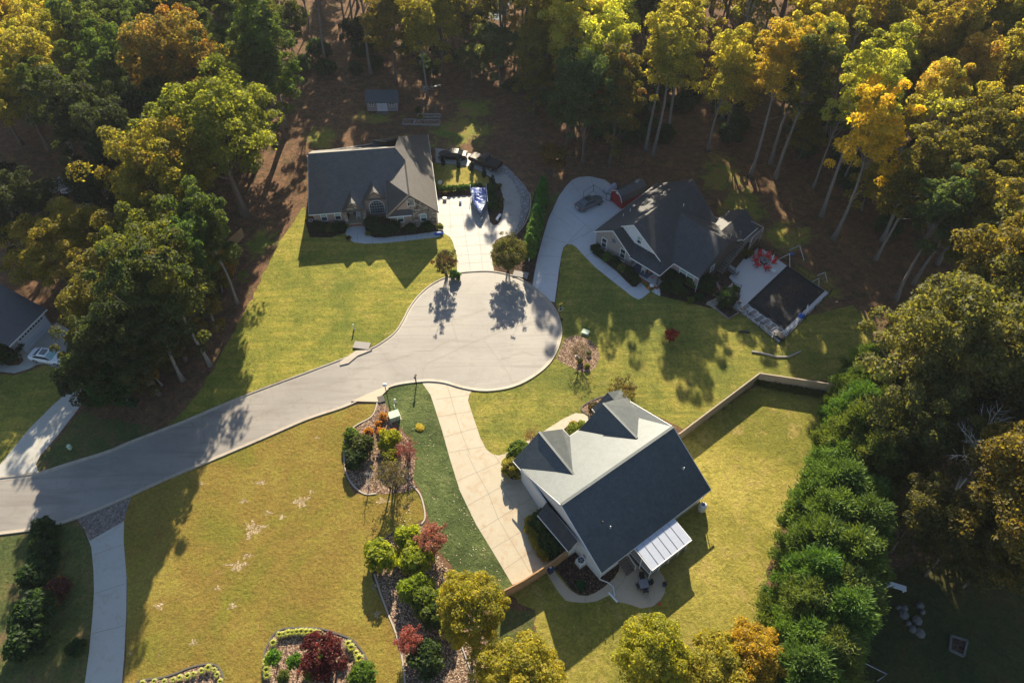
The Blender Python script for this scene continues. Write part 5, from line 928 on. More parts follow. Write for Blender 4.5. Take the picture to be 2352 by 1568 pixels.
# thicket along the lawn side of the left wood
for i in range(34):
    k = i / 33; bx, by = ([(535, 590), (500, 660), (470, 730), (410, 800), (330, 880), (235, 925)][min(4, int(k * 5))], [(535, 590), (500, 660), (470, 730), (410, 800), (330, 880), (235, 925)][min(5, int(k * 5) + 1)]), 0
    f_ = k * 5 - int(k * 5); f_ = 1.0 if k == 1 else f_; p = G(bx[0][0] * (1 - f_) + bx[1][0] * f_ + rnd.uniform(-28, 4), bx[0][1] * (1 - f_) + bx[1][1] * f_ + rnd.uniform(-16, 10))
    plant('bush', p, 'thicket shrub along the lawn side of the left wood', 'shrub', 'shrub', 'thicket along the left wood', rnd.choice([(0.09, 0.10, 0.02, .1), (0.05, 0.08, 0.02, 0), (0.14, 0.11, 0.02, .4), (0.16, 0.15, 0.025, .1)]), rnd.uniform(1.0, 1.9), tree=False)
for px, z_, s_, lb in [((395, 770), 5, .75, 'dark bushy tree low down in the left wood, lawn side'), ((330, 850), 5, .7, 'dark bushy tree low down in the left wood above the road'), ((440, 700), 6, .7, 'bushy olive tree low down in the left wood, lawn side'), ((240, 850), 5, .65, 'dark bushy tree beside the far left driveway')]: crown_at('dense', px, z_, lb, s_, (0.07, 0.085, 0.022, 0.12))
# the wood all round
clear = [(-600, 1500), (150, 960), (330, 900), (440, 790), (505, 690), (545, 590), (600, 500), (650, 380), (680, 300), (690, 215), (830, 188), (1000, 205), (1070, 150), (1110, 150), (1120, 215), (1200, 225), (1310, 290), (1310, 405), (1400, 400), (1460, 370), (1600, 350), (1720, 420), (1800, 450), (1870, 460), (1900, 555), (2000, 620), (2045, 690), (2040, 760), (2010, 830), (1990, 900), (2100, 1250), (2500, 1260), (2800, 2400), (-600, 2400)]
yardD = [(-400, 640), (-400, 520), (0, 470), (200, 372), (262, 400), (262, 500), (190, 560), (0, 600)]
thin = [([(640, 215), (640, -200), (1130, -200), (1130, 240)], 0.68), ([(1560, 360), (1560, 60), (1800, 60), (1760, 420)], 0.5), ([(1130, 300), (1130, -100), (1560, -100), (1560, 380)], 0.85)]
houseD = [(-400, 500), (0, 560), (130, 670), (215, 740), (225, 860), (100, 1100), (-400, 1100)]
lakeP = [(1050, 215), (1112, 215), (1118, 60), (1175, -60), (1250, -400), (1060, -400), (1085, 60)]
def zone(x, y):
    if y > 1080 and x > 1900: return 'beyond the evergreen hedge at lower right'
    if x < 640 and y > 330: return 'in the left wood above the road'
    if x < 640: return 'in the shady upper left wood'
    if x < 1080: return 'in the dark wood behind the garden shed'
    if x < 1460: return 'in the wood above the turning circle'
    if x < 1800: return 'in the tall wood behind the starred house'
    if y < 330: return 'in the sunlit upper right wood'
    return 'in the wood right of the swimming pool'
KN = {'dense': 'dense', 'oak': 'broad', 'poplar': 'high-crowned', 'slim': 'slender', 'low': 'low', 'snag': 'half-bare'}
nt_ = 0; cand = []
yy = 18.0
while yy < 192:
    step = 6.2 if yy < 150 else 7.6; xx = -125.0
    while xx < 125:
        cand.append((xx + rnd.uniform(-2.3, 2.3), yy + rnd.uniform(-2.3, 2.3), step)); xx += step
    yy += step
for (x, y, st_) in cand:
    d0 = W2D(x, y)
    if not (-160 < W2D(x, y, 16)[0] < PW + 160) or (d0[1] > 1500): continue
    if any(inpoly(d0[0], d0[1], P_) and rnd.random() > k_ for P_, k_ in thin) or inpoly(d0[0], d0[1], yardD): continue
    if inpoly(d0[0], d0[1], clear) or inpoly(d0[0], d0[1], houseD) or inpoly(d0[0], d0[1], lakeP): continue
    if W2D(x, y, 0)[0] > PW + 60 and y < 60: continue
    if any((x - a) ** 2 + (y - b) ** 2 < (r_ * 0.8 + 1.0) ** 2 for a, b, r_ in placed): continue
    q = rnd.random(); cx_, cy_ = W2D(x, y, 17)
    if cy_ < -330: continue
    if cx_ < 560: kind = 'oak' if q < 0.35 else ('slim' if q < 0.9 else 'low'); s = 0.72 if kind == 'oak' else 0.92
    elif cx_ < 1080: kind = 'poplar' if q < 0.2 else ('slim' if q < 0.42 else ('dense' if q < 0.78 else ('snag' if q < 0.84 else 'low'))); s = 0.9
    elif cx_ < 1480: kind = 'dense' if q < 0.55 else ('slim' if q < 0.75 else ('poplar' if q < 0.9 else 'low')); s = 1.04
    else: kind = 'poplar' if q < 0.4 else ('slim' if q < 0.6 else 'dense' if q < 0.78 else ('snag' if q < 0.86 else 'low')); s = 1.0
    if cy_ > 900: kind = 'slim' if q < 0.5 else 'low'; s = 0.7
    s *= rnd.uniform(0.88, 1.12); c = colour_at(cx_, cy_)
    if kind == 'low': c = tuple(v * 0.7 for v in c[:3]) + (c[3],)
    placed.append((x, y, 2.5)); zn = zone(*d0); lb = '%s %s tree %s' % (cname(c), KN[kind], zn)
    plant(kind, (x, y), lb, 'oak_tree' if kind == 'oak' else 'tree', 'tree', 'trees ' + zn, c, s); nt_ += 1
print('wood trees', nt_)
# evergreen hedge
hl = [(1972, 884, .62), (1958, 940, .68), (2008, 915, .6), (1938, 1000, .74), (1990, 985, .7), (1918, 1062, .8), (1972, 1060, .84), (1898, 1125, .82), (1955, 1135, .86), (1880, 1190, .84), (1938, 1205, .9), (1862, 1255, .86), (1925, 1275, .92), (1845, 1320, .88), (1905, 1345, .94), (1830, 1390, .84), (1888, 1415, .9), (1818, 1455, .84), (1874, 1485, .9), (1808, 1525, .84), (1860, 1560, .86), (1800, 1600, .8)]
HN = ['', 'second', 'third', 'fourth', 'fifth', 'sixth', 'seventh', 'eighth', 'ninth', 'tenth', 'eleventh', 'twelfth']
for i, q in enumerate(hl):
    p = G(q[0], q[1]); side = 'lawn side' if i in (0, 1, 3, 5, 7, 9, 11, 13, 15, 17, 19, 21) else 'wood side'
    k = [j for j in range(len(hl)) if (j in (0, 1, 3, 5, 7, 9, 11, 13, 15, 17, 19, 21)) == (side == 'lawn side')].index(i)
    lb = ('evergreen at the fence end of the lower right hedge, %s row' % side) if k == 0 else '%s evergreen from the fence in the %s row of the lower right hedge' % (HN[k], side)
    plant('leyland', p, lb, 'evergreen_tree', 'evergreen', 'evergreens of the lower right hedge', (0.095 + .012 * (i % 3), 0.155 + .012 * (i % 4), 0.034, 0.0), q[2] * rnd.uniform(1.05, 1.2), q[2] * rnd.uniform(.88, 1.08), v=i % 3)
# arborvitae row between the driveways
for i in range(9):
    k = i / 8; p = G(1247 + (1216 - 1247) * k, 458 + (592 - 458) * k)
    plant('arbor', p, ['arborvitae at the upper tip of the row between the two driveways', 'second arborvitae down the row between the driveways', 'third arborvitae down the row between the driveways', 'fourth arborvitae down the row between the driveways', 'middle arborvitae of the row between the driveways', 'fourth arborvitae from the turning circle end of the row', 'third arborvitae from the turning circle end of the row', 'arborvitae next to last at the turning circle end of the row', 'arborvitae nearest the turning circle, at the lower end of the row'][i], 'arborvitae', 'evergreen', 'arborvitae row', (0.05, 0.17, 0.02, 0) if i < 5 else (0.10, 0.20, 0.025, 0), 0.85 + 0.08 * rnd.random(), tree=False)
for i, q in enumerate([M3(420, 560), M3(755, 610), M3(1048, 700), M3(1312, 815), M3(1502, 985)]):
    plant('pencil', G(*q), ['thin dark cypress before the black sedan bonnet', 'thin dark cypress before the black sedan boot', 'thin dark cypress before the pickup bonnet', 'thin dark cypress before the pickup bed', 'thin dark cypress at the end of the oval lawn'][i], 'cypress', 'evergreen', 'thin cypresses round the oval lawn', (0.015, 0.035, 0.018, 0), 1.0, tree=False)
# ---- shrubs
def shrub(px, r_, c, label, kind='bush', group=None, name='shrub', sz=None):
    return plant(kind, G(*px), label, name, 'shrub', group, c, r_, sz, tree=False)
for i in range(9):
    x = 330 + i * 110; shrub(M3(x, 1130 - i * 9), 0.62, (0.07, 0.14, 0.02, 0), ['hedge shrub against the brick house end wall', 'second hedge shrub from the brick house', 'third hedge shrub from the brick house', 'fourth hedge shrub from the brick house', 'middle hedge shrub below the oval lawn', 'fourth hedge shrub from the boat end', 'third hedge shrub from the boat end', 'hedge shrub just left of the covered boat stern', 'hedge shrub right behind the covered boat stern'][i], group='hedge below the oval lawn')
for i, (x, y) in enumerate([(1420, 1060), (1540, 1100), (1450, 1190), (1530, 1290), (1440, 1330), (1520, 1420), (1460, 1480), (1540, 1540), (1640, 1030), (1690, 1340), (1650, 1450)]):
    shrub(M3(x, y), 0.6 if i < 8 else 0.42, (0.05, 0.12, 0.025, 0) if i < 8 else (0.17, 0.16, 0.03, 0.1), 'green shrub in the planter right of the covered boat' if i < 8 else 'small yellowish shrub at the outer rim of the planter by the boat', group='shrubs in the boat planter')
FG = (0.035, 0.075, 0.018, 0); FY = (0.22, 0.24, 0.03, 0)
for i, (x, y, r_, c, lb) in enumerate([(100, 810, 0.9, FG, 'dark shrub below the left corner of the brick house'), (210, 830, 0.9, FG, 'dark shrub under the left window of the brick house'), (330, 850, 0.8, (0.09, 0.12, 0.03, 0), 'dull green shrub between the left windows of the brick house'), (450, 830, 0.9, FG, 'dark shrub left of the brick house porch'), (540, 820, 0.8, FG, 'dark shrub beside the left stone porch pillar'), (625, 790, 0.45, FY, 'small yellow shrub left of the porch step'), (965, 740, 0.45, FY, 'small yellow shrub right of the porch step'), (1000, 905, 0.4, FY, 'small yellow-green ball at the bend of the front walk'), (660, 985, 0.4, (0.2, 0.15, 0.03, 0.3), 'tiny brownish shrub left of the front walk bend'),
    (1090, 780, 1.25, FG, 'large dark shrub below the arched window'), (1180, 880, 1.1, FG, 'dark shrub beside the front walk below the arched window'), (1290, 780, 1.1, (0.05, 0.05, 0.03, 0.2), 'purplish dark shrub right of the arched window'), (1450, 840, 1.15, FG, 'round dark shrub under the brick window of the right wing'), (1770, 860, 0.9, FG, 'dark mound between the two right wing windows'), (2060, 825, 1.0, FG, 'round dark shrub under the stone wall window'), (1810, 760, 0.4, FY, 'yellow-green upright shrub where brick meets stone', ), (2280, 800, 0.6, FY, 'yellow shrub at the lit right corner of the brick house'), (1320, 910, 0.9, FG, 'dark shrub overhanging the middle of the front walk')]):
    shrub(M1(x, y), r_, c, lb, group='foundation shrubs of the brick house')
for i, (x, y, r_, c, lb) in enumerate([(230, 70, 0.8, FG, 'dark shrub under the left window box of the starred house'), (300, 150, 0.7, FG, 'dark shrub below the star wall'), (450, 240, 0.8, (0.11, 0.19, 0.03, 0), 'bright green white-flowering shrub below the star'), (600, 330, 0.85, FG, 'dark shrub under the right window box'), (740, 440, 0.7, (0.17, 0.20, 0.03, 0.1), 'yellow-green shrub before the blue porch rug'), (880, 520, 0.8, FG, 'dark shrub along the porch floor'), (960, 600, 0.8, FG, 'dark shrub before the porch step'), (1020, 690, 0.7, FG, 'dark shrub at the corner of the front walk bed'),
    (1600, 640, 1.0, FG, 'dark shrub right of the porch'), (1720, 560, 1.0, FG, 'dark shrub under the double window, porch side'), (1880, 680, 1.0, FG, 'dark shrub under the double window, far side'), (1620, 830, 1.0, FG, 'dark mound behind the white gravel patch'), (1780, 850, 1.1, (0.05, 0.10, 0.02, 0), 'green mound in the bed below the double window'), (2100, 720, 1.0, (0.09, 0.17, 0.02, 0), 'bright green shrub at the right front corner of the starred house'), (1930, 930, 0.8, (0.06, 0.09, 0.02, 0), 'shrub at the lawn edge below the starred house corner'), (2080, 1060, 0.55, (0.14, 0.18, 0.03, 0), 'small yellow-green plant near the pool path'), (2250, 1020, 0.7, FG, 'dark plant beside the pool path')]):
    shrub(M4(x, y), r_, c, lb, group='foundation shrubs of the starred house')
for x, y, r_, c, lb in [(590, 1040, 1.5, FG, 'dark bush in the raised planter between path and pool patio'), (330, 860, 1.5, FG, 'dark bush against the starred house near the bicycles'), (150, 760, 1.2, (0.07, 0.14, 0.02, 0), 'green bush at the downspout of the starred house'), (720, 880, 0.6, (0.14, 0.18, 0.02, 0), 'yellow-green plant by the pool gate'), (870, 400, 0.9, (0.16, 0.14, 0.02, 0.3), 'golden bush behind the stair at the patio corner')]: shrub(PP(x, y), r_, c, lb)
shrub((1045, 640), 0.85, (0.05, 0.13, 0.02, 0), 'green mound at the foot of the reddish shrub by the driveway mouth')
plant('crape', G(1026, 636), 'reddish brown upright shrub tree left of the driveway mouth', 'crape_myrtle', 'tree', None, (0.09, 0.08, 0.03, 0.3), 1.02, 1.0)
plant('roundcrape', G(1167, 622), 'large round olive shrub tree right of the driveway mouth', 'crape_myrtle', 'tree', None, (0.13, 0.14, 0.03, 0.15), 0.9, 0.88)
plant('sparse', G(1330, 830), 'thin-leaved reddish tree in the mulch island by the turning circle', 'crape_myrtle', 'tree', None, (0.13, 0.10, 0.045, 0.1), 0.95, 0.62, v=0)
plant('crape', G(1425, 925), 'round olive shrub tree behind the roof tip of the foreground house', 'crape_myrtle', 'tree', None, (0.19, 0.17, 0.04, 0.25), 1.05, 0.85)
plant('sparse', G(*N3(300, 640)), 'thin reddish shrub by the walk of the foreground house', 'crape_myrtle', 'tree', None, (0.2, 0.13, 0.04, 0.5), 0.55)
plant('crape', G(1538, 785), 'small bright red maple alone on the shaded lawn', 'red_maple', 'tree', None, (0.42, 0.012, 0.02, 0.9), 0.52, 0.5)
shrub((1290, 880 - 145), 0.2, (0.1, 0.1, 0.03, 0), 'wisp of plant at the kerb by the yellow mailbox')
for x, y, r_, c, lb in [(1640, 925, 0.4, FY, 'low yellow-green plant in the turning circle island, left'), (1690, 960, 0.4, FY, 'low yellow-green plant in the turning circle island, right'), (1700, 870, 0.35, (0.1, 0.14, 0.03, 0), 'small green plant in the turning circle island')]: shrub(B2(x, y), r_, c, lb)
# the long bed beside the dark green strip
for x, y, s_, lb in [(945, 820, 1.0, 'orange-yellow round flower mound nearest the green utility box'), (835, 955, 0.85, 'small orange flower mound in the middle of the long bed'), (655, 1110, 1.05, 'orange and green flower mound at the left of the long bed'), (885, 1115, 1.05, 'orange flower mound behind the yellow-green bush'), (1135, 1125, 0.95, 'salmon flower mound at the strip side of the long bed')]:
    plant('mum', G(*N5(x, y)), lb, 'flower_mound', 'flowers', 'flower mounds in the long bed', (0.42, 0.22, 0.035, 0.15), s_ * 1.15, tree=False)
shrub(N5(320, 1230), 1.0, (0.12, 0.19, 0.03, 0), 'light green shrub at the left rim of the long bed'); shrub(N5(1060, 1330), 1.35, (0.30, 0.33, 0.015, 0), 'bright yellow-green bush in the middle of the long bed')
shrub(N5(545, 1450), 1.45, (0.075, 0.10, 0.02, 0.05), 'dark olive bush in the long bed below the flower mounds'); shrub(N6(400, 130), 1.3, (0.045, 0.08, 0.02, 0), 'dark green bush at the left rim of the long bed'); shrub(N5(230, 1430), 0.6, (0.22, 0.28, 0.04, 0), 'small lime shrub at the left rim of the long bed')
plant('sparse', G(*N5(1440, 1640)), 'crimson-leaved small tree at the strip side of the long bed', 'red_shrub_tree', 'tree', None, (0.24, 0.07, 0.06, 0.3), 0.85, 0.7); plant('sparse', G(*N5(1400, 1560)), 'second crimson shrub right beside the crimson-leaved small tree', 'red_shrub_tree', 'tree', None, (0.24, 0.06, 0.06, 0.3), 0.7, 0.55)
plant('bare_small', G(*N6(640, 600)), 'small bare white-branched tree at the lower end of the long bed', 'bare_tree', 'tree', s=1.15)
plant('sparse', G(*N6(1090, 640)), 'large nearly bare many-stemmed shrub tree in the long bed', 'crape_myrtle', 'tree', None, (0.15, 0.13, 0.04, 0.05), 1.15, 1.05); plant('sparse', G(*N6(1180, 600)), 'thin many-stemmed shrub tree behind the large nearly bare one', 'crape_myrtle', 'tree', None, (0.14, 0.12, 0.04, 0.1), 0.95, 0.9)
shrub(N6(1060, 60), 1.0, (0.20, 0.22, 0.02, 0.1), 'yellow-green bush above the nearly bare shrub tree')
for x, y, s_, c, lb in [(290, 740, 1.8, (0.26, 0.31, 0.015, 0), 'bright lime ball bush standing alone at the lawn rim of the lower bed'), (480, 610, 1.5, (0.27, 0.33, 0.015, 0), 'lime bush under the rosy tree at the top of the lower bed'), (535, 770, 1.75, (0.25, 0.30, 0.015, 0), 'lime bush second from the top of the lower bed'), (535, 960, 1.75, (0.20, 0.27, 0.015, 0), 'lime bush in the middle of the lower bed'), (620, 1060, 1.8, (0.13, 0.18, 0.02, 0), 'olive green bush left of the golden tree'), (690, 1130, 1.7, (0.07, 0.11, 0.02, 0), 'dark bush in the shade left of the golden tree'), (590, 1430, 1.7, (0.05, 0.09, 0.025, 0), 'dark green round bush near the bottom of the lower bed')]:
    shrub(C2(x, y), s_, c, lb, 'bush', 'bushes of the lower bed')
plant('crape', G(*C2(640, 650)), 'rosy-leaved airy tree at the top of the lower bed', 'crape_myrtle', 'tree', None, (0.30, 0.12, 0.085, 0.05), 0.95, 0.8); plant('crape', G(*C2(490, 1330)), 'rosy red small tree near the bottom of the lower bed', 'crape_myrtle', 'tree', None, (0.30, 0.09, 0.075, 0.15), 0.75, 0.75)
crown_at('ovoid', (1085, 1400), 5.2, 'big golden-green oval tree at the end of the lower bed', 0.92, (0.29, 0.275, 0.03, 0.08), 0.95, v=0)
crown_at('ovoid', (1180, 1560), 5.2, 'golden oval tree cut by the bottom edge, left of the lower right group', 1.1, (0.32, 0.30, 0.03, 0.08), 0.9, v=1)
crown_at('ovoid', (1496, 1505), 5.2, 'yellow-green oval tree at the tip of the house shadow', 0.92, (0.30, 0.31, 0.03, 0.05), 1.0, v=0)
crown_at('ovoid', (1650, 1560), 5.2, 'golden tree at the bottom edge, middle of the lower right group', 1.1, (0.31, 0.29, 0.03, 0.08), 0.85, v=1); crown_at('ovoid', (1735, 1525), 4.6, 'orange-gold tree touching the evergreen hedge at the bottom edge', 0.9, (0.36, 0.27, 0.025, 0.2), 0.9, v=0)
# planting at the foreground house
shrub(N3(170, 790), 1.6, (0.10, 0.16, 0.02, 0), 'clipped green shrub at the front left roof corner of the foreground house', 'clipped'); shrub(N3(110, 960), 1.35, (0.24, 0.23, 0.03, 0), 'yellow variegated shrub beside the driveway at the roof corner'); shrub(N3(60, 880), 0.8, (0.26, 0.28, 0.03, 0), 'small yellow shrub at the driveway edge by the roof corner')
shrub(N4(330, 590), 1.9, (0.05, 0.10, 0.02, 0), 'clipped dark green shrub next to the lean-to, upper one', 'clipped', sz=1.4); shrub(N4(450, 850), 1.85, (0.045, 0.09, 0.02, 0), 'clipped dark green shrub next to the lean-to, lower one', 'clipped', sz=1.4)
for i, (x, y) in enumerate([(150, 560), (140, 660), (190, 760), (230, 850), (270, 930), (330, 1000)]): shrub(N4(x, y), 0.72, (0.26, 0.25, 0.03, 0), ['yellow shrub at the top of the row edging the driveway corner', 'second yellow shrub down the driveway corner row', 'third yellow shrub down the driveway corner row', 'third yellow shrub from the fence end of the row', 'second yellow shrub from the fence end of the row', 'yellow shrub nearest the fence'][i], group='yellow shrubs edging the driveway corner')
shrub(N3(760, 470), 0.6, (0.32, 0.26, 0.03, 0.2), 'orange-yellow shrub in the walled front bed'); shrub(N3(750, 520), 0.8, (0.2, 0.26, 0.03, 0), 'lime shrub in the walled front bed'); shrub(N3(840, 470), 0.6, (0.2, 0.26, 0.03, 0), 'lime shrub by the front walk curve'); shrub(N3(985, 310), 0.9, (0.08, 0.07, 0.03, 0.3), 'dark reddish shrub under the narrow gable'); shrub(N4(790, 1390), 0.55, (0.03, 0.12, 0.04, 0), 'low green plant in the dark bed by the air conditioner')
# island bed at the bottom
for x, y, s_ in [(500, 300, .95), (570, 290, .85), (630, 270, .95), (700, 265, .9), (770, 260, 1), (840, 255, .95), (910, 255, 1), (980, 250, .95), (1050, 265, .9), (1100, 270, .8), (400, 430, 1), (335, 620, 1), (300, 730, 1.2), (300, 850, 1.1), (310, 930, 1), (1560, 440, 1), (1610, 500, 1.1), (1680, 580, .9), (1730, 670, 1.2)]:
    plant('tuft', G(*M5(x, y)), 'pale lime grass tuft edging the rounded island bed at the bottom', 'grass_tuft', 'plant', 'grass tufts round the island bed', (0.40, 0.46, 0.28, 0), 1.15 * s_, tree=False)
for x, y, s_ in [(980, 1570, .8), (1060, 1560, .8), (1130, 1560, .8), (1190, 1550, .8), (1235, 1535, .9), (1290, 1525, 1), (1330, 1510, .8), (1385, 1490, .9), (1430, 1470, 1), (1470, 1480, .7), (1490, 1515, .9), (1510, 1560, .8)]:
    plant('tuft', G(*C1(x, y)), 'pale lime grass tuft in the narrow bed at the bottom left', 'grass_tuft', 'plant', 'grass tufts of the bottom left bed', (0.40, 0.46, 0.28, 0), 1.1 * s_, tree=False)
K['ball'] = [make_tree('ball', 130, 2.2, 0.62, 1.75, 0.6, 40, 0.26, 40, 0.11, tr=0.05, bare=0.6, limbs=5, lobes=0.05, wob=0.1)]
plant('ball', G(*M5(470, 760)), 'lollipop-clipped little tree with forked stem, left in the island bed', 'topiary_tree', 'tree', None, (0.10, 0.22, 0.015, 0), 1.15); plant('ball', G(*M5(800, 800)), 'lollipop-clipped little tree in the middle of the island bed', 'topiary_tree', 'tree', None, (0.10, 0.22, 0.015, 0), 1.1)
plant('ball', G(*M5(1130, 690)), 'small green topiary half hidden behind the dark purple maple', 'topiary_tree', 'tree', None, (0.10, 0.2, 0.015, 0), 0.9)
shrub(M5(1020, 880), 0.85, (0.11, 0.2, 0.015, 0), 'green cone shrub below the dark purple maple'); shrub(M5(570, 950), 0.6, (0.1, 0.14, 0.02, 0), 'small dull shrub at the bottom between the topiary shadows'); shrub(M5(1800, 990), 1.4, (0.10, 0.18, 0.015, 0), 'bright green bush cut by the bottom edge of the island bed'); shrub(M5(1480, 700), 0.5, (0.10, 0.03, 0.05, 0.3), 'low purple plant behind the maple trunk'); shrub(M5(1230, 780), 0.7, (0.10, 0.03, 0.05, 0.3), 'low purple plant in the maple shadow')
K['jmaple'] = [make_tree('jmaple', 140, 4.6, 1.85, 3.3, 1.6, 85, 0.42, 60, 0.15, lm='leaf_red', bark='bark', tr=0.1, bare=0.35, limbs=10, lobes=0.25, wob=0.5)]
plant('jmaple', G(*M5(1370, 830)), 'dark purple-red maple in the island bed at the bottom', 'purple_maple', 'tree', None, (0.09, 0.015, 0.015, 0.3), 1.1)
# shaded planting, bottom left
for x, y, s_, c, lb in [(340, 560, 1.5, FG, 'dark shrub nearest the mailbox in the bottom left shade'), (330, 700, 1.6, FG, 'second dark shrub down the bottom left bed'), (290, 860, 1.7, FG, 'third dark shrub down the bottom left bed'), (420, 960, 1.3, (0.12, 0.04, 0.04, 0.4), 'dull red shrub in the bottom left shade'), (300, 1130, 2.2, FG, 'largest dark shrub of the bottom left bed'), (250, 1300, 2.1, FG, 'dark shrub below the largest one, bottom left'), (540, 1340, 0.9, FG, 'small dark shrub by the bottom left driveway')]:
    shrub(C1(x, y), s_, c, lb, group='shrubs in the bottom left shade')
shrub(B1(20, 900), 2.0, (0.05, 0.10, 0.015, 0), 'round dark shrub at the left edge by the garage', sz=1.8); shrub(B1(90, 890), 1.6, (0.03, 0.06, 0.015, 0), 'dark shrub before the left end of the garage', sz=1.6)
# vines on the far fence and bushes of the low hedge inside it
for i in range(14):
    k = i / 13; p = G(1738 + (1900 - 1738) * k, 882 + (912 - 882) * k); plant('bush', p, 'ivy-green shrub in the row at the inside foot of the wooden fence', 'shrub', 'shrub', 'shrubs along the wooden fence', (0.10, 0.12, 0.02, 0.1), 0.5, 0.45, tree=False)
# undergrowth inside the wood margins
for i in range(95):
    q = rnd.random()
    if q < 0.45: px = (rnd.uniform(1150, 1700), rnd.uniform(200, 330))
    elif q < 0.75: px = (rnd.uniform(1750, 2250), rnd.uniform(250, 560))
    else: px = (rnd.uniform(640, 1050), rnd.uniform(110, 185))
    p = G(*px)
    if inpoly(px[0], px[1], clear): continue
    plant('bush', p, 'undergrowth bush ' + zone(*px), 'shrub', 'shrub', 'undergrowth ' + zone(*px), (0.05, 0.09, 0.03, 0.1), rnd.uniform(1.2, 2.2), tree=False)
# ------------------------------------------------------------------ vehicles
def loft(secs, closed_ends=True):
    # secs: list of rings (equal length lists of points)
    m = MB(); n = len(secs[0])
    for s_ in secs: m.v += [tuple(p) for p in s_]
    for i in range(len(secs) - 1):
        for j in range(n): m.f.append((i * n + j, i * n + (j + 1) % n, (i + 1) * n + (j + 1) % n, (i + 1) * n + j))
    if closed_ends: m.f.append(tuple(range(n))[::-1]); m.f.append(tuple((len(secs) - 1) * n + j for j in range(n)))
    return m
def car(px0, px1, paint, label, kind='sedan', name='parked_car', cat='car', sunroof=None, shade=False, length=4.85, lift=0.0):
    # px0 rear, px1 front (photo points near the sill)
    a = G(*px0, 0.4); b = G(*px1, 0.4); c = (a + b) / 2; rz = math.atan2(b.y - a.y, b.x - a.x)
    t = thing(name, (c.x, c.y, 0.03), rz, label, cat)
    L = length; W_ = 0.92 if kind == 'sedan' else 1.0
    def ring(x, w_, zb, zt, sh=0.12): return [(x, -w_ * 0.92, zb), (x, -w_, zb + 0.18), (x, -w_, zt - sh), (x, -w_ * 0.86, zt), (x, w_ * 0.86, zt), (x, w_, zt - sh), (x, w_, zb + 0.18), (x, w_ * 0.92, zb)]
    if kind == 'sedan':
        S_ = [(-L / 2, .74, .38, .80), (-L / 2 + .10, .84, .28, .98), (-L * .40, .90, .24, 1.03), (-L * .2, .92, .2, 1.0), (0.0, .92, .2, .97), (L * .17, .92, .2, .95), (L * .30, .90, .22, .90), (L * .42, .86, .24, .80), (L / 2 - .08, .76, .28, .68), (L / 2, .62, .36, .58)]
        roof = [(-L * .36, .74, 1.0), (-L * .20, .66, 1.40), (-L * .05, .68, 1.46), (L * .07, .67, 1.42), (L * .215, .76, .93)]
    else:
        S_ = [(-L / 2, .95, .55, 1.28), (-L / 2 + .08, .98, .45, 1.32), (-L * .2, 1.0, .42, 1.32), (L * .1, 1.0, .42, 1.30), (L * .2, 1.0, .42, 1.28), (L * .32, .98, .42, 1.24), (L * .44, .95, .45, 1.16), (L / 2 - .05, .88, .5, 1.05), (L / 2, .8, .55, .95)]
        roof = [(-L * .12, .86, 1.3), (-L * .095, .78, 1.88), (0.05, .8, 1.94), (L * .10, .78, 1.90), (L * .215, .88, 1.26)]
    body = loft([ring(*s_) for s_ in S_]).build('body', paint, t, smooth=False, bevel=0.04)
    r0, r1, r2, r3, r4 = roof
    cab = loft([[(x, -w_, z), (x, -w_ * .5, z + .02), (x, w_ * .5, z + .02), (x, w_, z), (x, w_ * 1.08, z - .06), (x, -w_ * 1.08, z - .06)] for x, w_, z in (r1, r2, r3)]).build('roof', paint, t)
    gl = MB()
    gl.face([(r4[0], -r4[1], r4[2]), (r4[0], r4[1], r4[2]), (r3[0], r3[1], r3[2] - .01), (r3[0], -r3[1], r3[2] - .01)]); gl.build('windshield', 'sunshade' if shade else 'glass', t)
    MB().face([(r0[0], r0[1], r0[2]), (r0[0], -r0[1], r0[2]), (r1[0], -r1[1], r1[2] - .01), (r1[0], r1[1], r1[2] - .01)]).build('rear_window', 'glass', t)
    for s_ in (-1, 1):
        wb = .90 * s_ if kind == 'sedan' else .97 * s_; zb = 0.96 if kind == 'sedan' else 1.29
        pts = [(r4[0] - .05, wb * .93, zb), (r0[0] + .05, wb * .93, zb), (r1[0], r1[1] * s_ * 1.06, r1[2] - .05), (r3[0], r3[1] * s_ * 1.06, r3[2] - .05)]
        MB().face(pts if s_ > 0 else pts[::-1]).build('side_window', 'glass', t)
        MB().box(r4[0] - .42, r4[0] - .22, min(s_ * .93, s_ * 1.12), max(s_ * .93, s_ * 1.12), zb, zb + .14).build('mirror', paint, t, bevel=.02)
        MB().box(L / 2 - .22, L / 2 - .07, s_ * .70 - .13, s_ * .70 + .13, .62 if kind == 'sedan' else .85, .78 if kind == 'sedan' else 1.06).build('headlight', 'lens_clear', t, bevel=.03)
        MB().box(-L / 2 - .01, -L / 2 + .14, s_ * .70 - .14, s_ * .70 + .14, .74 if kind == 'sedan' else .95, .92 if kind == 'sedan' else 1.22).build('taillight', 'lens_red', t, bevel=.02)
        for x in (-L * .30, L * .31):
            R_ = .33 if kind == 'sedan' else .41; y0 = s_ * .74; y1 = s_ * (.94 if kind == 'sedan' else 1.02)
            ty = MB().tube([(x, y0, R_), (x, y1, R_)], R_, 18).build('wheel', 'rubber', t); MB().tube([(x, y1 - s_ * .05, R_), (x, y1 + s_ * .012, R_)], R_ * .62, 12).build('rim', 'grey_metal', ty)
    MB().box(L / 2 - .02, L / 2 + .03, -.45, .45, .40, .62).build('grille', 'black_metal', t)
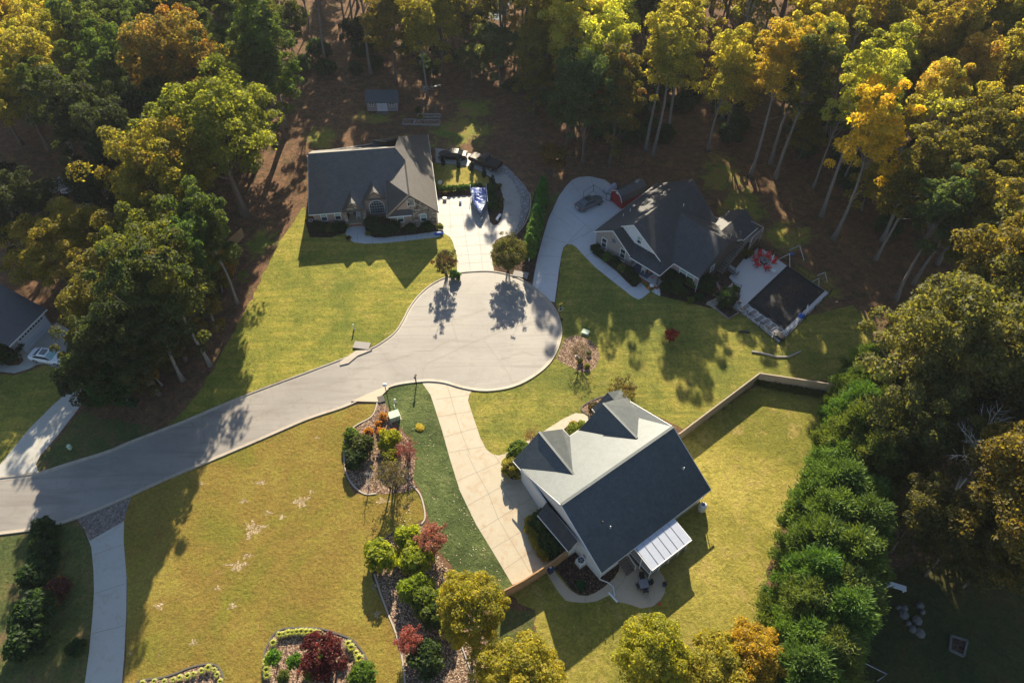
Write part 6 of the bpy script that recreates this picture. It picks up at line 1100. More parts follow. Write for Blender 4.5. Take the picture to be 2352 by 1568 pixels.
    if kind == 'sedan':
        lp = MB().box(-L / 2 - .02, -L / 2 + .04, -.25, .25, .55, .68).build('licence_plate', 'white_metal', t)
        MB().beam((r4[0], -.72, r4[2] + .02), (r3[0], -.64, r3[2]), .06).beam((r4[0], .72, r4[2] + .02), (r3[0], .64, r3[2]), .06).beam((r0[0], -.70, r0[2] + .02), (r1[0], -.64, r1[2]), .07).beam((r0[0], .70, r0[2] + .02), (r1[0], .64, r1[2]), .07).build('pillar', paint, t)
    else:
        MB().box(-L / 2 + .1, -L * .125, -.86, .86, 1.32, 1.37).build('bed_cover', 'rubber', t, bevel=.02)
        MB().box(-L / 2 - .18, -L / 2, -.85, .85, .5, .68).build('bumper', 'grey_metal', t, bevel=.03)
        MB().beam((r4[0], -.84, r4[2] + .02), (r3[0], -.76, r3[2]), .08).beam((r4[0], .84, r4[2] + .02), (r3[0], .76, r3[2]), .08).build('pillar', paint, t)
    if sunroof:
        MB().box(-.72, .12, -.46, .46, r2[2] + .015, r2[2] + .04).build('sunroof', 'glass', t)
    return t
car(M6(640, 1150), M6(1290, 1260), 'paint_white', 'white sedan with sunroof and sunshade parked at the far left garage', sunroof=True, shade=True, length=4.95)
car(M3(895, 360), M3(365, 330), 'paint_black', 'black sedan parked behind the brick house on the curved driveway', length=4.9)
car(H2(500, 470), H2(700, 385), 'paint_grey', 'grey sedan with open sunroof parked on the blue-grey driveway', sunroof=True, length=4.7)
car(M3(1620, 620), M3(1050, 400), 'paint_brown', 'dark brown pickup truck with covered bed on the curved driveway', kind='pickup', name='pickup_truck', cat='pickup truck', length=5.9)
# covered boat on its trailer
a = G(*H1(1790, 690)); b = G(*H1(1815, 960)); rz = math.atan2(b.y - a.y, b.x - a.x)
bo = thing('covered_boat', (a.x, a.y, 0.03), rz, 'boat under a blue and silver tarp beside the garage of the brick house', 'boat')
secs = []
for k in range(9):
    x = k * 0.72; u = k / 8; w_ = 1.18 * (1 - max(0, u - .45) ** 1.7 * 2.4) + 0.02; hz = 1.45 + .45 * math.sin(min(1, u * 1.5) * 3.14) + .1 * (k % 2); w_ = max(w_, .05)
    secs.append([(x, -w_ * .75, .65), (x, -w_, 1.15), (x, -w_ * .9, 1.35), (x, -w_ * .4, hz - .1 * (k % 3)), (x, .1 * (k % 2), hz), (x, w_ * .45, hz - .12), (x, w_ * .9, 1.35), (x, w_, 1.15), (x, w_ * .75, .65)])
loft(secs).build('tarp', 'blue_tarp', bo, smooth=False)
loft([[(x, -w_, z), (x, 0, z - .45), (x, w_, z)] for x, w_, z in ((.05, 1.05, 1.0), (2.5, 1.05, 1.0), (4.4, .7, 1.05), (5.7, .08, 1.2))]).build('hull', 'white_metal', bo)
tr_ = thing('boat_trailer', (a.x, a.y, 0.03), rz, 'boat trailer with white guide posts under the tarped boat', 'trailer')
m = MB().beam((0, -1.1, .45), (4.5, -.75, .45), .1).beam((0, 1.1, .45), (4.5, .75, .45), .1).beam((4.5, -.75, .45), (7.2, 0, .45), .1).beam((4.5, .75, .45), (7.2, 0, .45), .1).beam((1.6, -1.15, .4), (1.6, 1.15, .4), .1); m.build('frame', 'grey_metal', tr_)
MB().beam((0, -1.28, .4), (0, -1.28, 1.9), .09).build('guide_post', 'white_metal', tr_); MB().beam((0, 1.28, .4), (0, 1.28, 1.9), .09).build('guide_post', 'white_metal', tr_); MB().beam((0.1, 1.28, 1.2), (3.6, 1.28, 1.2), .08).build('guide_rail', 'white_metal', tr_)
for s_ in (-1, 1): MB().tube([(1.6, s_ * 1.0, .34), (1.6, s_ * 1.22, .34)], .34, 16).build('wheel', 'rubber', tr_)
MB().tube([(6.9, 0.1, 0), (6.9, 0.1, .8)], .04, 6).build('jack', 'grey_metal', tr_)
# ------------------------------------------------------------------ fences
def board_fence(name, line, h_, mat, label, z=0, step=2.4, top=True, wob=0.0, gp='fence'):
    P = [G(p[0], p[1], z) for p in line]; o_ = P[0]
    t = thing(name, (o_.x, o_.y, 0), 0, label, 'fence'); m = MB(); po = MB(); ra = MB()
    for a_, b_ in zip(P[:-1], P[1:]):
        a_ = Vector((a_.x - o_.x, a_.y - o_.y, 0)); b_ = Vector((b_.x - o_.x, b_.y - o_.y, 0)); L_ = (b_ - a_).length; d_ = (b_ - a_) / L_; n_ = max(1, round(L_ / .3)); nn_ = Vector((-d_.y, d_.x, 0)) * .02
        for i in range(n_):
            q0 = a_ + d_ * (L_ * i / n_); q1 = a_ + d_ * (L_ * (i + .94) / n_); hh = h_ + rnd.uniform(-.015, .015)
            m.add([q0 - nn_, q1 - nn_, q1 + nn_, q0 + nn_] + [v + Vector((0, 0, hh)) for v in (q0 - nn_, q1 - nn_, q1 + nn_, q0 + nn_)], [(4, 5, 6, 7), (0, 1, 5, 4), (1, 2, 6, 5), (2, 3, 7, 6), (3, 0, 4, 7)])
        k_ = max(1, round(L_ / step))
        for i in range(k_ + 1):
            q = a_ + d_ * (L_ * i / k_) + nn_ * 3.2; MB().box(q.x - .06, q.x + .06, q.y - .06, q.y + .06, 0, h_ + .04).build('post', mat, t)
        for zz in (.35, h_ - .25): ra.beam(a_ + nn_ * 2.2 + Vector((0, 0, zz)), b_ + nn_ * 2.2 + Vector((0, 0, zz)), .05, .09)
        if top: ra.beam(a_ + Vector((0, 0, h_ + .03)), b_ + Vector((0, 0, h_ + .03)), .14, .04)
    m.build('board_panel', mat, t); ra.build('rail', mat, t); return t
board_fence('wooden_fence', [(1560, 996), (1745, 857), (1924, 884), (1990, 896)], 1.83, 'fence_wood', 'tall wooden privacy fence bending round the far corner of the foreground back yard', z=1.83)
board_fence('wooden_fence', [C2(1615, 612), C2(1450, 740), C2(1250, 868), C2(1100, 946)], 1.83, 'orange_wood', 'weathered wooden fence closing the end of the tan driveway', z=1.83)
board_fence('panel_fence', [A1(-40, 1440), A1(0, 1410), A1(190, 1335), A1(400, 1215), A1(600, 1100), A1(680, 1060)], 2.0, 'pale_wood', 'long grey panel fence in the shade of the upper left wood', z=2.0)
board_fence('wooden_fence', [B1(1530, 120), B1(1650, 10)], 1.7, 'orange_wood', 'short brown fence piece behind the left wood beside the brick house', z=1.7)
def rail_fence(name, line, h_, label, z=0, mat='black_metal', gap=.16, mesh=False):
    P = [G(p[0], p[1], z) for p in line]; o_ = P[0]; t = thing(name, (o_.x, o_.y, 0), 0, label, 'fence'); m = MB(); po = MB()
    for a_, b_ in zip(P[:-1], P[1:]):
        a_ = Vector((a_.x - o_.x, a_.y - o_.y, 0)); b_ = Vector((b_.x - o_.x, b_.y - o_.y, 0)); L_ = (b_ - a_).length; d_ = (b_ - a_) / L_; n_ = int(L_ / gap)
        for zz in (.12, h_ - .05): m.beam(a_ + Vector((0, 0, zz)), b_ + Vector((0, 0, zz)), .035)
        for i in range(n_): q = a_ + d_ * (L_ * (i + .5) / n_); m.beam(q + Vector((0, 0, .1)), q + Vector((0, 0, h_ - .05)), .014 if not mesh else .008)
        k_ = max(1, round(L_ / 2.2))
        for i in range(k_ + 1): q = a_ + d_ * (L_ * i / k_); MB().beam(q, q + Vector((0, 0, h_ + .06)), .06).build('post', mat, t)
    m.build('railing', mat, t); return t
rail_fence('metal_fence', [PP(690, 1075), PP(1210, 1500), PP(1300, 1560)], 1.2, 'black picket fence along the lounger side of the pool deck')
rail_fence('metal_fence', [PP(1300, 1562), PP(1955, 925)], 1.2, 'black picket fence along the outer lower side of the pool')
rail_fence('metal_fence', [PP(1955, 920), PP(1400, 500), PP(1025, 290), PP(860, 470)], 1.2, 'black picket fence along the wood side of the pool')
rail_fence('metal_gate', [PP(680, 840), PP(780, 880)], 1.2, 'black gate between path and pool deck')
rail_fence('mesh_fence', [H2(540, 375), H2(640, 310), H2(765, 395), H2(805, 410)], 1.4, 'black mesh fence round the parking spot of the grey sedan', mesh=True, gap=.3)
# ------------------------------------------------------------------ pool
dkp = [PP(690, 1080), PP(1300, 1560), PP(1950, 905), PP(1895, 875), PP(1390, 550), PP(1030, 300), PP(860, 470), PP(830, 460), PP(640, 700), PP(690, 760), PP(770, 870), PP(780, 980)]
sheet('pool_deck', dkp, 0.12, 'pool_concrete', z0=0.0)
pc_ = [PP(870, 1050), PP(1355, 1395), PP(1890, 880), PP(1440, 580), PP(1395, 555)]
pt = MB(); pts = [G(*p) for p in pc_]; o_ = pts[0]
t = thing('swimming_pool', (o_.x, o_.y, 0), 0, 'covered swimming pool under a black cover strewn with brown leaves', 'pool')
MB().prism([(p.x - o_.x, p.y - o_.y) for p in pts], .1, .15).build('cover', 'pool_cover', t)
inn = [Vector((p.x - o_.x, p.y - o_.y, 0)) for p in pts]; cc = sum(inn, Vector()) / 5
MB().tube([v.lerp(cc, .10) + Vector((0, 0, .17)) for v in inn] + [inn[0].lerp(cc, .10) + Vector((0, 0, .17))], .07, 6).build('water_bag', 'rubber', t)
lm = MB(); rn = random.Random(3)
A_, B_, C_ = inn[0], inn[1], inn[2]
for i in range(1100):
    u, v = rn.gauss(.42, .2), rn.gauss(.5, .16)
    if i % 2: u, v = rn.gauss(.68, .14), rn.gauss(.45, .13)
    if not (.12 < u < .9 and .18 < v < .85): continue
    p = A_ * (1 - v) + B_ * v; q = (C_ - B_) * u; p = p + q; s_ = rn.uniform(.02, .055); an = rn.random() * 6.28; d1 = Vector((math.cos(an), math.sin(an), 0)) * s_; d2 = Vector((-d1.y, d1.x, rn.uniform(-.04, .04)))
    z = Vector((0, 0, .16 + rn.random() * .02)); lm.add([p - d1 + z, p - d2 + z, p + d1 + z, p + d2 + z], [(0, 1, 2, 3)])
lv = lm.build('fallen_leaves', 'brown_leaf', t); lv['kind'] = 'stuff'
def lounger(px, rz, label):
    t = thing('sun_lounger', G(px[0], px[1], .12), rz, label, 'sun lounger', 'sun loungers beside the pool')
    MB().box(-.32, .32, -.95, .35, .30, .34).build('seat', 'tan_sling', t); MB().add([(-.32, .35, .32), (.32, .35, .32), (.32, .95, .62), (-.32, .95, .62), (-.32, .35, .28), (.32, .35, .28), (.32, .95, .58), (-.32, .95, .58)], [(0, 1, 2, 3), (7, 6, 5, 4), (0, 4, 5, 1), (1, 5, 6, 2), (2, 6, 7, 3), (3, 7, 4, 0)]).build('backrest', 'tan_sling', t)
    m = MB()
    for s_ in (-.35, .35): m.beam((s_, -.97, .32), (s_, .36, .32), .05)
    m.beam((-.35, -.97, .32), (.35, -.97, .32), .05); m.beam((-.35, .36, .32), (-.35, .97, .62), .05).beam((.35, .36, .32), (.35, .97, .62), .05).beam((-.35, .97, .62), (.35, .97, .62), .05); m.build('frame', 'white_metal', t)
    for x, y in ((-.34, -.85), (.34, -.85), (-.34, .45), (.34, .45)): MB().beam((x, y, 0), (x, y, .32), .05).build('leg', 'white_metal', t)
LA = math.atan2((G(*PP(690, 1080)) - G(*PP(1300, 1560))).y, (G(*PP(690, 1080)) - G(*PP(1300, 1560))).x)
for (x, y), lb in zip([(830, 1120), (930, 1190), (1020, 1265), (1100, 1310), (1175, 1370), (1260, 1430)], ['sun lounger nearest the steps', 'second sun lounger from the steps', 'third sun lounger from the steps', 'fourth sun lounger from the steps', 'fifth sun lounger from the steps', 'sixth sun lounger, next to the dark one at the corner']): lounger(PP(x, y), LA, lb + ', beside the pool')
t = thing('storage_box', G(*PP(1300, 1490)), LA, 'dark low box in the outer corner of the pool deck', 'box'); MB().box(-.6, .6, -.35, .35, .12, .5).build('body', 'black_metal', t, bevel=.03); MB().box(-.63, .63, -.38, .38, .5, .56).build('lid', 'rubber', t, bevel=.02)
def adirondack(px, rz, label):
    t = thing('garden_chair', G(px[0], px[1], .12), rz, label, 'chair', 'red chairs round the fire table')
    MB().add([(-.28, -.3, .38), (.28, -.3, .38), (.28, .25, .26), (-.28, .25, .26), (-.28, -.3, .34), (.28, -.3, .34), (.28, .25, .22), (-.28, .25, .22)], [(0, 1, 2, 3), (7, 6, 5, 4), (0, 4, 5, 1), (1, 5, 6, 2), (2, 6, 7, 3), (3, 7, 4, 0)]).build('seat', 'red_plastic', t)
    m = MB()
    for i in range(5):
        x = -.24 + i * .12; m.beam((x, .24, .26), (x * 1.25, .55, 1.0 - abs(i - 2) * .05), .105, .025)
    m.build('backrest', 'red_plastic', t)
    for s_ in (-1, 1):
        MB().box(s_ * .36 - .07, s_ * .36 + .07, -.38, .35, .58, .61).build('armrest', 'red_plastic', t); MB().beam((s_ * .33, -.33, 0), (s_ * .33, -.33, .58), .06).build('leg', 'red_plastic', t); MB().beam((s_ * .30, -.33, .34), (s_ * .30, .62, .04), .04, .12).build('leg', 'red_plastic', t)
fc = G(*PP(1092, 510), .12)
for (x, y), lb in zip([(1045, 425), (990, 480), (1010, 545), (1140, 445), (1205, 505), (1128, 590)], ['red slatted chair at the top left of the fire table, by the black planter', 'red slatted chair left of the fire table', 'red slatted chair at the lower left of the fire table', 'red slatted chair behind the fire table', 'red slatted chair right of the fire table', 'red slatted chair nearest the pool cover']):
    p = G(*PP(x, y), .12); adirondack(PP(x, y), math.atan2(fc.y - p.y, fc.x - p.x) + R(90), lb)
t = thing('fire_table', (fc.x, fc.y, .12), R(20), 'dark square fire table amid the red chairs', 'table'); MB().box(-.38, .38, -.38, .38, 0, .5).build('base', 'black_metal', t, bevel=.02); MB().box(-.5, .5, -.5, .5, .5, .58).build('tabletop', 'grey_cloth', t, bevel=.01); MB().box(-.2, .2, -.2, .2, .58, .6).build('burner', 'black_metal', t)
t = thing('planter', G(*PP(1040, 345), .12), 0, 'round black planter behind the red chairs', 'planter'); MB().tube([(0, 0, 0), (0, 0, .5)], [.25, .36], 14).build('pot', 'black_metal', t); MB().tube([(0, 0, .45), (0, 0, .51)], .32, 14).build('soil', 'dark_mulch', t)
t = thing('parasol_pole', G(*PP(1172, 560), .12), 0, 'closed pale parasol standing between red chairs and pool', 'parasol'); MB().tube([(0, 0, 0), (0, 0, .1)], .3, 12).build('base', 'grey_metal', t); MB().tube([(0, 0, .1), (0, 0, 1.0), (0, 0, 2.2), (0, 0, 2.5)], [.03, .03, .09, .02], 8).build('canopy', 'white_trim', t)
t = thing('side_table', G(*PP(1215, 640), .12), 0, 'small white round table behind the nearest red chair', 'table'); MB().tube([(0, 0, .48), (0, 0, .52)], .3, 14).build('tabletop', 'white_metal', t); MB().tube([(0, 0, 0), (0, 0, .48)], .05, 8).build('leg', 'white_metal', t)
def patio_chair(px, rz, label, mat='tan_sling', fr='grey_metal', z=.12):
    t = thing('patio_chair', G(px[0], px[1], z), rz, label, 'chair')
    MB().box(-.25, .25, -.25, .25, .42, .46).build('seat', mat, t); MB().add([(-.25, .22, .46), (.25, .22, .46), (.25, .36, .95), (-.25, .36, .95), (-.25, .25, .46), (.25, .25, .46), (.25, .39, .95), (-.25, .39, .95)], [(0, 1, 2, 3), (7, 6, 5, 4), (1, 5, 6, 2), (2, 6, 7, 3), (3, 7, 4, 0)]).build('backrest', mat, t)
    for x in (-.26, .26):
        MB().beam((x, -.25, .65), (x, .3, .65), .04).build('armrest', fr, t)
        for y in (-.24, .24): MB().beam((x, y, 0), (x, y, .65 if y < 0 else .5), .035).build('leg', fr, t)
    return t
patio_chair(PP(720, 680), LA + 2.2, 'patio chair against the outdoor stair on the pool deck'); patio_chair(PP(755, 960), LA + .4, 'patio chair beside the planter on the pool deck'); patio_chair(PP(760, 1055), LA + .9, 'white framed patio chair above the row of loungers', fr='white_metal')
t = thing('toy_swing', G(*PP(1450, 420)), 0, 'dark blue thing hanging under the larger swing frame', 'seat'); MB().box(-.3, .3, -.2, .2, .4, .5).build('seat', 'blue_plastic', t, bevel=.02); MB().beam((-.28, 0, .5), (-.28, 0, 1.9), .02).beam((.28, 0, .5), (.28, 0, 1.9), .02).build('chain', 'grey_metal', t)
def swing(top0, top1, h_, feet, label):
    a_, b_ = G(*top0, h_), G(*top1, h_); o_ = Vector((a_.x, a_.y, 0)); t = thing('playground_swing', o_, 0, label, 'swing frame'); MB().tube([a_ - o_, b_ - o_], .045, 8).build('top_bar', 'bluegreen_bar', t)
    for tp, ft in ((a_, feet[0]), (a_, feet[1]), (b_, feet[2]), (b_, feet[3])): MB().tube([tp - o_, G(*ft) - o_], .04, 8).build('leg', 'white_metal', t)
plain('bluegreen_bar', (0.10, 0.18, 0.13), 0.5)
swing(PP(1432, 388), PP(1562, 278), 1.9, (PP(1285, 462), PP(1436, 572), PP(1425, 345), PP(1620, 472)), 'larger white swing frame beyond the pool fence'); swing(PP(1815, 708), PP(1896, 630), 1.5, (PP(1722, 757), PP(1816, 820), PP(1795, 672), PP(1925, 757)), 'smaller white swing frame near the outer pool corner')
t = thing('pool_basketball_hoop', G(*PP(1590, 1205), .12), LA + R(40), 'poolside basketball hoop with blue base and white backboard', 'basketball hoop'); MB().tube([(0, 0, 0), (0, 0, .18), (0, 0, .4)], [.48, .48, .25], 14).build('base', 'blue_plastic', t); MB().tube([(0, 0, .4), (0, 0, 1.0), (-.25, 0, 1.5)], .05, 8).build('pole', 'white_metal', t); bb = MB().box(-.32, -.28, -.55, .55, 1.25, 1.95).build('backboard', 'white_trim', t); MB().tube([(-.55 + .2 * math.cos(i * .785), .2 * math.sin(i * .785), 1.4) for i in range(9)], .015, 6).build('hoop', 'red_plastic', bb)
# pool path and bits beside the house
sheet('pool_path', [PP(480, 960), PP(560, 860), PP(600, 850), PP(690, 760), PP(770, 870), PP(700, 980), PP(650, 1010), PP(490, 1120), PP(340, 1050), PP(400, 1000)], .03, 'walk_tan', z0=0.0)
t = thing('garden_steps', G(*PP(430, 1070)), LA, 'pale stone steps leading down from the pool path to the lawn', 'steps')
for i in range(3): MB().box(-.9 + .1 * i, .9, -.7 + i * .35, -.35 + i * .35, 0, .1 + i * .08).build('step', 'kerb_concrete', t, bevel=.01)
t = thing('raised_planter', G(*PP(600, 1130)), LA, 'grey timber edged planter at the lower corner of the pool path', 'planter'); m = MB()
for a_, b_ in zip([(-1.4, -1), (1.4, -1), (1.4, 1), (-1.4, 1)], [(1.4, -1), (1.4, 1), (-1.4, 1), (-1.4, -1)]): m.beam((a_[0], a_[1], .16), (b_[0], b_[1], .16), .12, .32)
m.build('border', 'grey_wood', t); MB().box(-1.34, 1.34, -.94, .94, .05, .2).build('soil', 'dark_mulch', t)
def bicycle(px, rz, label):
    t = thing('bicycle', G(px[0], px[1], .02), rz, label, 'bicycle', 'bicycles beside the pool stair')
    for x in (-.5, .5): w_ = MB().tube([(x + .32 * math.cos(i * .4488), 0, .33 + .32 * math.sin(i * .4488)) for i in range(15)], .02, 5).build('wheel', 'rubber', t)
    MB().beam((-.5, 0, .33), (-.15, 0, .75), .035).beam((-.15, 0, .75), (.4, 0, .8), .04).beam((.4, 0, .8), (.5, 0, .33), .035).beam((-.1, 0, .3), (.38, 0, .7), .035).beam((-.1, 0, .3), (-.15, 0, .9), .035).build('frame', 'white_metal', t)
    MB().box(-.27, -.03, -.07, .07, .9, .95).build('saddle', 'black_metal', t, bevel=.02); MB().beam((.4, -.28, 1.0), (.4, .28, 1.0), .03).beam((.4, 0, .8), (.4, 0, 1.0), .03).build('handlebar', 'grey_metal', t)
bicycle(PP(430, 830), .4, 'white bicycle leaning nearest the starred house'); bicycle(PP(490, 845), 1.9, 'bicycle nearest the foot of the grey stair')
t = thing('grill', G(*PP(665, 640)), LA, 'covered pale barbecue grill under the grey stair', 'grill'); MB().box(-.5, .5, -.3, .3, .3, .9).build('body', 'grey_metal', t, bevel=.04); MB().tube([(-.5, 0, .9), (.5, 0, .9)], .3, 12).build('lid', 'grey_metal', t); MB().box(-.5, .5, -.25, .25, .03, .3).build('cart', 'black_metal', t)
sheet('brick_pad', [PP(380, 800), PP(470, 750), PP(590, 860), PP(480, 970), PP(420, 930)], .026, 'brick_red')
# ------------------------------------------------------------------ street things
def lamp():
    t = thing('street_lamp', G(*N5(1058, 640)), 0, 'dark lamp post with round cream globe beside the road bend', 'street lamp')
    MB().tube([(0, 0, 0), (0, 0, .5), (0, 0, 4.6)], [.09, .06, .045], 10).build('pole', 'black_metal', t); gl_ = bpy.data.meshes.new('globe'); bm = bmesh.new(); bmesh.ops.create_uvsphere(bm, u_segments=20, v_segments=12, radius=.26); bm.to_mesh(gl_); bm.free(); gl_.materials.append(MATS['lamp_globe']); gl_.polygons.foreach_set('use_smooth', [True] * len(gl_.polygons))
    g_ = bpy.data.objects.new('globe', gl_); col.objects.link(g_); g_.parent = t; g_.location = (0, 0, 4.85); MB().tube([(0, 0, 4.55), (0, 0, 4.66)], [.05, .16], 10).build('collar', 'black_metal', t)
lamp()
def mailbox(px, rz, label, box='black_metal', h_=1.05):
    t = thing('mailbox', G(*px), rz, label, 'mailbox'); MB().box(-.06, .06, -.06, .06, 0, h_).build('post', 'black_metal', t)
    m = loft([[(x, -.12, h_), (x, -.12, h_ + .16), (x, -.07, h_ + .25), (x, .07, h_ + .25), (x, .12, h_ + .16), (x, .12, h_)] for x in (-.27, .27)]); m.build('box', box, t); MB().box(-.03, .15, .12, .135, h_ + .1, h_ + .3).build('flag', 'red_plastic', t); MB().beam((0, 0, h_ - .45), (.25, 0, h_), .05).build('brace', 'black_metal', t)
mailbox((956.5, 882), R(-100), 'dark mailbox on a post at the kerb of the dark green strip', h_=1.5); mailbox((1287, 712), R(35), 'yellow mailbox on a dark post by the blue-grey driveway mouth', 'yellow_plastic', 1.15); mailbox(C1(340, 500), R(110), 'dark mailbox at the kerb in the bottom left shade')
t = thing('wheel_ornament', G(B2(1510, 575)[0], B2(1510, 575)[1]), R(20), 'thin pale metal hoop standing behind the yellow mailbox', 'ornament'); MB().tube([(.35 * math.cos(i * .393), 0, .37 + .35 * math.sin(i * .393)) for i in range(17)], .025, 6).build('hoop', 'white_metal', t)
def pipe(px, label, h_=.9, r_=.1): 
    t = thing('marker_post', G(*px), 0, label, 'post'); MB().tube([(0, 0, 0), (0, 0, h_)], r_, 10).build('post', 'white_metal', t); MB().tube([(0, 0, h_), (0, 0, h_ + .05)], [r_ * 1.15, r_ * .9], 10).build('cap', 'green_box', t)
pipe(B2(97, 700), 'white marker post standing alone on the big front lawn', .95); pipe(N5(1165, 520), 'taller white capped marker post above the green utility box', .7, .13); pipe(N5(1158, 635), 'slim white marker post just above the green utility box', .75, .09)
pipe(H2(10, 990), 'short white marker post in the arborvitae bed', .6, .08)
def ubox(px, rz, label, s_=1.0, h_=.75):
    t = thing('utility_box', G(*px), rz, label, 'utility box'); MB().box(-.62 * s_, .62 * s_, -.5 * s_, .5 * s_, .05, h_).build('body', 'green_box', t, bevel=.03); MB().box(-.66 * s_, .66 * s_, -.54 * s_, .54 * s_, h_, h_ + .06).build('lid', 'green_box', t, bevel=.02); MB().box(-.75 * s_, .75 * s_, -.62 * s_, .62 * s_, 0, .06).build('pad', 'kerb_concrete', t); MB().box(.1, .2, -.55 * s_ - .02, -.5 * s_, h_ * .5, h_ * .6).build('lock', 'black_metal', t)
ubox(N5(1150, 815), R(22), 'pale green utility box at the rim of the dark green strip'); ubox(B2(1678, 725), R(-25), 'flat pale green utility cover by the turning circle island', .75, .25)
t = thing('utility_marker', G(*B1(483, 1515)), 0, 'small pale green pedestal on the shaded verge at the left', 'utility box'); MB().box(-.18, .18, -.18, .18, 0, .6).build('body', 'green_box', t, bevel=.02); MB().box(-.2, .2, -.2, .2, .6, .66).build('cap', 'green_box', t)
t = thing('landscape_rock', G(*B2(1620, 890)), 0.3, 'small white stone in the turning circle island', 'stone'); MB().tube([(0, 0, 0), (0, 0, .15), (0, 0, .25)], [.3, .26, .1], 7).build('stone', 'white_trim', t)
sheet('white_gravel_patch', [M4(1330, 850), M4(1390, 790), M4(1460, 770), M4(1490, 820), M4(1500, 900), M4(1480, 940), M4(1400, 900)], .03, 'white_gravel')
pk = thing('pumpkin', G(*M4(1270, 795)), 0, 'orange pumpkin at the porch corner step', 'pumpkin'); MB().tube([(0, 0, 0), (0, 0, .1), (0, 0, .25), (0, 0, .32)], [.12, .22, .2, .06], 12).build('fruit', 'orange_pumpkin', pk, smooth=True); MB().tube([(0, 0, .3), (.02, 0, .4)], .025, 6).build('stalk', 'bark', pk)
pk = thing('pumpkin', G(*M4(1275, 480), .36), 0, 'orange pumpkin beside the white porch chair', 'pumpkin'); MB().tube([(0, 0, 0), (0, 0, .1), (0, 0, .25), (0, 0, .32)], [.12, .2, .18, .06], 12).build('fruit', 'orange_pumpkin', pk, smooth=True); MB().tube([(0, 0, .3), (.02, 0, .4)], .025, 6).build('stalk', 'bark', pk)
t = thing('potted_flowers', G(*M4(1320, 770)), 0, 'pot of white and black flowers at the porch corner', 'flower pot'); MB().tube([(0, 0, 0), (0, 0, .35)], [.18, .28], 12).build('pot', 'black_metal', t); MB().tube([(0, 0, .35), (0, 0, .5), (0, 0, .62)], [.34, .32, .1], 7).build('flowers', 'white_trim', t)
def rocker(px, z, rz, label, mat='white_trim'):
    t = thing('rocking_chair', G(px[0], px[1], z), rz, label, 'chair'); MB().box(-.27, .27, -.25, .25, .42, .46).build('seat', mat, t); m = MB()
    for i in range(5): x = -.22 + i * .11; m.beam((x, .22, .46), (x, .4, 1.1), .05, .02)
    m.beam((-.27, .4, 1.1), (.27, .4, 1.1), .07); m.build('backrest', mat, t)
    for s_ in (-.28, .28):
        MB().beam((s_, -.25, .66), (s_, .3, .66), .07, .03).build('armrest', mat, t); MB().beam((s_, -.24, .08), (s_, -.24, .66), .045).build('leg', mat, t); MB().beam((s_, .24, .08), (s_, .24, .6), .045).build('leg', mat, t); MB().tube([(s_, -.5, .12), (s_, -.2, .04), (s_, .2, .04), (s_, .55, .14)], .03, 5).build('rocker', mat, t)
rocker(M4(1165, 460), .37, R(150), 'white rocking chair on the blue porch rug'); rocker(M1(835, 600), .35, R(5), 'white rocking chair in the stone framed entry')
t = thing('flag_decoration', G(*M4(1330, 640), .36), 0, 'small red patterned plant stand on the porch by the corner post', 'decoration'); MB().beam((0, 0, 0), (0, 0, .8), .03).build('stake', 'black_metal', t); m = MB()
for i in range(6): an = i * 1.05; m.beam((0, 0, .5), (.35 * math.cos(an), .35 * math.sin(an), .75), .05, .02)
m.build('leaves', 'red_plastic', t)
t = thing('yellow_banner', G(*M4(1680, 470), .36), R(46), 'yellow hanging banner beside the dark front door', 'banner'); MB().box(-.02, .02, -.2, .2, .9, 2.1).build('cloth', 'yellow_plastic', t); MB().tube([(0, -.25, 2.12), (0, .25, 2.12)], .02, 6).build('rod', 'black_metal', t)
t = thing('plastic_cart', G(*H1(1400, 1085)), R(5), 'bright blue plastic cart lying at the end of the brick house walk', 'cart'); MB().tube([(-.75, 0, .2), (-.4, 0, .22), (.4, 0, .22), (.75, 0, .2)], [.05, .26, .26, .06], 10).build('tub', 'blue_plastic', t); MB().box(-.3, .3, -.12, .12, .4, .5).build('lid', 'blue_plastic', t, bevel=.02)
t = thing('cooler_box', G(*H1(1458, 742), .03), R(4), 'white square box on the boat pad near the hedge', 'box'); MB().box(-.28, .28, -.22, .22, 0, .35).build('body', 'white_trim', t, bevel=.02); MB().box(-.3, .3, -.24, .24, .35, .4).build('lid', 'white_metal', t, bevel=.01)
t = thing('white_ball', G(*H1(1610, 775), .03), 0, 'white round float lying on the boat pad', 'float'); MB().tube([(0, 0, 0), (0, 0, .08), (0, 0, .3), (0, 0, .42)], [.1, .22, .22, .08], 12).build('float', 'white_trim', t, smooth=True)
t = thing('satellite_dish', G(*M3(352, 985)), R(200), 'small white dish standing on the oval lawn at the house wall', 'dish'); MB().tube([(0, 0, 0), (0, 0, .5)], .03, 6).build('mast', 'grey_metal', t); MB().tube([(0, -.03, .6), (0, .05, .62)], [.12, .38], 16).build('dish', 'white_trim', t)
t = thing('hose_reel', G(*H1(145, 950)), R(20), 'pale coiled hose reel on the ground at the left corner of the brick house', 'hose'); MB().tube([(.33 * math.cos(i * .393), .33 * math.sin(i * .393), .12) for i in range(17)], .05, 6).build('coil', 'white_metal', t); MB().tube([(0, 0, 0), (0, 0, .2)], .1, 8).build('hub', 'grey_metal', t)
t = thing('bench', G(*H1(1985, 925), .04), R(65), 'white bench box at the lower end of the boat planter', 'bench'); MB().box(-.7, .7, -.2, .2, .32, .4).build('seat', 'white_trim', t, bevel=.01); MB().box(-.6, -.5, -.18, .18, 0, .32).build('leg', 'white_trim', t); MB().box(.5, .6, -.18, .18, 0, .32).build('leg', 'white_trim', t)
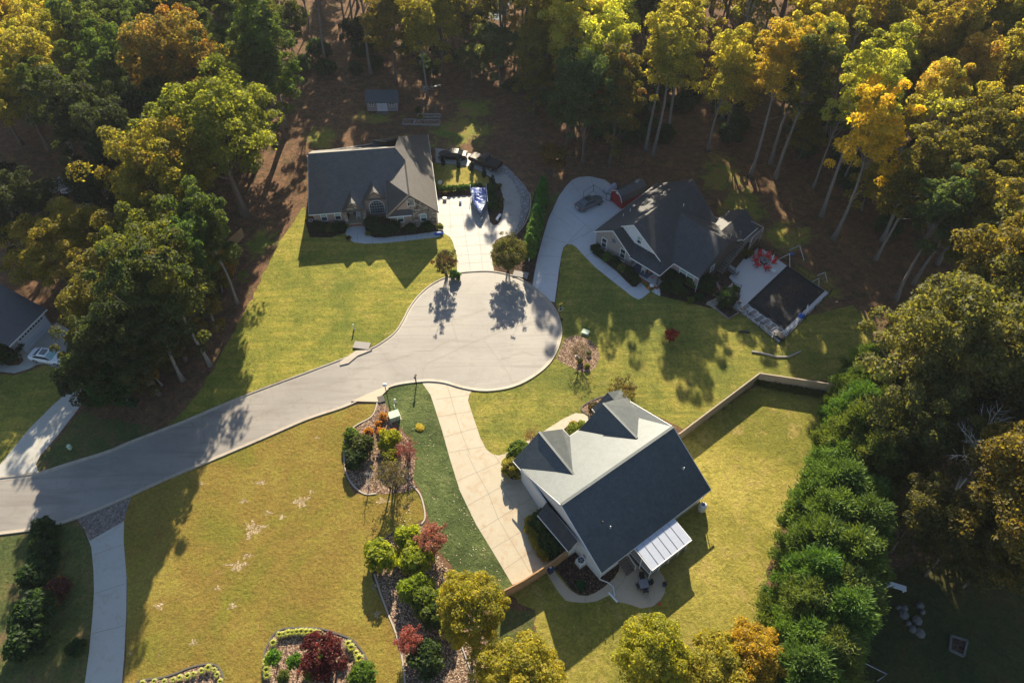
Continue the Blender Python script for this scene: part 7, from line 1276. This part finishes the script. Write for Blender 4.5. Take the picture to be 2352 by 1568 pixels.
t = thing('covered_machine', G(*H2(805, 305), .03), R(30), 'machine under a crumpled grey cover at the driveway head', 'covered machine'); m = loft([[(x, w_ * math.cos(k * math.pi / 5) * 1.0, .1 + h_ * math.sin(k * math.pi / 5) + (.06 if (i + k) % 2 else 0)) for k in range(6)] for i, (x, w_, h_) in enumerate([(-1.15, .45, .6), (-.8, .7, .95), (-.2, .78, 1.15), (.35, .7, 1.0), (.85, .55, 1.25), (1.1, .3, .9)])]); m.build('cover', 'tarp_grey', t); MB().box(-1.1, 1.0, -.5, .5, 0, .14).build('base', 'rubber', t)
t = thing('tv_antenna', G(*N2(915, 500)), R(30), 'small white dish antenna between barn shed and house roof', 'antenna'); MB().tube([(0, 0, 0), (0, 0, 3.3)], .03, 6).build('mast', 'grey_metal', t); MB().beam((-.4, 0, 3.2), (.4, 0, 3.3), .05).beam((0, -.3, 3.1), (0, .4, 3.25), .04).build('arm', 'white_metal', t)
# foreground house yard
t = thing('air_conditioner', G(*N4(790, 1085)), R(36), 'square pale air conditioner with round fan in the dark bed', 'air conditioner'); MB().box(-.42, .42, -.42, .42, .05, .8).build('body', 'white_trim', t, bevel=.04); MB().tube([(0, 0, .8), (0, 0, .815)], .34, 20).build('fan_guard', 'black_metal', t); m = MB()
for i in range(5): an = i * 1.2566; m.beam((0, 0, .825), (.3 * math.cos(an), .3 * math.sin(an), .825), .1, .01)
m.build('fan_blade', 'grey_metal', t); MB().box(-.5, .5, -.5, .5, 0, .05).build('pad', 'kerb_concrete', t)
t = thing('wheeled_bin', G(*N4(390, 1195)), R(30), 'dark blue rubbish bin with pale mark behind the wooden fence', 'bin'); MB().add([(-.25, -.28, .05), (.25, -.28, .05), (.25, .28, .05), (-.25, .28, .05), (-.33, -.38, 1.0), (.33, -.38, 1.0), (.33, .38, 1.0), (-.33, .38, 1.0)], [(0, 3, 2, 1), (4, 5, 6, 7), (0, 1, 5, 4), (1, 2, 6, 5), (2, 3, 7, 6), (3, 0, 4, 7)])
plain('blue_dark', (0.02, 0.03, 0.09), 0.4)
MB().add([(-.25, -.28, .05), (.25, -.28, .05), (.25, .28, .05), (-.25, .28, .05), (-.33, -.38, 1.0), (.33, -.38, 1.0), (.33, .38, 1.0), (-.33, .38, 1.0)], [(0, 3, 2, 1), (4, 5, 6, 7), (0, 1, 5, 4), (1, 2, 6, 5), (2, 3, 7, 6), (3, 0, 4, 7)]).build('body', 'blue_dark', t); ld = MB().box(-.36, .36, -.42, .42, 1.0, 1.07).build('lid', 'blue_dark', t, bevel=.02); MB().box(-.05, .15, -.12, .2, 1.07, 1.08).build('mark', 'white_trim', ld)
for s_ in (-.28, .28): MB().tube([(s_ - .03, .34, .12), (s_ + .03, .34, .12)], .12, 12).build('wheel', 'rubber', t)
tc_ = G(*N4(1605, 1385)); t = thing('patio_table', (tc_.x, tc_.y, .02), R(10), 'square grey table on the round end of the patio', 'table'); MB().box(-.48, .48, -.48, .48, .70, .74).build('tabletop', 'grey_cloth', t, bevel=.01)
for x in (-.42, .42):
    for y in (-.42, .42): MB().beam((x, y, 0), (x, y, .7), .04).build('leg', 'black_metal', t)
for (x, y), lb in zip([(1585, 1290), (1680, 1365), (1545, 1400), (1630, 1460)], ['dark patio chair on the house side of the square table', 'dark patio chair right of the square table', 'dark patio chair left of the square table', 'dark patio chair on the lawn side of the square table']):
    p = G(*N4(x, y)); c_ = patio_chair(N4(x, y), math.atan2(tc_.y - p.y, tc_.x - p.x) + R(90), lb, 'black_metal', 'black_metal', .02); c_['group'] = 'chairs at the square patio table'
t = thing('water_tank', G(*N3(2150, 1370)), 0, 'white rain barrel with dark lid at the back corner of the foreground house', 'barrel'); MB().tube([(0, 0, 0), (0, 0, .2), (0, 0, .8), (0, 0, 1.15), (0, 0, 1.3)], [.38, .44, .46, .40, .3], 18).build('barrel', 'tank_white', t, smooth=True); MB().tube([(0, 0, 1.29), (0, 0, 1.36)], .2, 14).build('lid', 'blue_dark', t)
t = thing('patio_pot', G(*N4(1885, 1370)), 0, 'small teal pot at the right rim of the patio', 'pot'); MB().tube([(0, 0, .02), (0, 0, .4)], [.18, .26], 12).build('pot', 'blue_dark', t); MB().tube([(0, 0, .36), (0, 0, .41)], .22, 12).build('soil', 'dark_mulch', t)
t = thing('splash_board', G(*N4(1215, 1530)), R(-52), 'narrow white board lying where path and patio meet', 'board'); MB().box(-.65, .65, -.1, .1, .03, .09).build('board', 'white_trim', t, bevel=.01)
t = thing('red_ball', G(*C2(2185, 1028)), 0, 'small red ball on the shaded grass beside the patio', 'ball'); MB().tube([(0, 0, 0), (0, 0, .06), (0, 0, .2), (0, 0, .27)], [.06, .13, .13, .05], 10).build('ball', 'red_plastic', t, smooth=True)
# log edging and odds on the shaded lawn
t = thing('timber_edging', (0, 0, 0), 0, 'curved line of grey split logs on the lawn below the pool', 'logs'); P_ = [G(*B3(*q), .1) for q in [(490, 852), (540, 858), (600, 872), (660, 888), (740, 888), (780, 872), (825, 850)]]
MB().tube(P_, .13, 6).build('log', 'pale_wood', t)
t = thing('fallen_beam', G(*B3(440, 720)), R(-4), 'short dark beam lying on the lawn left of the pool', 'beam'); MB().box(-.7, .7, -.12, .12, 0, .2).build('beam', 'black_metal', t, bevel=.02)
t = thing('garden_hose', (0, 0, 0), 0, 'thin dark hose trailing over the ground right of the pool', 'hose'); MB().tube([G(*B3(*q), .04) for q in [(1070, 512), (1120, 505), (1190, 490), (1240, 470), (1265, 450)]], .035, 5).build('hose', 'rubber', t); MB().tube([G(*B3(1062, 513), .03), G(*B3(1080, 511), .03)], .07, 6).build('nozzle', 'white_metal', t)
t = thing('wooden_pallet', G(*B3(1320, 918)), R(-60), 'weathered pallet at the wood edge above the evergreen hedge', 'pallet'); m = MB()
for i in range(6): m.box(-.9 + i * .32, -.66 + i * .32, -.8, .8, .1, .14)
m.build('slat', 'grey_wood', t); MB().box(-.9, .95, -.75, -.65, 0, .1).build('bearer', 'grey_wood', t); MB().box(-.9, .95, .65, .75, 0, .1).build('bearer', 'grey_wood', t)
# raised vegetable beds
def rbed(c4, label, h_=.3):
    P = [G(*p) for p in c4]; o_ = P[0]; t = thing('raised_bed', (o_.x, o_.y, 0), 0, label, 'raised bed', 'raised beds behind the brick house'); Q = [Vector((p.x - o_.x, p.y - o_.y, 0)) for p in P]; m = MB()
    for a_, b_ in zip(Q, Q[1:] + Q[:1]): m.beam(a_ + Vector((0, 0, h_ / 2)), b_ + Vector((0, 0, h_ / 2)), .08, h_)
    m.build('board', 'pale_wood', t); MB().prism([(q.x, q.y) for q in Q], .0, h_ * .6).build('soil', 'mulch', t)
rbed([M2(1100, 985), M2(1340, 985), M2(1370, 880), M2(1125, 880)], 'leftmost raised garden bed nearest the shed'); rbed([M2(1350, 985), M2(1905, 1000), M2(1920, 900), M2(1390, 885)], 'long raised garden bed in front of the trellis'); rbed([M2(1420, 830), M2(1920, 825), M2(1925, 765), M2(1440, 765)], 'raised garden bed in the middle row')
t = thing('trellis', G(*M2(1700, 700)), 0, 'thin metal trellis frame over the raised beds', 'trellis'); m = MB()
for a_, b_ in (((-1.6, 0, 1.3), (1.2, 0, 1.3)), ((-1.6, 0, 0), (-1.6, 0, 1.3)), ((1.2, 0, 0), (1.2, 0, 1.3)), ((1.2, 0, 1.3), (1.2, -3.0, 1.3)), ((1.2, -3, 0), (1.2, -3.0, 1.3)), ((1.2, -3, 1.3), (-1.2, -3, 1.3))): m.beam(a_, b_, .05)
m.build('frame', 'grey_wood', t)
shrub(M2(1440, 700), .5, (0.08, 0.14, 0.03, 0), 'leafy vegetable plant at the corner of the raised beds'); shrub(M2(1500, 850), .55, (0.22, 0.24, 0.04, 0.1), 'sunlit yellow-green plant in the raised beds')
# brush pile & boards at the wood edge
t = thing('metal_ramp', G(*M2(1840, 165)), R(20), 'pale metal panel lying at the edge of the wood above the raised beds', 'panel'); MB().box(-.9, .9, -.2, .2, .3, .36).build('panel', 'grey_metal', t); MB().box(-.8, -.7, -.2, .2, 0, .3).box(.7, .8, -.2, .2, 0, .3).build('support', 'grey_metal', t)
t = thing('brush_pile', G(*M2(1600, 210)), 0, 'pale tangle of cut branches at the wood edge', 'brush pile'); m = MB()
for i in range(26): an = rn.random() * 6.28; p = Vector((rn.gauss(0, .7), rn.gauss(0, .5), .1)); m.tube([p, p + Vector((math.cos(an) * .9, math.sin(an) * .9, rn.uniform(.1, .6)))], [.035, .01], 4)
m.build('branch', 'bark_white', t)
# tree collar of the yellow forked tree
t = thing('tree_collar', G(1725, 401), 0, 'white block at the foot of the yellow forked tree', 'marker'); MB().box(-.35, .35, -.3, .3, 0, .35).build('block', 'white_trim', t, bevel=.05)
# far left pergola and pool terrace in the shade
t = thing('pergola', G(*A1(500, 1370)), R(35), 'white slatted frame structure in the shade at the far left', 'slide'); m = MB()
for x in (-.9, .9):
    for y in (-.6, .6): m.beam((x, y, 0), (x, y, 2.0), .1)
m.beam((-.9, -.6, 2), (.9, -.6, 2), .1).beam((-.9, .6, 2), (.9, .6, 2), .1).beam((-.9, -.6, 2), (-.9, .6, 2), .1).beam((.9, -.6, 2), (.9, .6, 2), .1); m.build('frame', 'white_trim', t); m = MB()
for i in range(8): m.beam((-.9 + i * .257, -.75, 2.07), (-.9 + i * .257, .75, 2.07), .06)
m.build('slat', 'white_trim', t)
sheet('terrace', [A1(510, 1400), A1(570, 1350), A1(720, 1380), A1(800, 1440), A1(790, 1480), A1(640, 1440), A1(540, 1450)], .03, 'kerb_concrete')
for x, lb in ((730, 'white lounge chair on the hidden terrace at the far left, first'), (775, 'white lounge chair on the hidden terrace at the far left, second')): lounger(A1(x, 1385), R(-40), lb)
# dim yard at lower right
t = thing('bench', G(*C3(1385, 890)), R(-20), 'white bench end showing from behind the evergreen hedge', 'bench'); MB().box(-.5, .5, -.25, .25, .4, .46).build('seat', 'white_trim', t); MB().box(-.45, -.35, -.2, .2, 0, .4).build('leg', 'white_trim', t); MB().box(.35, .45, -.2, .2, 0, .4).build('leg', 'white_trim', t)
t = thing('bench', G(*C3(1470, 915)), R(-20), 'white board bench standing in the dark yard at lower right', 'bench'); MB().box(-.95, .95, -.3, .3, .42, .48).build('seat', 'white_trim', t); MB().box(-.85, -.7, -.25, .25, 0, .42).build('leg', 'white_trim', t); MB().box(.7, .85, -.25, .25, 0, .42).build('leg', 'white_trim', t)
t = thing('stone_border', (0, 0, 0), 0, 'line of grey boulders in the dark yard at lower right', 'stones'); m = MB()
for i, q in enumerate([(1490, 1050), (1530, 1055), (1530, 1100), (1560, 1160), (1590, 1200), (1640, 1225), (1655, 1080), (1640, 1040), (1620, 1140)]): p = G(*C3(*q)); s_ = .3 + .12 * (i % 3); m.tube([p, p + Vector((0, 0, .2)), p + Vector((.05, 0, .38))], [s_, s_ * .95, s_ * .4], 7)
m.build('boulder', 'rock', t)
P = [G(*C3(*q)) for q in [(1850, 1245), (1960, 1280), (1935, 1385), (1840, 1340)]]; o_ = P[0]; t = thing('sandbox', (o_.x, o_.y, 0), 0, 'square stone-edged fire pit frame in the dark yard at lower right', 'frame'); m = MB(); Q = [Vector((p.x - o_.x, p.y - o_.y, .12)) for p in P]
for a_, b_ in zip(Q, Q[1:] + Q[:1]): m.beam(a_, b_, .2, .24)
m.build('border', 'rock', t); MB().prism([(q.x, q.y) for q in Q], 0.01, .05).build('fill', 'dark_mulch', t)
t = thing('pipe_frame', (0, 0, 0), 0, 'bent pale pipe lying on the dark grass at the bottom right', 'pipe'); MB().tube([G(*C3(1180, 1480), .1), G(*C3(1255, 1425), .1), G(*C3(1415, 1505), .1), G(*C3(1350, 1550), .1)], .06, 6).build('pipe', 'grey_metal', t)
# wooden plank beside the lower bed
t = thing('white_post', G(*C2(905, 1510)), 0, 'pale wooden plank leaning out of the lower bed by the golden tree', 'plank'); a_ = G(*C2(905, 1510)); b_ = G(*C2(830, 1310)); MB().beam((0, 0, .1), (b_ - a_) + Vector((0, 0, .12)), .12, .08).build('plank', 'pale_wood', t)
shrub(N5(1640, 1010), .55, (0.55, 0.48, 0.03, 0), 'patch of yellow leaves on the dark green strip', sz=.15)
# fallen leaves scattered over lawns near the trees
def scatter(name, poly, n, mat, s0, s1, seed):
    rr = random.Random(seed); m = MB(); xs = [p[0] for p in poly]; ys = [p[1] for p in poly]; k = 0
    while k < n:
        x, y = rr.uniform(min(xs), max(xs)), rr.uniform(min(ys), max(ys))
        if not inpoly(x, y, poly): continue
        p = G(x, y, .05); s_ = rr.uniform(s0, s1); an = rr.random() * 6.28; d1 = Vector((math.cos(an), math.sin(an), rr.uniform(-.3, .3))) * s_; d2 = Vector((-math.sin(an), math.cos(an), rr.uniform(-.3, .3))) * s_; m.add([p - d1, p - d2, p + d1, p + d2], [(0, 1, 2, 3)]); k += 1
    o_ = m.build(name, mat); o_['kind'] = 'stuff'; return o_
plain('straw_leaf', (0.50, 0.42, 0.28), 0.9)
tag(scatter('leaf_litter', [(890, 900), (960, 890), (1040, 1080), (1170, 1345), (1020, 1290), (960, 1080)], 160, 'straw_leaf', .03, .07, 1), 'pale fallen leaves sprinkled over the dark green strip', 'leaves')
tag(scatter('leaf_litter', [(940, 1120), (960, 1300), (1050, 1350), (1150, 1560), (940, 1560), (870, 1300)], 900, 'straw_leaf', .04, .09, 2), 'pale fallen leaves sprinkled over the lower bed', 'leaves')
tag(scatter('leaf_litter', [(1080, 900), (1560, 900), (1900, 900), (1700, 1568), (1240, 1560)], 350, 'straw_leaf', .03, .06, 4), 'pale fallen leaves on the gold lawn round the foreground house', 'leaves')
tag(scatter('leaf_litter', [(1700, 560), (1960, 620), (2000, 860), (1760, 840)], 600, 'brown_leaf', .05, .1, 5), 'brown fallen leaves on the ground below the pool', 'leaves')
tag(scatter('leaf_litter', [(1240, 420), (1420, 400), (1700, 330), (1300, 330)], 700, 'brown_leaf', .05, .12, 6), 'brown fallen leaves on the ground above the blue-grey driveway', 'leaves')
# ------------------------------------------------------------------ air
hz = MB().box(-700, 700, -300, 900, -1.0, 90.0); hm, hn, ho = newmat('haze'); pv = nd(hn, 'ShaderNodeVolumePrincipled')
pv.inputs['Color'].default_value = (0.80, 0.88, 1.0, 1); pv.inputs['Density'].default_value = 0.0001; pv.inputs['Anisotropy'].default_value = 0.35
hn.links.new(pv.outputs[0], ho.inputs['Volume']); h_o = hz.build('haze', 'haze'); h_o['kind'] = 'stuff'
